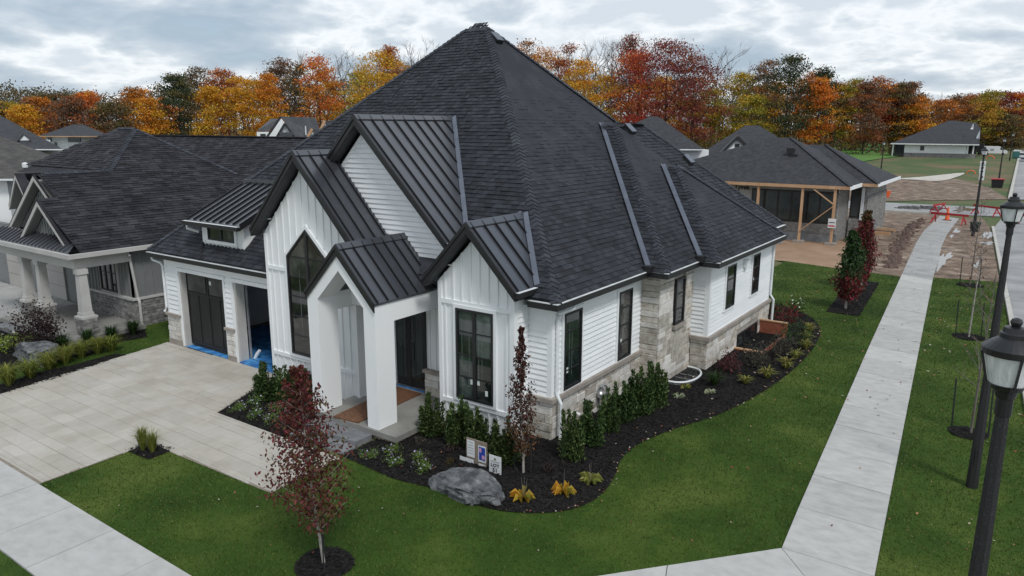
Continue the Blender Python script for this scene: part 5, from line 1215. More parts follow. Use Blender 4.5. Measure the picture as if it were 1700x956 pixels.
# houses on the left, behind the grey house
FH = Vector((-math.sin(YAW), math.cos(YAW), 0))
def far_house(label, px, D):
    """a house turned to the camera's heading; hv(px, py, y) = point seen at that pixel, y metres behind its front"""
    p = PD(px, 230, D); p.z = gh(p.x, p.y); root = thing('house', label, 'house', p); root.rotation_euler = (0, 0, YAW); h0 = (p-CAM).dot(FH)
    def hv(px, py, y=0.): d = ray(px, py); q = CAM+d*((h0+y)/d.dot(FH))-p; return (q.dot(rt0), y, q.z)
    return root, hv
def lbuild(m, name, mat, root):
    """mesh given in the house's own axes"""
    me = bpy.data.meshes.new(name); me.from_pydata(m.v, [], m.f); me.update(); me.materials.append(mat); o = link(bpy.data.objects.new(name, me)); o.parent = root; return o
def hbox(root, hv, name, mat, x0, x1, t, b, y0, y1):
    """box whose front fills the pixel rectangle x0..x1, t..b at depth y0"""
    p, q = hv(x0, t, y0), hv(x1, b, y0); return lbuild(MB().box(p[0], q[0], y0, y1, q[2] if b < 400 else -1., p[2]), name, mat, root)
def hpoly(root, hv, name, mat, pts, faces=None, th=None):
    v = [hv(*p) for p in pts]
    return lbuild(MB().prism(v, th) if th else MB().add(v, faces or [tuple(range(len(v)))]), name, mat, root)
def hbar(root, hv, name, mat, a, b, w, h): return lbuild(MB().bar(hv(*a), hv(*b), w, h), name, mat, root)
h6, hv = far_house('dark roofed house with a small white gable behind the unfinished house', 1245, 66.)
hpoly(h6, hv, 'roof', M['roof_site'], [(1150, 262, 0), (1345, 262, 0), (1260, 208, 7), (1238, 208, 7), (1165, 255, 14), (1335, 255, 14)], [(0, 1, 2, 3), (1, 5, 2), (4, 0, 3), (5, 4, 3, 2)])
hbox(h6, hv, 'wall', M['white'], 1160, 1335, 263, 500, .7, 12); hbox(h6, hv, 'fascia', M['black'], 1150, 1345, 262, 264, -.05, .05)
hpoly(h6, hv, 'gable_wall', M['white'], [(1197, 256, .3), (1250, 256, .3), (1224, 229, .3)], th=(0, .3, 0)); hbox(h6, hv, 'window', M['ink'], 1221, 1227, 239, 244, .2, .28)
hbar(h6, hv, 'rake_board', M['black'], (1194, 257, .1), (1224, 227, .1), .3, .22); hbar(h6, hv, 'rake_board', M['black'], (1224, 227, .1), (1253, 257, .1), .3, .22)
hpoly(h6, hv, 'gable_roof', M['roof_site'], [(1224, 226, 0), (1253, 257, 0), (1256, 254, 3), (1240, 226, 4), (1194, 257, 0), (1197, 254, 3)], [(0, 1, 2, 3), (0, 3, 5, 4)])
h5, hv = far_house('dark hipped roof house half hidden behind the white house ridge', 1090, 58.)
hpoly(h5, hv, 'roof', M['roof_site'], [(960, 247, 0), (1168, 247, 0), (1092, 193, 6), (1080, 193, 6), (1160, 245, 14), (980, 246, 14)], [(0, 1, 2, 3), (1, 4, 2), (4, 5, 3, 2), (5, 0, 3)])
hbox(h5, hv, 'wall', M['white'], 965, 1162, 248, 500, .7, 12); hbox(h5, hv, 'gutter', M['gutter'], 960, 1168, 247, 249.5, -.06, .04)
h2, hv = far_house('two-storey house in white wrap with a low hip roof', 127, 78.)
hbox(h2, hv, 'wall', M['wrap'], 75, 172, 226, 500, 0, 8)
hpoly(h2, hv, 'roof', M['roof_site'], [(64, 225.5, -1), (186, 226.5, -1), (178, 224, 9), (76, 224, 9), (120, 206.5, 4), (138, 206.5, 4.5)], [(0, 1, 5, 4), (1, 2, 5), (2, 3, 4, 5), (3, 0, 4)]); hbox(h2, hv, 'fascia', M['lumber'], 64, 186, 225.6, 227.4, -1.06, -1.)
for x0, x1, t_, b_ in ((112, 134, 227.5, 236), (148, 160, 227.5, 236), (90, 94, 236, 244), (79, 85, 228, 235)): hbox(h2, hv, 'window', M['glass_f'], x0, x1, t_, b_, -.1, -.01)
hpoly(h2, hv, 'porch_roof', M['roof_site'], [(105, 248, -3), (152, 249, -3), (154, 239, -.1), (126, 239, -.1)]); hbox(h2, hv, 'porch_fascia', M['lumber'], 105, 152, 248, 249.8, -3.06, -2.99); hbox(h2, hv, 'porch_wall', M['wrap'], 100, 112, 248.5, 500, -2.6, -.02); hbox(h2, hv, 'porch_window', M['glass_f'], 114, 150, 250, 500, -1.6, -1.5)
h3, hv = far_house('dark roofed house with a small white dormer at the far left', 40, 60.)
hpoly(h3, hv, 'roof', M['roof_far'], [(-140, 250, -1), (104, 247, -1), (-6, 188, 7), (-60, 188, 7), (70, 246, 12)], [(0, 1, 2, 3), (1, 4, 2)]); hbox(h3, hv, 'fascia', M['white'], -140, 104, 247, 249.3, -1.1, -1.01); hbox(h3, hv, 'wall', M['grey_bb'], -130, 98, 250, 500, 0, 8)
hbox(h3, hv, 'dormer_wall', M['white'], 33, 49, 233, 246, .6, 3); hpoly(h3, hv, 'dormer_gable', M['white'], [(31, 233, .5), (50, 232.5, .5), (39, 224, .5)], th=(0, .09, 0)); hpoly(h3, hv, 'dormer_roof', M['roof_far'], [(29, 234, .4), (39, 222.5, .4), (52, 233, .4), (31, 222.5, 4), (20, 233, 4)], [(0, 1, 3, 4), (1, 2, 3)]); hbox(h3, hv, 'window', M['glass_f'], 35, 45, 235, 242, .4, .49)
h4, hv = far_house('brown-grey roofed house in front of the far left dark roof', 20, 42.)
M['brown_roof'] = pm('brown_grey_shingle', (.036, .033, .031), .85, [(.055, .050, .046), (.085, .078, .072)], 2.2, 8, .5, 14)
hpoly(h4, hv, 'roof', M['brown_roof'], [(-140, 300, 0), (30, 297, 0), (112, 268, 5), (-10, 222, 7), (-140, 222, 7), (90, 262, 9)], [(0, 1, 2, 3, 4), (2, 5, 3)]); hbox(h4, hv, 'gutter', M['gutter'], -140, 31, 296.5, 300, -.1, -.01); hbox(h4, hv, 'wall', M['stucco'], -130, 40, 300, 500, .4, 4); lbuild(MB().lathe(hv(42, 278, 2.0), [(.13, 0), (.13, .2), (.05, .25)], 8), 'roof_vent', M['gutter'], h4)
h8, hv = far_house('pale house with two white gables below the orange trees', 480, 95.)
M['pale_roof'] = pm('pale_grey_shingle', (.055, .057, .063), .8, (.085, .087, .095), 1.2, 7, .3, 8)
hpoly(h8, hv, 'roof', M['pale_roof'], [(466, 193, 0), (524, 195, 5), (536, 229, 5), (491, 229, 0), (426, 217, 1), (450, 197, 5), (463, 197, .5), (446, 218, .5)], [(0, 1, 2, 3), (4, 5, 6, 7)])
hpoly(h8, hv, 'gable_wall', M['white'], [(443, 236, -.1), (443, 227, -.1), (466, 196, -.1), (492, 229, -.1), (492, 236, -.1)], th=(0, .1, 0)); hpoly(h8, hv, 'gable_wall', M['white'], [(459, 232, -1.5), (490, 232, -1.5), (473, 206, -1.5)], th=(0, .3, 0))
for a_, b_ in (((443, 228), (466, 194)), ((458, 230), (473, 205)), ((473, 205), (491, 230))): hbar(h8, hv, 'rake_board', M['roof_site'], (*a_, -1.8), (*b_, -1.8), .25, .22)
hbox(h8, hv, 'wall', M['white'], 426, 500, 219, 500, .2, 5); hbox(h8, hv, 'window', M['glass_f'], 432, 441, 222, 226, .05, .19); hbox(h8, hv, 'metal_awning', M['seam'], 464, 485, 219.5, 226, -2.4, -1.6); lbuild(MB().tube([hv(508, 224, 1.5), hv(507, 209, 1.5)], .08, 5), 'vent_pipe', M['gutter'], h8)
h9, hv = far_house('wrapped house with timber edged gables beside the pale house', 530, 92.)
for cx, hw, tp, bt, r_ in ((518, 6, 215, 227, 536), (539, 8.5, 201, 222, 575)):
    hpoly(h9, hv, 'gable_wall', M['wrap'], [(cx-hw, bt, 0), (cx+hw, bt, 0), (cx, tp, 0)], th=(0, .3, 0)); hbar(h9, hv, 'rake_board', M['lumber'], (cx-hw-1, bt, -.2), (cx, tp-1, -.2), .12, .3)
    hpoly(h9, hv, 'roof_slope', M['roof_far'], [(cx, tp-1, -.1), (cx+hw+1, bt, -.1), (r_, bt, 4), (r_-8, tp-.5, 4)])
hbox(h9, hv, 'wall', M['wrap'], 513, 560, 225, 500, .4, 6)
# ================================================================ STREET FURNITURE, SIGNS, VEHICLES
def zat(p, py):
    """height above sea level at which the vertical through p meets photo row py"""
    d = Vector((p[0], p[1], 0))-Vector((CAM.x, CAM.y, 0)); a = (478-py)/FOC
    # (d+z e3 - CAMz).up = a (.).fw
    n = up-fw*a; return CAM.z-(d.x*n.x+d.y*n.y)/n.z
L2 = G(1613, 808); TOPZ = zat(L2, 320)
def street_lamp(p, top, label, detail=True):
    t = thing('street_lamp', label, 'street lamp', p, 'black lantern street lamps'); z0 = p.z; hz = top-.52       # hz: foot of the lens
    MB().lathe((p.x, p.y, z0-.05), [(.118, 0), (.108, .5), (.052, hz-z0-.16)], 8, .39).build('post', M['lamp_post'], t)
    MB().lathe((p.x, p.y, hz), [(.060, -.26), (.060, -.12), (.068, -.115), (.080, -.06), (.11, -.045), (.12, -.015), (.145, .0)], 14).build('socket', M['lamp_black'], t)
    MB().lathe((p.x, p.y, hz), [(.132, .001), (.185, .235)], 16).build('lens', M['lens'], t)
    for k in range(4):
        a = .35+k*math.pi/2; MB().bar((p.x+.145*math.cos(a), p.y+.145*math.sin(a), hz-.01), (p.x+.205*math.cos(a), p.y+.205*math.sin(a), hz+.25), .016, .016).build('cage_bar', M['lamp_black'], t)
    hd = MB().lathe((p.x, p.y, hz), [(.206, .236), (.208, .285), (.19, .30), (.145, .335), (.10, .365), (.098, .40), (.082, .41), (.075, .445), (.04, .455), (.02, .46)], 28).build('hood', M['lamp_black'], t)
    MB().lathe((p.x, p.y, hz+.45), [(.02, 0), (.036, .015), (.043, .038), (.032, .062), (.008, .072)], 10).build('finial', M['lamp_black'], hd)
    if detail:
        d = (CAM-Vector((p.x, p.y, 0))).normalized(); q = Vector((p.x, p.y, 0))+Vector((d.x, d.y, 0)).normalized()*.112
        MB().bar((q.x, q.y, z0+.55), (q.x, q.y, z0+.85), .06, .02).build('access_cover', M['dark'], t)
    return t
L1 = CAM+ray(1689, 528)*5.6; TOP1 = L1.z; L1.z = gh(L1.x, L1.y)
street_lamp(L1, TOP1, 'black lantern street lamp nearest the camera at the right edge')
street_lamp(L2, TOPZ, 'black lantern street lamp on the verge, second nearest')
for px, py, tpy, lb in ((1615, 392, 243, 'tall black street lamp by the red barriers at the walk end'), (1658, 300, 228, 'black street lamp standing over the far black bin'), (1676, 266, 221, 'distant black street lamp near the green portable toilet'), (1462, 288, 235, 'black street lamp on the field behind the unfinished house')):
    p = G(px, py); street_lamp(p, max(p.z+4.6, zat(p, tpy)), lb, False)

def sawhorse(pa, pb, label, h=.72):
    t = thing('barricade', label, 'barricade', (pa+pb)/2, 'red timber barricades'); d = (pb-pa).normalized(); s = Vector((-d.y, d.x, 0)); u = Vector((0, 0, 1))
    MB().bar(pa+u*h-d*.25, pb+u*h+d*.25, .05, .16).build('beam', M['red'], t)
    for p, k in ((pa, 1), (pb, -1)):
        for g in (-1, 1):
            MB().bar(p+s*g*.42, p+u*(h-.08)+d*k*.12, .07, .07).build('leg', M['red'], t)
        MB().bar(p+s*.28+u*.32, p-s*.28+u*.32, .05, .08).build('brace', M['red'], t)
sawhorse(G(1549, 369), G(1600, 374), 'red barricade across the end of the side walk'); sawhorse(G(1618, 355), G(1655, 360), 'red barricade standing on the crossing road'); sawhorse(G(1686, 372), G(1712, 375), 'red barricade at the right edge behind the lamp'); sawhorse(G(1550, 355), G(1566, 352), 'red barricade turned sideways beside the asphalt rubble')
p = G(1572, 366); cn_ = thing('traffic_cone', 'orange traffic cone standing on the end of the walk', 'cone', p); hc = zat(p, 344)-p.z
MB().lathe(p, [(.17, .05), (.045, hc)], 12).build('cone', M['orange'], cn_); MB().box(p.x-.3, p.x+.3, p.y-.3, p.y+.3, p.z, p.z+.05).build('base', M['tyre'], cn_)
def crate(px, py, w, h, mat, label, cat, name, lid=None):
    p = G(px, py); t = thing(name, label, cat, p); MB().add(*[( [(p.x+sx*w*.5*k, p.y+sy*w*.5*k, p.z+z) for z, k in ((0, .85), (h, 1)) for sx, sy in ((-1, -1), (1, -1), (1, 1), (-1, 1))]), [(0, 1, 5, 4), (1, 2, 6, 5), (2, 3, 7, 6), (3, 0, 4, 7), (4, 5, 6, 7)]][0:2]).build('bin_body', mat, t)
    MB().box(p.x-w*.54, p.x+w*.54, p.y-w*.54, p.y+w*.54, p.z+h*.98, p.z+h*1.08).build('rim', lid or mat, t); return t
M['bin_g'] = pm('dark_green_bin', (.014, .022, .016), .6)
crate(1618, 384, .62, .62, M['bin_g'], 'dark green bin at the foot of the street lamp by the walk end', 'bin', 'bin'); crate(1655, 311, 1.25, .95, M['ink'], 'black bin with a red and white top at a lamp foot', 'bin', 'bin', M['red'])
for i, (px, py) in enumerate(((1629, 299), (1630, 287), (1631, 280), (1632, 272))):
    p = G(px, py); t = thing('utility_box', ['white utility pedestal with a dark slot, nearest in its row', 'white utility pedestal, second in the row on the field', 'white utility pedestal, third in the row on the field', 'white utility pedestal, farthest in the row on the field'][i], 'utility box', p)
    w = mpp(p)*(3.5 if i == 0 else 4); h = mpp(p)*(12 if i == 0 else 6); MB().box(p.x-w, p.x+w, p.y-w, p.y+w, p.z, p.z+h).build('cabinet', M['vanwhite'], t); MB().box(p.x-w*.5, p.x+w*.5, p.y-w-.03, p.y-w, p.z+h*.3, p.z+h*.6).build('slot', M['ink'], t)
for px, py, r, lb in ((1612, 288, .55, 'orange plastic pipe arch sticking out of the field'), (1644, 263, .6, 'orange plastic pipe arch beside the distant van')):
    p = G(px, py); t = thing('pipe_arch', lb, 'pipe', p); MB().tube([(p.x+r*math.cos(a), p.y, p.z-.1+r*math.sin(a)) for a in np.linspace(0, math.pi, 9)], .08, 6).build('pipe', M['orange'], t)
p = G(1464, 326); t = thing('site_sign', 'small white site sign by the unfinished house', 'sign', p); MB().box(p.x-.75, p.x+.3, p.y-.04, p.y, p.z+.25, p.z+.95).build('board', M['paper'], t); MB().box(p.x-.65, p.x+.2, p.y-.05, p.y-.041, p.z+.6, p.z+.68).build('text_band', M['red_txt'], t)
for k in (-.6, .15): MB().box(p.x+k-.03, p.x+k+.03, p.y-.03, p.y-.005, p.z, p.z+.25).build('leg', M['lumber'], t)
p = G(1471, 327); t = thing('bucket', 'orange plastic bucket beside the small white site sign', 'bucket', p); MB().lathe(p, [(.28, 0), (.42, .62), (.45, .64)], 10).build('pail', M['orange'], t)
# vehicles far down the street
def van(px0, px1, pyb, label):
    a = G(px0, pyb); D = math.hypot(a.x-CAM.x, a.y-CAM.y); b = PD(px1, pyb, D); b.z = a.z; L = (b-a).length; t = thing('van', label, 'van', (a+b)/2); d = (b-a)/L; s = Vector((-d.y, d.x, 0)); k = L/6.; h = 2.5*k; w = 2.*k
    pf = [(0, .35), (0, .97), (.03, 1.0), (.60, 1.0), (.70, .95), (.83, .62), (.97, .52), (1, .45), (1, .2), (0, .2)]
    MB().prism([a+d*(x*L)+Vector((0, 0, z*h)) for x, z in pf], s*w).build('body', M['vanwhite'], t)
    for x in (.18, .82):
        c = a+d*(x*L)-s*.02+Vector((0, 0, .36*k)); wv = [c+d*(.36*k*math.cos(q))+Vector((0, 0, .36*k*math.sin(q))) for q in np.linspace(0, 6.28, 13)[:-1]]; wh = MB().prism(wv, s*.3).build('wheel', M['tyre'], t)
    MB().prism([a+d*(x*L)+Vector((0, 0, z*h))-s*.03 for x, z in ((.70, .62), (.70, .88), (.75, .86), (.80, .64))], s*.02).build('window', M['glass_f'], t)
    MB().prism([a+d*(x*L)+Vector((0, 0, z*h))-s*.03 for x, z in ((.3, .5), (.3, .72), (.45, .72), (.45, .5))], s*.02).build('door_logo', M['galv'], t)
van(1631, 1672, 257, 'white delivery van parked beside the far bungalow')
a = G(1621, 257); D = math.hypot(a.x-CAM.x, a.y-CAM.y); b = PD(1632, 257, D); t = thing('trailer', 'black box trailer behind the white van', 'trailer', a); MB().box(a.x, b.x, a.y-.6, a.y+.9, a.z+.5, a.z+2.1).build('box', M['ink'], t); MB().lathe(((a.x+b.x)/2, a.y-.7, a.z), [(.35, .05), (.35, .5)], 8).build('wheel', M['tyre'], t)
p = G(1686, 262); t = thing('portable_toilet', 'teal portable toilet with a white roof by the far street', 'toilet', p); w = mpp(p)*5; h = mpp(p)*11; MB().box(p.x-w, p.x+w, p.y-w, p.y+w, p.z, p.z+h).build('cabin', M['teal'], t); MB().prism([(p.x-w, p.y-w, p.z+h), (p.x+w, p.y-w, p.z+h), (p.x+w*.7, p.y-w, p.z+h*1.18), (p.x-w*.7, p.y-w, p.z+h*1.18)], (0, 2*w, 0)).build('roof', M['vanwhite'], t); MB().box(p.x-w*.7, p.x+w*.7, p.y-w-.04, p.y-w, p.z+.1, p.z+h*.9).build('door', M['teal'], t)
def car(px, py, wpx, mat, label):
    p = G(px, py); k = mpp(p)*wpx/1.9; t = thing('car', label, 'car', p, 'cars parked on the far street')
    pf = [(-.95, .25), (-.95, .8), (-.72, 1.45), (.72, 1.45), (.95, .8), (.95, .25)]
    MB().prism([(p.x+x*k, p.y, p.z+z*k) for x, z in pf], (0, 4.2*k, 0)).build('body', mat, t); MB().prism([(p.x+x*k, p.y-.03, p.z+z*k) for x, z in ((-.8, .85), (-.65, 1.35), (.65, 1.35), (.8, .85))], (0, .02, 0)).build('windscreen', M['glass_f'], t)
    for s in (-1, 1): MB().box(p.x+s*.78*k-.13*k, p.x+s*.78*k+.13*k, p.y+.1, p.y+.8*k, p.z, p.z+.6*k).build('wheel', M['tyre'], t); MB().box(p.x+s*.68*k-.15*k, p.x+s*.68*k+.15*k, p.y-.04, p.y, p.z+.6*k, p.z+.75*k).build('headlight', M['lens'], t)
car(1696, 262, 11, M['vanwhite'], 'white car at the right edge of the far street'); car(1699, 268, 10, M['galv'], 'silver car just in front of the far white car')

# ---------------------------------------------------------------- boulders, sign boards
from mathutils import noise as mnoise
def boulder(name, label, c, sx, sy, sz, seed, yaw=0.):
    bm = bmesh.new(); bmesh.ops.create_icosphere(bm, subdivisions=5, radius=1.)
    r = random.Random(seed); pl = [(Vector((r.gauss(0, 1), r.gauss(0, 1), r.gauss(0, .7))).normalized(), r.uniform(.70, .98)) for _ in range(18)]+[(Vector((.30, -.18, 1)).normalized(), .74), (Vector((.15, -1, .3)).normalized(), .84), (Vector((-.25, -1, .1)).normalized(), .80), (Vector((-.8, .1, .5)).normalized(), .95)]
    o3 = Vector((seed*3.1, seed, 0))
    for v in bm.verts:
        p = v.co.normalized(); p = Vector((math.copysign(abs(p.x)**.55, p.x), math.copysign(abs(p.y)**.55, p.y), math.copysign(abs(p.z)**.5, p.z)))
        for n, d in pl:
            e = p.dot(n)-d
            if e > 0: p -= n*e
        q = Vector((p.x*sx, p.y*sy, p.z*sz))*2.2
        f = mnoise.fractal(q*1.2+o3, 1., 2.1, 6)*.07+(mnoise.cell(q*2.4+o3)-.5)*.10+mnoise.ridged_multi_fractal(q*1.6+o3, 1., 2., 5, 1., 2.)*.045+mnoise.noise(q*8)*.03
        p *= 1+f; x, y = p.x*sx, p.y*sy
        v.co = (x*math.cos(yaw)-y*math.sin(yaw), x*math.sin(yaw)+y*math.cos(yaw), p.z*sz)
    me = bpy.data.meshes.new(name); bm.to_mesh(me); bm.free(); me.materials.append(M['rock'])
    o = link(bpy.data.objects.new(name, me)); o.location = c; return tag(o, label, 'boulder')
bc = (G(722, 806)+G(853, 846))/2
boulder('boulder', 'large grey boulder at the front of the corner bed', (bc.x-.14, bc.y+.12, bc.z+.04), .96, .52, .36, 5, .0)
nbq = G(40, 606); boulder('boulder', 'pale flat-topped grey boulder in the neighbour bed at left', (nbq.x-.15, nbq.y+.5, nbq.z+.20), 1.15, .6, .46, 9, -.1)
yb = bc.y+1.08
def board(px, py0, py1, y): a = PY(px[0], py0[0], y); b = PY(px[1], py0[1], y); return a, b
a, b = PY(773.8, 727.6, yb), PY(807.6, 734.7, yb); zt = (a.z+b.z)/2; zg = gh(a.x, yb)
nbd = thing('notice_board', 'weathered plywood notice board with taped papers behind the boulder', 'notice board', ((a.x+b.x)/2, yb, zg))
MB().box(a.x, b.x, yb, yb+.03, zg, zt).build('panel', M['grey_wood'], nbd); W_ = b.x-a.x; H_ = 57*mpp((a.x, yb, .4))
def pap(u0, u1, v0, v1, mat, nm='paper', d=.004): return MB().box(a.x+u0*W_, a.x+u1*W_, yb-d, yb-d+.003, zt-v1*H_, zt-v0*H_).build(nm, mat, nbd)
pap(.05, .42, .04, .56, M['paper']); pap(.60, .97, .12, .62, M['paper']); pp = pap(.64, .94, .16, .56, M['ink_b'], 'picture', .007); pap(.66, .76, .20, .32, M['ink_p'], 'picture_patch', .010); pap(.78, .92, .40, .52, M['ink_p'], 'picture_patch', .010); pap(.62, .96, .68, 1.1, M['paper']); pap(-.3, .40, .62, 1.05, M['paper'], 'flyer', .02)
for k in range(5): pap(.10, .37, .1+.085*k, .115+.085*k, M['galv'], 'print_line', .0065)
ys = bc.y+.98; a, b = PY(812, 755, ys), PY(831.7, 759, ys); zt = (a.z+b.z)/2; hb = zt-PY(822, 789, ys).z; cx = (a.x+b.x)/2; zg = gh(cx, ys)
lot = thing('lot_sign', 'small white sign reading LOT 51 behind the boulder', 'sign', (cx, ys, zg)); hw = (b.x-a.x)/2
MB().box(a.x, b.x, ys, ys+.012, zt-hb, zt).build('board', M['paper'], lot)
for s in (-.6, .6): MB().box(cx+s*hw-.008, cx+s*hw+.008, ys+.013, ys+.025, zg-.05, zt-.05).build('stake', M['galv'], lot)
text_mesh('LOT', hb*.24, lambda x, y: (cx+x*1.12, ys-.003, zt-hb*.57+y), M['ink'], lot, bold=.004); text_mesh('51', hb*.27, lambda x, y: (cx+x*1.12, ys-.003, zt-hb*.82+y), M['ink'], lot, bold=.004)
MB().add([(cx-.035, ys-.003, zt-hb*.22), (cx+.035, ys-.003, zt-hb*.22), (cx+.02, ys-.003, zt-hb*.12), (cx-.02, ys-.003, zt-hb*.10)], [(0, 1, 2, 3)]).build('emblem', M['ink_g'], lot); MB().box(cx-hw*.75, cx+hw*.75, ys-.003, ys-.001, zt-hb*.32, zt-hb*.28).build('small_print', M['galv'], lot); MB().box(cx-hw*.35, cx+hw*.35, ys-.003, ys-.001, zt-hb*.93, zt-hb*.90).build('small_print', M['galv'], lot)
# ================================================================ PLANTS
def quads(P, size, aspect=.6, dirs=None, tilt=.6, seed=0, shape='diamond', bend=0.):
    """loose leaves at P; dirs = preferred axis of each leaf"""
    r = np.random.RandomState(seed); n = len(P); size = np.broadcast_to(size, n)
    d = r.normal(size=(n, 3))
    if dirs is not None: d = dirs+d*tilt
    d /= np.linalg.norm(d, axis=1)[:, None]+1e-9
    o = r.normal(size=(n, 3)); s = np.cross(d, o); s /= np.linalg.norm(s, axis=1)[:, None]+1e-9
    L = d*size[:, None]*.5; Wd = s*(size*aspect*.5)[:, None]
    if shape == 'diamond': return np.stack([P-L, P+Wd-L*.1, P+L, P-Wd-L*.1], 1)
    return np.stack([P-L-Wd, P-L+Wd, P+L+Wd, P+L-Wd], 1)
def leafmesh(name, Q, mat):
    n, k, _ = Q.shape; me = bpy.data.meshes.new(name); me.vertices.add(n*k); me.vertices.foreach_set('co', Q.reshape(-1).astype(np.float32)); me.loops.add(n*k); me.loops.foreach_set('vertex_index', np.arange(n*k, dtype=np.int32)); me.polygons.add(n); me.polygons.foreach_set('loop_start', np.arange(0, n*k, k, dtype=np.int32)); me.update(calc_edges=True)
    me.materials.append(mat); return me
def child(name, me, root):
    o = link(bpy.data.objects.new(name, me)); o.parent = root; return o
def mbmesh(name, m, mat):
    me = bpy.data.meshes.new(name); me.from_pydata(m.v, [], m.f); me.update(); me.materials.append(mat); return me
M['yew'] = leafm('yew_needle', [(.012, .030, .008), (.028, .056, .014), (.056, .092, .025), (.10, .135, .042)], .35, .12)
M['box'] = leafm('boxwood_leaf', [(.010, .024, .008), (.020, .042, .012), (.040, .066, .020)], .35, .12)
M['redleaf'] = leafm('dark_red_leaf', [(.055, .012, .015), (.10, .019, .025), (.16, .028, .040), (.075, .028, .017), (.10, .058, .024), (.20, .038, .05)], .4, .3)
M['greenred'] = leafm('greenish_leaf', [(.05, .045, .012), (.085, .07, .02), (.07, .03, .015), (.055, .065, .016)], .4, .3)
M['bronze'] = leafm('bronze_leaf', [(.030, .014, .010), (.055, .020, .013), (.085, .030, .016), (.040, .022, .014)], .4, .2)
M['orangeleaf'] = leafm('orange_bronze_leaf', [(.075, .035, .012), (.14, .055, .018), (.05, .04, .014), (.20, .07, .02)], .4, .25)
M['crimson'] = leafm('crimson_leaf', [(.09, .014, .016), (.16, .018, .026), (.24, .035, .04), (.09, .045, .02), (.06, .05, .02)], .4, .3)
M['spirea'] = leafm('dull_red_shrub_leaf', [(.05, .018, .02), (.10, .030, .036), (.15, .05, .06), (.04, .035, .02)], .35, .25)
M['greyshrub'] = leafm('grey_shrub_leaf', [(.035, .042, .028), (.060, .066, .045), (.075, .055, .045), (.045, .035, .028)], .35, .2)
M['purple'] = leafm('purple_shrub_leaf', [(.016, .009, .011), (.030, .015, .018), (.05, .028, .03)], .4, .2)
M['lime'] = leafm('lime_leaf', [(.12, .19, .02), (.20, .28, .04), (.28, .36, .07)], .3, .3)
M['green'] = leafm('mid_green_leaf', [(.03, .075, .012), (.055, .115, .022), (.085, .15, .035)], .35, .25)
M['dkgreen'] = leafm('dark_green_leaf', [(.012, .032, .008), (.025, .055, .014), (.04, .08, .022)], .35, .25)
M['yellow'] = leafm('yellow_leaf', [(.42, .24, .02), (.55, .36, .05), (.30, .30, .05), (.46, .20, .02)], .3, .3)
M['ygreen'] = leafm('yellow_green_blade', [(.18, .20, .04), (.27, .25, .06), (.12, .16, .03), (.33, .28, .10)], .3, .3)
M['bright'] = leafm('bright_green_leaf', [(.05, .11, .015), (.10, .19, .03), (.15, .24, .05), (.20, .17, .10)], .35, .3)
M['flower'] = leafm('lilac_flower', [(.30, .25, .48), (.42, .38, .56), (.5, .5, .6)], .2, .2)
M['whitefl'] = leafm('cream_flower', [(.55, .56, .42), (.65, .66, .55)], .2, .2)
M['pale'] = leafm('pale_variegated_leaf', [(.35, .38, .28), (.22, .28, .12), (.45, .46, .38)], .2, .2)
M['sedge_y'] = leafm('golden_sedge_blade', [(.09, .13, .02), (.17, .20, .035), (.26, .26, .06), (.07, .12, .02)], .35, .3)
M['sedge'] = leafm('sedge_blade', [(.05, .085, .015), (.10, .135, .028), (.17, .18, .05)], .35, .3)

# --- upright yews (three shapes shared by all)
def yew_mesh(seed):
    r = np.random.RandomState(seed); P = []; D = []
    for k in range(16):                                # upright shoots
        a = r.rand()*6.28; rr = math.sqrt(r.rand())*.21; h = r.uniform(.55, 1.0)*(1-.5*rr); n = 250
        t = r.rand(n)**.75; lean = .35*rr
        x = rr*math.cos(a)*(1+lean*t*2)+r.normal(0, .045, n)*(1.15-t*.75); y = rr*math.sin(a)*(1+lean*t*2)+r.normal(0, .045, n)*(1.15-t*.75)
        P.append(np.stack([x, y, t*h], 1)); D.append(np.stack([x*2.2, y*2.2, np.full(n, .75)], 1))
    P = np.concatenate(P); D = np.concatenate(D); return leafmesh('yew_foliage', quads(P, r.uniform(.05, .095, len(P)), .33, D, .45, seed), M['yew'])
YM = [yew_mesh(s) for s in (1, 2, 3, 4, 5)]; ystem = mbmesh('yew_stem', MB().tube([(0, 0, -.03), (.01, 0, .3), (0, .01, .7)], [.02, .015, .006], 5), M['bark'])
YL = [(718, 722, 66, 'dark yew shrub standing against the right edge of the porch slab'), (765, 738, 74, 'dark yew shrub under the left side of the bay window'), (793, 748, 70, 'dark yew shrub under the right side of the bay window'), (838, 768, 70, 'dark yew shrub left of the slim bronze tree'),
      (948, 764, 80, 'dark yew shrub nearest the house corner downspout'), (982, 738, 70, 'second dark yew from the corner along the side wall'), (1012, 716, 66, 'third dark yew from the corner along the side wall'), (1037, 699, 64, 'fourth dark yew from the corner along the side wall'), (1062, 688, 72, 'fifth dark yew from the corner along the side wall'), (1087, 676, 72, 'last dark yew in the row, beside the window well'),
      (448, 662, 58, 'dark yew shrub at the driveway side of the entry bed'), (478, 668, 56, 'dark yew shrub behind the red tree in the entry bed'), (512, 668, 54, 'dark yew shrub against the left portico post')]
for i, (px, py, h, lb) in enumerate(YL):
    p = G(px, py); H = h*mpp(p)*1.14; t = thing('yew_shrub', lb, 'shrub', p, 'upright yew shrubs'); t.rotation_euler = (0, 0, i*1.3); wf = H*((1.12 if i < 4 else 1.0 if i < 10 else 1.3)+.1*math.sin(i*2.7)); t.scale = (wf, wf, H*1.06)
    child('foliage', YM[i % 5], t); child('stem', ystem, t)

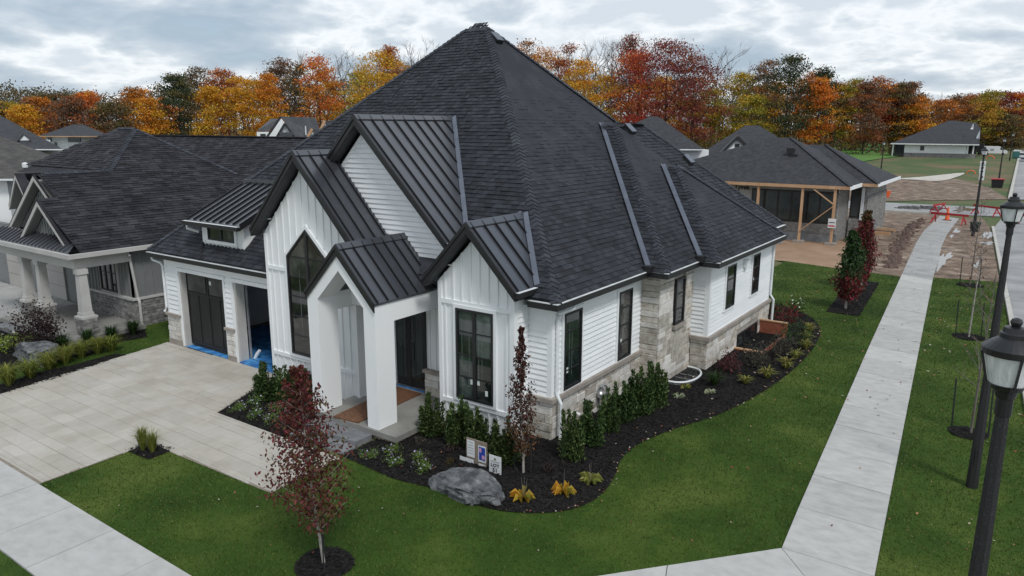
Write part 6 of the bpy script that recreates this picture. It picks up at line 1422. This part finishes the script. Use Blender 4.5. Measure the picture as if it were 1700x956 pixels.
# --- deciduous saplings made of limbs with leaves along them
def sapling(p, axis, prof, nb_, mats, leaf, per, seed, trunk_r, barkm, label, cat='tree', name='tree', lean=(0, 0), split=None, group=None, upright=.6, start=.28):
    """axis: height; prof(t) crown radius at height fraction t"""
    r = np.random.RandomState(seed); t0 = thing(name, label, cat, p, group); H = axis
    pt = lambda t: np.array([lean[0]*t+.05*H*.2*math.sin(t*4+seed), lean[1]*t+.03*H*.2*math.cos(t*5), H*t])
    child('trunk', mbmesh('trunk', MB().tube([Vector(pt(t)) for t in np.linspace(-.01, .95, 9)], [lerp(trunk_r, trunk_r*.2, i/8) for i in range(9)], 7), barkm), t0)
    br = MB(); P = []; D = []
    for k in range(nb_):
        t = start+(1-start)*((k+.5)/nb_)**.9; t = min(t, .97); a = k*2.4+r.rand(); R_ = prof(t)*r.uniform(.75, 1.1); b0 = pt(max(start*.6, t-R_*upright/H)); e = pt(t)+np.array([math.cos(a)*R_, math.sin(a)*R_, R_*upright*.5])
        mid = (b0+e)/2+np.array([0, 0, -.06*R_]); br.tube([Vector(b0), Vector(mid), Vector(e)], [trunk_r*.28, trunk_r*.2, trunk_r*.07], 4, False)
        n = int(per*(.5+R_/max(prof(.5), .05)*.5)); s = r.uniform(.15, 1.05, n)[:, None]; q = b0*(1-s)**2+2*mid*(s*(1-s))+e*s*s; q = q+r.normal(size=(n, 3))*np.array([.17, .17, .14])*R_*1.05
        P.append(q); D.append(np.tile(np.array([math.cos(a)*.5, math.sin(a)*.5, -.75]), (n, 1)))
    child('limbs', mbmesh('limbs', br, barkm), t0)
    P = np.concatenate(P); D = np.concatenate(D); sz = r.uniform(.65, 1.25, len(P))*leaf
    if split is None: child('crown', leafmesh('crown', quads(P, sz, .5, D, .7, seed), mats[0]), t0)
    else:
        mk = split(P/np.array([1, 1, H]), r.rand(len(P)))
        for mm, nm, ma in ((mk, 'crown', mats[0]), (~mk, 'lower_crown' if cat != 'x' else 'crown', mats[1])):
            if mm.sum(): child(nm, leafmesh(nm, quads(P[mm], sz[mm], .5, D[mm], .7, seed), ma), t0)
    return t0
tp_ = PY(490, 601, TR0.y); H0 = tp_.z-TR0.z
red = sapling(TR0, H0, lambda t: max(.08, .68*math.sin(math.pi*min(1, max(.0, (t-.12)/.90))**.66)), 56, (M['redleaf'], M['greenred']), .080, 105, 4, .03, M['bark_l'], 'young dark red tree in a round mulch ring on the front lawn', lean=(tp_.x-TR0.x, .0), start=.24,
              split=lambda q, u: ~((q[:, 0] > .02) & (u < .38)))
for dx, dy in ((-.12, .12), (.14, -.12)):
    st_ = thing('tree_stake', 'dark green tree stake %s the young red tree' % ('left of' if dx < 0 else 'right of'), 'stake', TR0+Vector((dx, dy, 0))); MB().tube([TR0+Vector((dx, dy, -.03)), TR0+Vector((dx*1.05, dy, 1.05))], .013, 5).build('rod', M['bark_post'], st_)
pb_ = G(866, 786); Hb = zat(pb_, 538)-pb_.z
sapling(pb_, Hb, lambda t: max(.05, .285*math.sin(math.pi*min(1, max(0, (t-.03)/.98))**.62)*(1.1 if t < .6 else .9)), 50, (M['bronze'], M['orangeleaf']), .074, 66, 8, .028, M['bark_l'], 'slim columnar bronze-leaved tree in front of the bay window', upright=1.6, start=.17, split=lambda q, u: ~((q[:, 2] < .36) & (u < .6)))
for dx, h, w in ((-.22, .95, 'left'), (.2, .85, 'right')):
    q = pb_+Vector((dx, .05, 0)); st_ = thing('tree_stake', 'dark green stake on the %s of the slim bronze tree' % w, 'stake', q); MB().tube([q+Vector((0, 0, -.03)), q+Vector((.01, 0, h))], .014, 5).build('rod', M['bark_post'], st_)
for px, py, tp, sd, lb, mats, sp in ((1404, 513, 383, 12, 'columnar tree with green top and red base by the walk', (M['dkgreen'], M['crimson']), lambda q, u: q[:, 2] > .34+u*.22), (1428, 482, 349, 15, 'columnar crimson tree behind the green-topped column tree', (M['greenred'], M['crimson']), lambda q, u: q[:, 2] > .80+u*.2)):
    p = G(px, py); h = zat(p, tp)-p.z; sapling(p, h, lambda t: max(.1, .52*math.sin(math.pi*min(1, max(0, (t-.04)/.965))**.55)**.6), 60, mats, .14, 95, sd, .05, M['bark_l'], lb, upright=1.5, start=.16, split=sp)
# --- young street trees, nearly bare
def bare_sapling(p, H, label, seed, leafc=None):
    r = random.Random(seed); t = thing('young_tree', label, 'tree', p, 'young street trees on the verge'); m = MB(); m.tube([(0, 0, -.03), (.02, 0, H*.5), (.05, .03, H)], [.035, .022, .005], 6); child('trunk', mbmesh('trunk', m, M['twig'] if seed % 2 else M['bark_l']), t)
    m = MB(); tips = []
    for k in range(22):
        z = H*(.26+.7*k/22); a = k*2.4+r.random(); l = H*.17*(1.15-k/26); e = Vector((l*math.cos(a)*.75, l*math.sin(a)*.75, z+l*r.uniform(.5, 1.1))); b = Vector((.03*z/H, 0, z)); md = (b+e)/2+Vector((0, 0, -.04*l)); m.tube([b, md, e], [.011, .008, .003], 4, False)
        f = e+Vector((r.gauss(0, .12), r.gauss(0, .12), .16)); m.tube([md, f], [.006, .002], 3, False); tips += [e, f, md]
    child('branches', mbmesh('branches', m, M['twig']), t)
    if leafc: P = np.array([tuple(q+Vector((r.gauss(0, .06), r.gauss(0, .06), r.gauss(0, .05)))) for q in tips for _ in range(leafc)]); child('leaves', leafmesh('leaves', quads(P, .07, .5, None, 1, seed), M['orangeleaf']), t)
for i, (c, tp, lb, lf) in enumerate(((YT[0]+Vector((.05, .05, 0)), 445, 'bare young street tree nearest, beside the second lamp post', None), (YT[1], 395, 'young street tree with a few orange leaves, second on the verge', 2), (YT[2], 330, 'young street tree with thin orange leaves, farthest on the verge', 1))):
    bare_sapling(c, zat(c, tp)-c.z, lb, i+3, lf)
    for j, dx in enumerate((-.4, .35)):
        q = c+Vector((dx, .1, 0)); st_ = thing('tree_stake', 'black stake %s of the %s young street tree' % (('left', 'right')[j], ('nearest', 'second', 'farthest')[i]), 'stake', q); MB().tube([q+Vector((0, 0, -.03)), q+Vector((-.04, 0, 1.25))], .02, 5).build('rod', M['bark_post'], st_)

# --- low plants
def tuft(p, H, R_, n, mat, label, seed, name='grass_tuft', cat='grass', w=.012, group=None, droop=.5):
    r = np.random.RandomState(seed); t = thing(name, label, cat, p, group); a = r.rand(n)*6.28; l = r.uniform(.55, 1.05, n)*H; out = r.uniform(.15, 1., n)*R_
    b = np.stack([np.cos(a)*R_*.15*r.rand(n), np.sin(a)*R_*.15*r.rand(n), a*0], 1); dr_ = np.stack([np.cos(a), np.sin(a), a*0], 1); sd_ = np.stack([-np.sin(a), np.cos(a), a*0], 1)*w*.5
    m1 = b+dr_*(out*.45)[:, None]+np.stack([a*0, a*0, l*.8], 1); e = b+dr_*out[:, None]+np.stack([a*0, a*0, l*(1-droop*r.rand(n)*.7)], 1)
    Q = np.concatenate([np.stack([b-sd_, b+sd_, m1+sd_*.8, m1-sd_*.8], 1), np.stack([m1-sd_*.8, m1+sd_*.8, e+sd_*.15, e-sd_*.15], 1)]); child('blades', leafmesh('blades', Q, mat), t); return t
def mound(p, R_, H, n, leaf, mat, label, seed, name='shrub', cat='shrub', asp=.5, fl=None, nfl=0, group=None, stems=True):
    r = np.random.RandomState(seed); t = thing(name, label, cat, p, group); k = max(5, int(9*R_/.3)); P = []
    for i in range(k):
        a = r.rand()*6.28; q = math.sqrt(r.rand())*.72; c = np.array([math.cos(a)*q*R_, math.sin(a)*q*R_, H*(.30+.42*r.rand()*(1-q*.5))]); P.append(c+r.normal(size=(n//k, 3))*np.array([R_*.22, R_*.22, H*.17]))
    P = np.concatenate(P); P[:, 2] = np.abs(P[:, 2]); child('foliage', leafmesh('foliage', quads(P, r.uniform(.6, 1.3, len(P))*leaf, asp, np.stack([P[:, 0]/R_, P[:, 1]/R_, np.full(len(P), .5)], 1), .8, seed), mat), t)
    if fl: 
        Q = P[r.choice(len(P), nfl)]*np.array([1.05, 1.05, 1.12])+np.array([0, 0, .02]); child('flowers', leafmesh('flowers', quads(Q, leaf*1.1, .9, None, 1, seed), fl), t)
    if stems:
        m = MB()
        for i in range(6): a = i*1.05; m.tube([(0, 0, -.02), (math.cos(a)*R_*.5, math.sin(a)*R_*.5, H*.6)], [.008, .004], 4, False)
        child('stems', mbmesh('stems', m, M['bark']), t)
    return t
def hosta(p, R_, mat, label, seed, stalks=0, name='hosta'):
    r = random.Random(seed); t = thing(name, label, 'plant', p); Q = MB()
    for k in range(22):
        a = k*2.4+r.random()*.5; l = R_*r.uniform(.65, 1.1); w = l*.19; h = l*r.uniform(.15, .85); d = Vector((math.cos(a), math.sin(a), 0)); s = Vector((-d.y, d.x, 0)); b = Vector((0, 0, .02)); m = d*l*.55+Vector((0, 0, h)); e = d*l+Vector((0, 0, h*r.uniform(-.1, .7)))
        Q.add([b, m+s*w, e, m-s*w], [(0, 1, 2), (0, 2, 3)])
    child('leaves', mbmesh('leaves', Q, mat), t)
    if stalks:
        m = MB()
        for k in range(stalks): m.tube([(0, 0, 0), (r.gauss(0, .04), r.gauss(0, .04), R_*r.uniform(1.4, 1.9))], [.006, .003], 4, False)
        child('flower_stalk', mbmesh('flower_stalk', m, M['twig']), t)
sz = lambda p, px: px*mpp(p)
for i, (px, py, lb, mt_, st_) in enumerate(((869, 828, 'yellowing hosta with dry stalks beside the boulder', 'yellow', 3), (935, 818, 'yellow hosta in the middle of the bed point', 'yellow', 1), (980, 800, 'green hosta turning yellow near the curved bed edge', 'ygreen', 2))):
    p = G(px, py); hosta(p, sz(p, 22), M[mt_], lb, i, st_)
for i, (px, py, lb) in enumerate(((399, 686, 'violet flowering plant nearest the driveway in the entry bed'), (427, 674, 'violet flowering plant at the back of the entry bed'), (425, 694, 'violet flowering plant in the middle of the entry bed'), (452, 702, 'violet flowering plant left of the red tree in the entry bed'), (458, 684, 'violet flowering plant half hidden by the red tree'), (614, 758, 'violet flowering plant beside the grey porch step'), (654, 752, 'small violet flowering plant behind the others by the porch'), (652, 772, 'violet flowering plant near the lawn edge by the porch'), (694, 768, 'violet flowering plant between porch and boulder'), (706, 785, 'violet flowering plant at the left end of the boulder'))):
    p = G(px, py); mound(p, sz(p, 19), sz(p, 19), 420, .042, M['bright'], lb, 40+i, 'flowering_plant', 'plant', .4, M['flower'], 16, 'violet flowering bedding plants', False)
for i, (px, py, r_, lb, mt_) in enumerate(((744, 752, 20, 'small dark leafless shrub under the first yew', 'purple'), (697, 740, 17, 'small dark shrub right of the porch slab', 'greyshrub'), (909, 785, 17, 'small dark red shrub in the bed right of the bronze tree', 'purple'), (748, 772, 12, 'low olive sprig beside the notice board', 'greenred'))):
    p = G(px, py); mound(p, sz(p, r_), sz(p, r_*1.1), 260, .035, M[mt_], lb, 60+i)
for i, (px, py, r_, h_, mt_, lb) in enumerate(((1212, 618, 24, 38, 'spirea', 'dull red shrub in front of the timber well'), (1258, 613, 25, 44, 'greyshrub', 'grey-green shrub at the near corner of the timber well'), (1292, 594, 27, 48, 'greyshrub', 'grey-brown shrub in front of the timber well wall'), (1322, 578, 27, 54, 'dkgreen', 'tall grey-green shrub behind the yellow grasses'), (1303, 538, 25, 36, 'crimson', 'bright crimson shrub at the far house corner'), (1284, 522, 18, 26, 'dkgreen', 'dark green shrub behind the crimson shrub'), (1322, 520, 17, 26, 'green', 'green shrub with cream flower heads at the far bed end'))):
    p = G(px, py); mound(p, sz(p, r_), sz(p, h_), 620, .075, M[mt_ if i != 1 and i != 2 else 'greyshrub'], lb, 70+i, fl=M['whitefl'] if i == 6 else None, nfl=26)
for i, (px, py, r_) in enumerate(((1273, 628, 17), (1238, 638, 13), (1305, 612, 17), (1321, 596, 14), (1338, 580, 15), (1340, 566, 14), (1343, 552, 14))):
    p = G(px, py); tuft(p, sz(p, r_*1.3), sz(p, r_*1.3), 70, M['ygreen'], 'yellow-green grass clump, %s from the near end of the side bed' % ('second', 'first', 'third', 'fourth', 'fifth', 'sixth', 'seventh')[i], 90+i, w=.035, group='yellow-green grass clumps')
p = G(1186, 640); tuft(p, sz(p, 26), sz(p, 24), 160, M['dkgreen'], 'dark green arching grass at the stone corner', 99, w=.02)
for i, (px, py) in enumerate(((1127, 660), (1178, 653), (1137, 645))):
    p = G(px, py); hosta(p, sz(p, 11), M['pale' if i < 2 else 'ygreen'], ('pale variegated plant nearest the yews in the side bed', 'pale variegated plant beside the window well', 'small yellow-green plant between yews and window well')[i], 20+i, 0, 'groundcover_plant')
for i, (px, py, h_) in enumerate(((238, 748, 40), (254, 752, 36))):
    p = G(px, py); tuft(p, sz(p, h_*1.15), sz(p, 20), 300, M['sedge_y'], ('ornamental grass at the back of the square mulch patch', 'ornamental grass at the front of the square mulch patch')[i], 110+i, 'ornamental_grass', w=.010, droop=.35)
for i, (px, py) in enumerate(((16, 640), (52, 628), (82, 614), (110, 604), (136, 594), (163, 587), (185, 583))):
    p = G(px, py); tuft(p, sz(p, 40-i*1.8), sz(p, 32-i), 260, M['sedge_y'], 'golden-green sedge by the neighbour driveway bed, %s from the left' % ('first', 'second', 'third', 'fourth', 'fifth', 'sixth', 'seventh')[i], 120+i, 'sedge_tuft', w=.02, group='sedges along the driveway bed')
p = G(66, 585); mound(p, sz(p, 40), sz(p, 92), 2600, .085, M['purple'], 'tall purple-leaved shrub in front of the grey porch', 130)
p = G(24, 580); mound(p, sz(p, 34), sz(p, 32), 520, .09, M['lime'], 'lime green shrub with cream flowers behind the left boulder', 131, fl=M['whitefl'], nfl=14)
for i, (px, py) in enumerate(((104, 580), (146, 572), (186, 565), (222, 556))):
    p = G(px, py); tuft(p, sz(p, 28), sz(p, 19), 190, M['dkgreen'], 'dark green fern-like plant along the grey porch, %s from the left' % ('first', 'second', 'third', 'fourth')[i], 140+i, 'border_plant', 'plant', w=.03, group='dark plants along the grey porch')

# ================================================================ AUTUMN WOOD
TC = {'yellow': [(.22, .12, .012), (.33, .19, .02), (.26, .20, .03), (.36, .17, .02)], 'golden': [(.26, .11, .010), (.36, .17, .016), (.30, .20, .025), (.38, .13, .015)],
      'orange': [(.24, .07, .010), (.34, .10, .014), (.38, .15, .02), (.22, .10, .02)], 'rust': [(.13, .045, .018), (.20, .07, .022), (.25, .10, .03), (.12, .07, .03)],
      'red': [(.16, .018, .014), (.26, .030, .020), (.32, .065, .03), (.15, .035, .02)], 'wine': [(.085, .020, .020), (.14, .030, .028), (.18, .055, .035), (.11, .05, .03)],
      'ygreen': [(.10, .115, .018), (.17, .155, .022), (.24, .18, .025), (.07, .085, .016)], 'olive': [(.055, .055, .022), (.085, .075, .028), (.12, .085, .03), (.06, .045, .022)],
      'dark': [(.018, .030, .016), (.030, .044, .022), (.05, .055, .028)], 'brown': [(.075, .048, .030), (.11, .07, .042), (.14, .085, .045), (.065, .05, .035)]}
for k, c in TC.items(): M['t_'+k] = leafm('tree_'+k, [tuple(min(.72, v*(1.85 if k in ('yellow', 'golden', 'orange', 'ygreen') else 1.6)) for v in q) for q in c], .45, .42)
def branches(m, b, d, l, r0, lv, rr, tips, spread=.62):
    e = b+d*l; md = (b+e)/2+Vector((rr.gauss(0, .04), rr.gauss(0, .04), rr.gauss(0, .03)))*l; m.tube([b, md, e], [r0, r0*.8, r0*.58], 5 if lv > 2 else 3, False); tips.append(e)
    if lv == 0: return
    for k in range(3 if lv > 1 else 3):
        dd = (d+Vector((rr.gauss(0, spread), rr.gauss(0, spread), rr.gauss(.12, spread*.55)))).normalized(); branches(m, lerp(md, e, rr.uniform(.2, 1)), dd, l*rr.uniform(.58, .82), r0*.58, lv-1, rr, tips, spread)
ALT = {'yellow': 'ygreen', 'golden': 'yellow', 'orange': 'golden', 'rust': 'orange', 'red': 'orange', 'wine': 'rust', 'ygreen': 'yellow', 'olive': 'brown', 'dark': 'olive', 'brown': 'rust'}
def wood_tree(p, H, Wd, kind, seed, label):
    rr = random.Random(seed); r = np.random.RandomState(seed); bare = kind == 'bare'
    t = thing('bare_tree' if bare else 'autumn_tree', label, 'tree', p, 'trees of the autumn wood'); m = MB(); tips = []
    rt_ = max(.16, H*.012); hz_ = H*(.30 if not bare else .36)
    m.tube([(0, 0, -.6), (rr.gauss(0, .1), 0, hz_*.5), (0, 0, hz_)], [rt_, rt_*.85, rt_*.7], 6, False)
    m.tube([(0, 0, hz_), (rr.gauss(0, .25), rr.gauss(0, .25), H*.62), (rr.gauss(0, .3), rr.gauss(0, .3), H*.93)], [rt_*.7, rt_*.4, .03], 5, False)
    child('trunk', mbmesh('trunk', m, M['bark_d'] if not bare else M['twig']), t)
    m = MB()
    for k in range(5 if not bare else 9):
        a = k*2.4+rr.random(); z = H*lerp(.28 if not bare else .34, .74, k/8); dv_ = Vector((math.cos(a)*.62*Wd/H*2.2, math.sin(a)*.62*Wd/H*2.2, .9)).normalized(); branches(m, Vector((0, 0, z)), dv_, H*(.20 if not bare else .19), rt_*.42, 2 if not bare else 3, rr, tips, .5)
    child('limbs', mbmesh('limbs', m, M['bark_d'] if not bare else M['twig']), t)
    if bare: return t
    R_ = Wd/2; nc = int(42+Wd*3.6); P = []; I = []; ph = r.rand(4)*6.28
    base = .04 if kind in ('yellow', 'golden', 'ygreen', 'orange') else .14
    for i in range(nc):
        u = r.rand(); z = lerp(base, .98, u**.85); prof = math.sin(math.pi*min(1, ((z-base)/(1-base))*.86+.13))**.7; a = r.rand()*6.28; q = math.sqrt(r.rand())*prof*(.92+.22*math.sin(2*a+ph[0]+z*7)+.16*math.sin(3*a+ph[1]-z*11))
        c = np.array([math.cos(a)*q*R_, math.sin(a)*q*R_, z*H]); n = r.randint(60, 120); P.append(c+r.normal(size=(n, 3))*np.array([.15*R_+.2, .15*R_+.2, .014*H+.12])); I.append(np.full(n, int(r.rand() < .32)))
    ix = np.concatenate(I); P = np.concatenate(P); sz_ = r.uniform(.20, .46, len(P)); me = leafmesh('crown', quads(P, sz_, .75, None, 1., seed), M['t_'+kind]); me.materials.append(M['t_'+ALT[kind]]); me.polygons.foreach_set('material_index', ix.astype(np.int32))
    child('crown', me, t); return t
ORD1 = 'first second third fourth fifth sixth seventh eighth ninth tenth eleventh twelfth thirteenth fourteenth fifteenth sixteenth seventeenth eighteenth nineteenth'.split(); TENS = {2: 'twent', 3: 'thirt', 4: 'fort', 5: 'fift', 6: 'sixt', 7: 'sevent'}
def ordinal(n): return ORD1[n-1] if n < 20 else TENS[n//10]+('ieth' if n % 10 == 0 else 'y-'+ORD1[n % 10-1])
WOOD = [(-8, 168, 55, 'olive'), (14, 166, 50, 'ygreen'), (40, 172, 55, 'orange'), (66, 160, 50, 'rust'), (92, 153, 72, 'olive'), (122, 158, 55, 'brown'), (150, 150, 52, 'orange'), (164, 142, 34, 'bare'), (188, 166, 50, 'olive'), (212, 172, 46, 'bare'), (230, 143, 56, 'rust'), (252, 160, 50, 'orange'), (280, 160, 48, 'orange'), (298, 121, 54, 'dark'), (332, 118, 62, 'olive'), (352, 148, 50, 'golden'), (374, 121, 58, 'rust'), (404, 132, 52, 'golden'), (392, 150, 30, 'bare'), (436, 136, 66, 'golden'), (452, 128, 40, 'orange'), (474, 103, 58, 'brown'), (498, 112, 46, 'olive'), (516, 84, 50, 'bare'), (532, 98, 62, 'orange'), (553, 140, 50, 'golden'), (574, 79, 40, 'bare'), (600, 122, 56, 'ygreen'), (630, 94, 84, 'golden'), (668, 108, 58, 'golden'), (652, 84, 40, 'rust'), (700, 64, 54, 'bare'), (728, 76, 50, 'bare'), (872, 76, 52, 'rust'), (904, 86, 66, 'orange'), (926, 74, 46, 'bare'), (944, 78, 50, 'rust'), (966, 104, 66, 'golden'), (986, 62, 66, 'bare'), (1006, 130, 60, 'yellow'), (1014, 56, 46, 'bare'), (1042, 66, 60, 'wine'), (1062, 50, 40, 'bare'), (1058, 88, 84, 'red'), (1104, 70, 116, 'wine'), (1092, 130, 70, 'orange'), (1148, 98, 88, 'wine'), (1140, 165, 70, 'yellow'), (1186, 66, 62, 'bare'), (1180, 150, 60, 'ygreen'), (1216, 100, 50, 'bare'), (1228, 126, 60, 'yellow'), (1250, 160, 50, 'ygreen'), (1284, 139, 56, 'golden'), (1304, 98, 66, 'dark'), (1268, 106, 50, 'brown'), (1338, 122, 52, 'rust'), (1362, 116, 44, 'dark'), (1356, 130, 46, 'orange'), (1386, 138, 54, 'rust'), (1412, 134, 48, 'ygreen'), (1436, 140, 50, 'brown'), (1452, 132, 60, 'rust'), (1466, 152, 52, 'red'), (1486, 140, 48, 'olive'), (1504, 138, 50, 'brown'), (1518, 161, 56, 'orange'), (1540, 146, 60, 'bare'), (1562, 168, 56, 'rust'), (1590, 158, 50, 'brown'), (1614, 156, 56, 'rust'), (1640, 152, 50, 'ygreen'), (1662, 154, 56, 'wine'), (1648, 183, 34, 'yellow'), (1684, 156, 54, 'red'), (1702, 158, 52, 'golden'), (1672, 190, 50, 'olive'), (1610, 190, 46, 'brown')]
for q in ((260, 140, 42), (318, 112, 36), (420, 118, 40), (458, 108, 36), (490, 92, 40), (548, 92, 40), (612, 92, 40), (676, 78, 46), (890, 70, 40), (958, 70, 44), (1030, 58, 44), (1128, 70, 50), (1240, 104, 46), (1320, 98, 44), (1400, 122, 44), (1428, 124, 44), (1470, 130, 44), (1512, 136, 40), (1580, 148, 44), (1630, 146, 40)): WOOD.append((*q, 'bare'))
WOOD.sort()
cw = {'yellow': 'yellow-leaved tree', 'golden': 'golden-leaved tree', 'orange': 'orange-leaved tree', 'rust': 'rust-leaved tree', 'red': 'scarlet-leaved tree', 'wine': 'wine-red tree', 'ygreen': 'yellow-green tree', 'olive': 'olive-leaved tree', 'dark': 'dark evergreen-looking tree', 'brown': 'brown-leaved tree', 'bare': 'leafless tree'}
cnt = {}
for i, (px, ty, wpx, kind) in enumerate(WOOD):
    far = 22 if kind == 'bare' else 0
    D = 176+far+14*math.sin(i*2.1)+(40 if px > 1560 else 0); p = PD(px, 210, D); p.z = gh(p.x, p.y); k = depth(p)/FOC; cnt[kind] = cnt.get(kind, 0)+1
    H = CAM.z-p.z+(211.5-ty-(8 if px < 300 else 0))*k
    wood_tree(p, H*(1.0 if kind != 'bare' else .86), wpx*k*1.3, kind, 300+i, '%s in the wood, %s of its colour from the left' % (cw[kind], ordinal(cnt[kind])) if kind != 'bare' else 'leafless tree in the wood, %s bare one from the left' % ordinal(cnt[kind]))
# deep wood behind and the undergrowth along its edge: one mass nobody could count
r = np.random.RandomState(77); P = []; tr = MB()
for i in range(2300):
    px = r.uniform(-60, 1760); D = r.uniform(196, 250)+(30 if px > 1560 else 0); p = PD(px, 210, D); g = gh(p.x, p.y); edge = np.interp(px, [-60, 60, 200, 300, 500, 700, 880, 1100, 1300, 1400, 1550, 1760], [20, 20, 18, 22, 26, 28, 26, 27, 24, 21, 15, 14])*.66
    z = g+edge*r.rand()**.8; n = 60; P.append(np.array([p.x, p.y, z])+r.normal(size=(n, 3))*np.array([1.5, 1.5, .7]))
for i in range(420):
    px = r.uniform(-60, 1760); D = r.uniform(180, 215)+(35 if px > 1560 else 0); p = PD(px, 210, D); g = gh(p.x, p.y); h = r.uniform(5, 9.5)*(.8 if px < 300 or px > 1540 else 1.25); tr.tube([(p.x, p.y, g-.5), (p.x+r.normal()*.4, p.y, g+h*.5), (p.x+r.normal()*.8, p.y, g+h)], [.2, .16, .06], 4, False)
P = np.concatenate(P); M['deep'] = leafm('deep_wood_leaf', [(.06, .042, .03), (.10, .068, .038), (.14, .09, .04), (.085, .085, .035), (.20, .11, .035), (.08, .062, .045)], .4, .3)
fo = tag(scatter('forest', M['deep'], None, quads(P, r.uniform(.3, .6, len(P)), .75, None, 1, 78), 4), 'brown depth of the autumn wood behind the front trees', 'wood')
tag(tr.build('forest_trunks', M['bark_d'], None, 'stuff'), 'dark thin trunks crowded along the edge of the wood', 'trunks')
P = []
for i in range(500):
    px = r.uniform(-60, 1760); D = r.uniform(160, 176)+(38 if px > 1560 else 0); p = PD(px, 210, D); g = gh(p.x, p.y); P.append(np.array([p.x, p.y, g+.5+r.rand()*1.6])+r.normal(size=(22, 3))*np.array([1.1, 1.1, .6]))
tag(scatter('undergrowth', M['deep'], None, quads(np.concatenate(P), .5, .7, None, 1, 79), 4), 'low brown undergrowth along the edge of the wood', 'undergrowth')
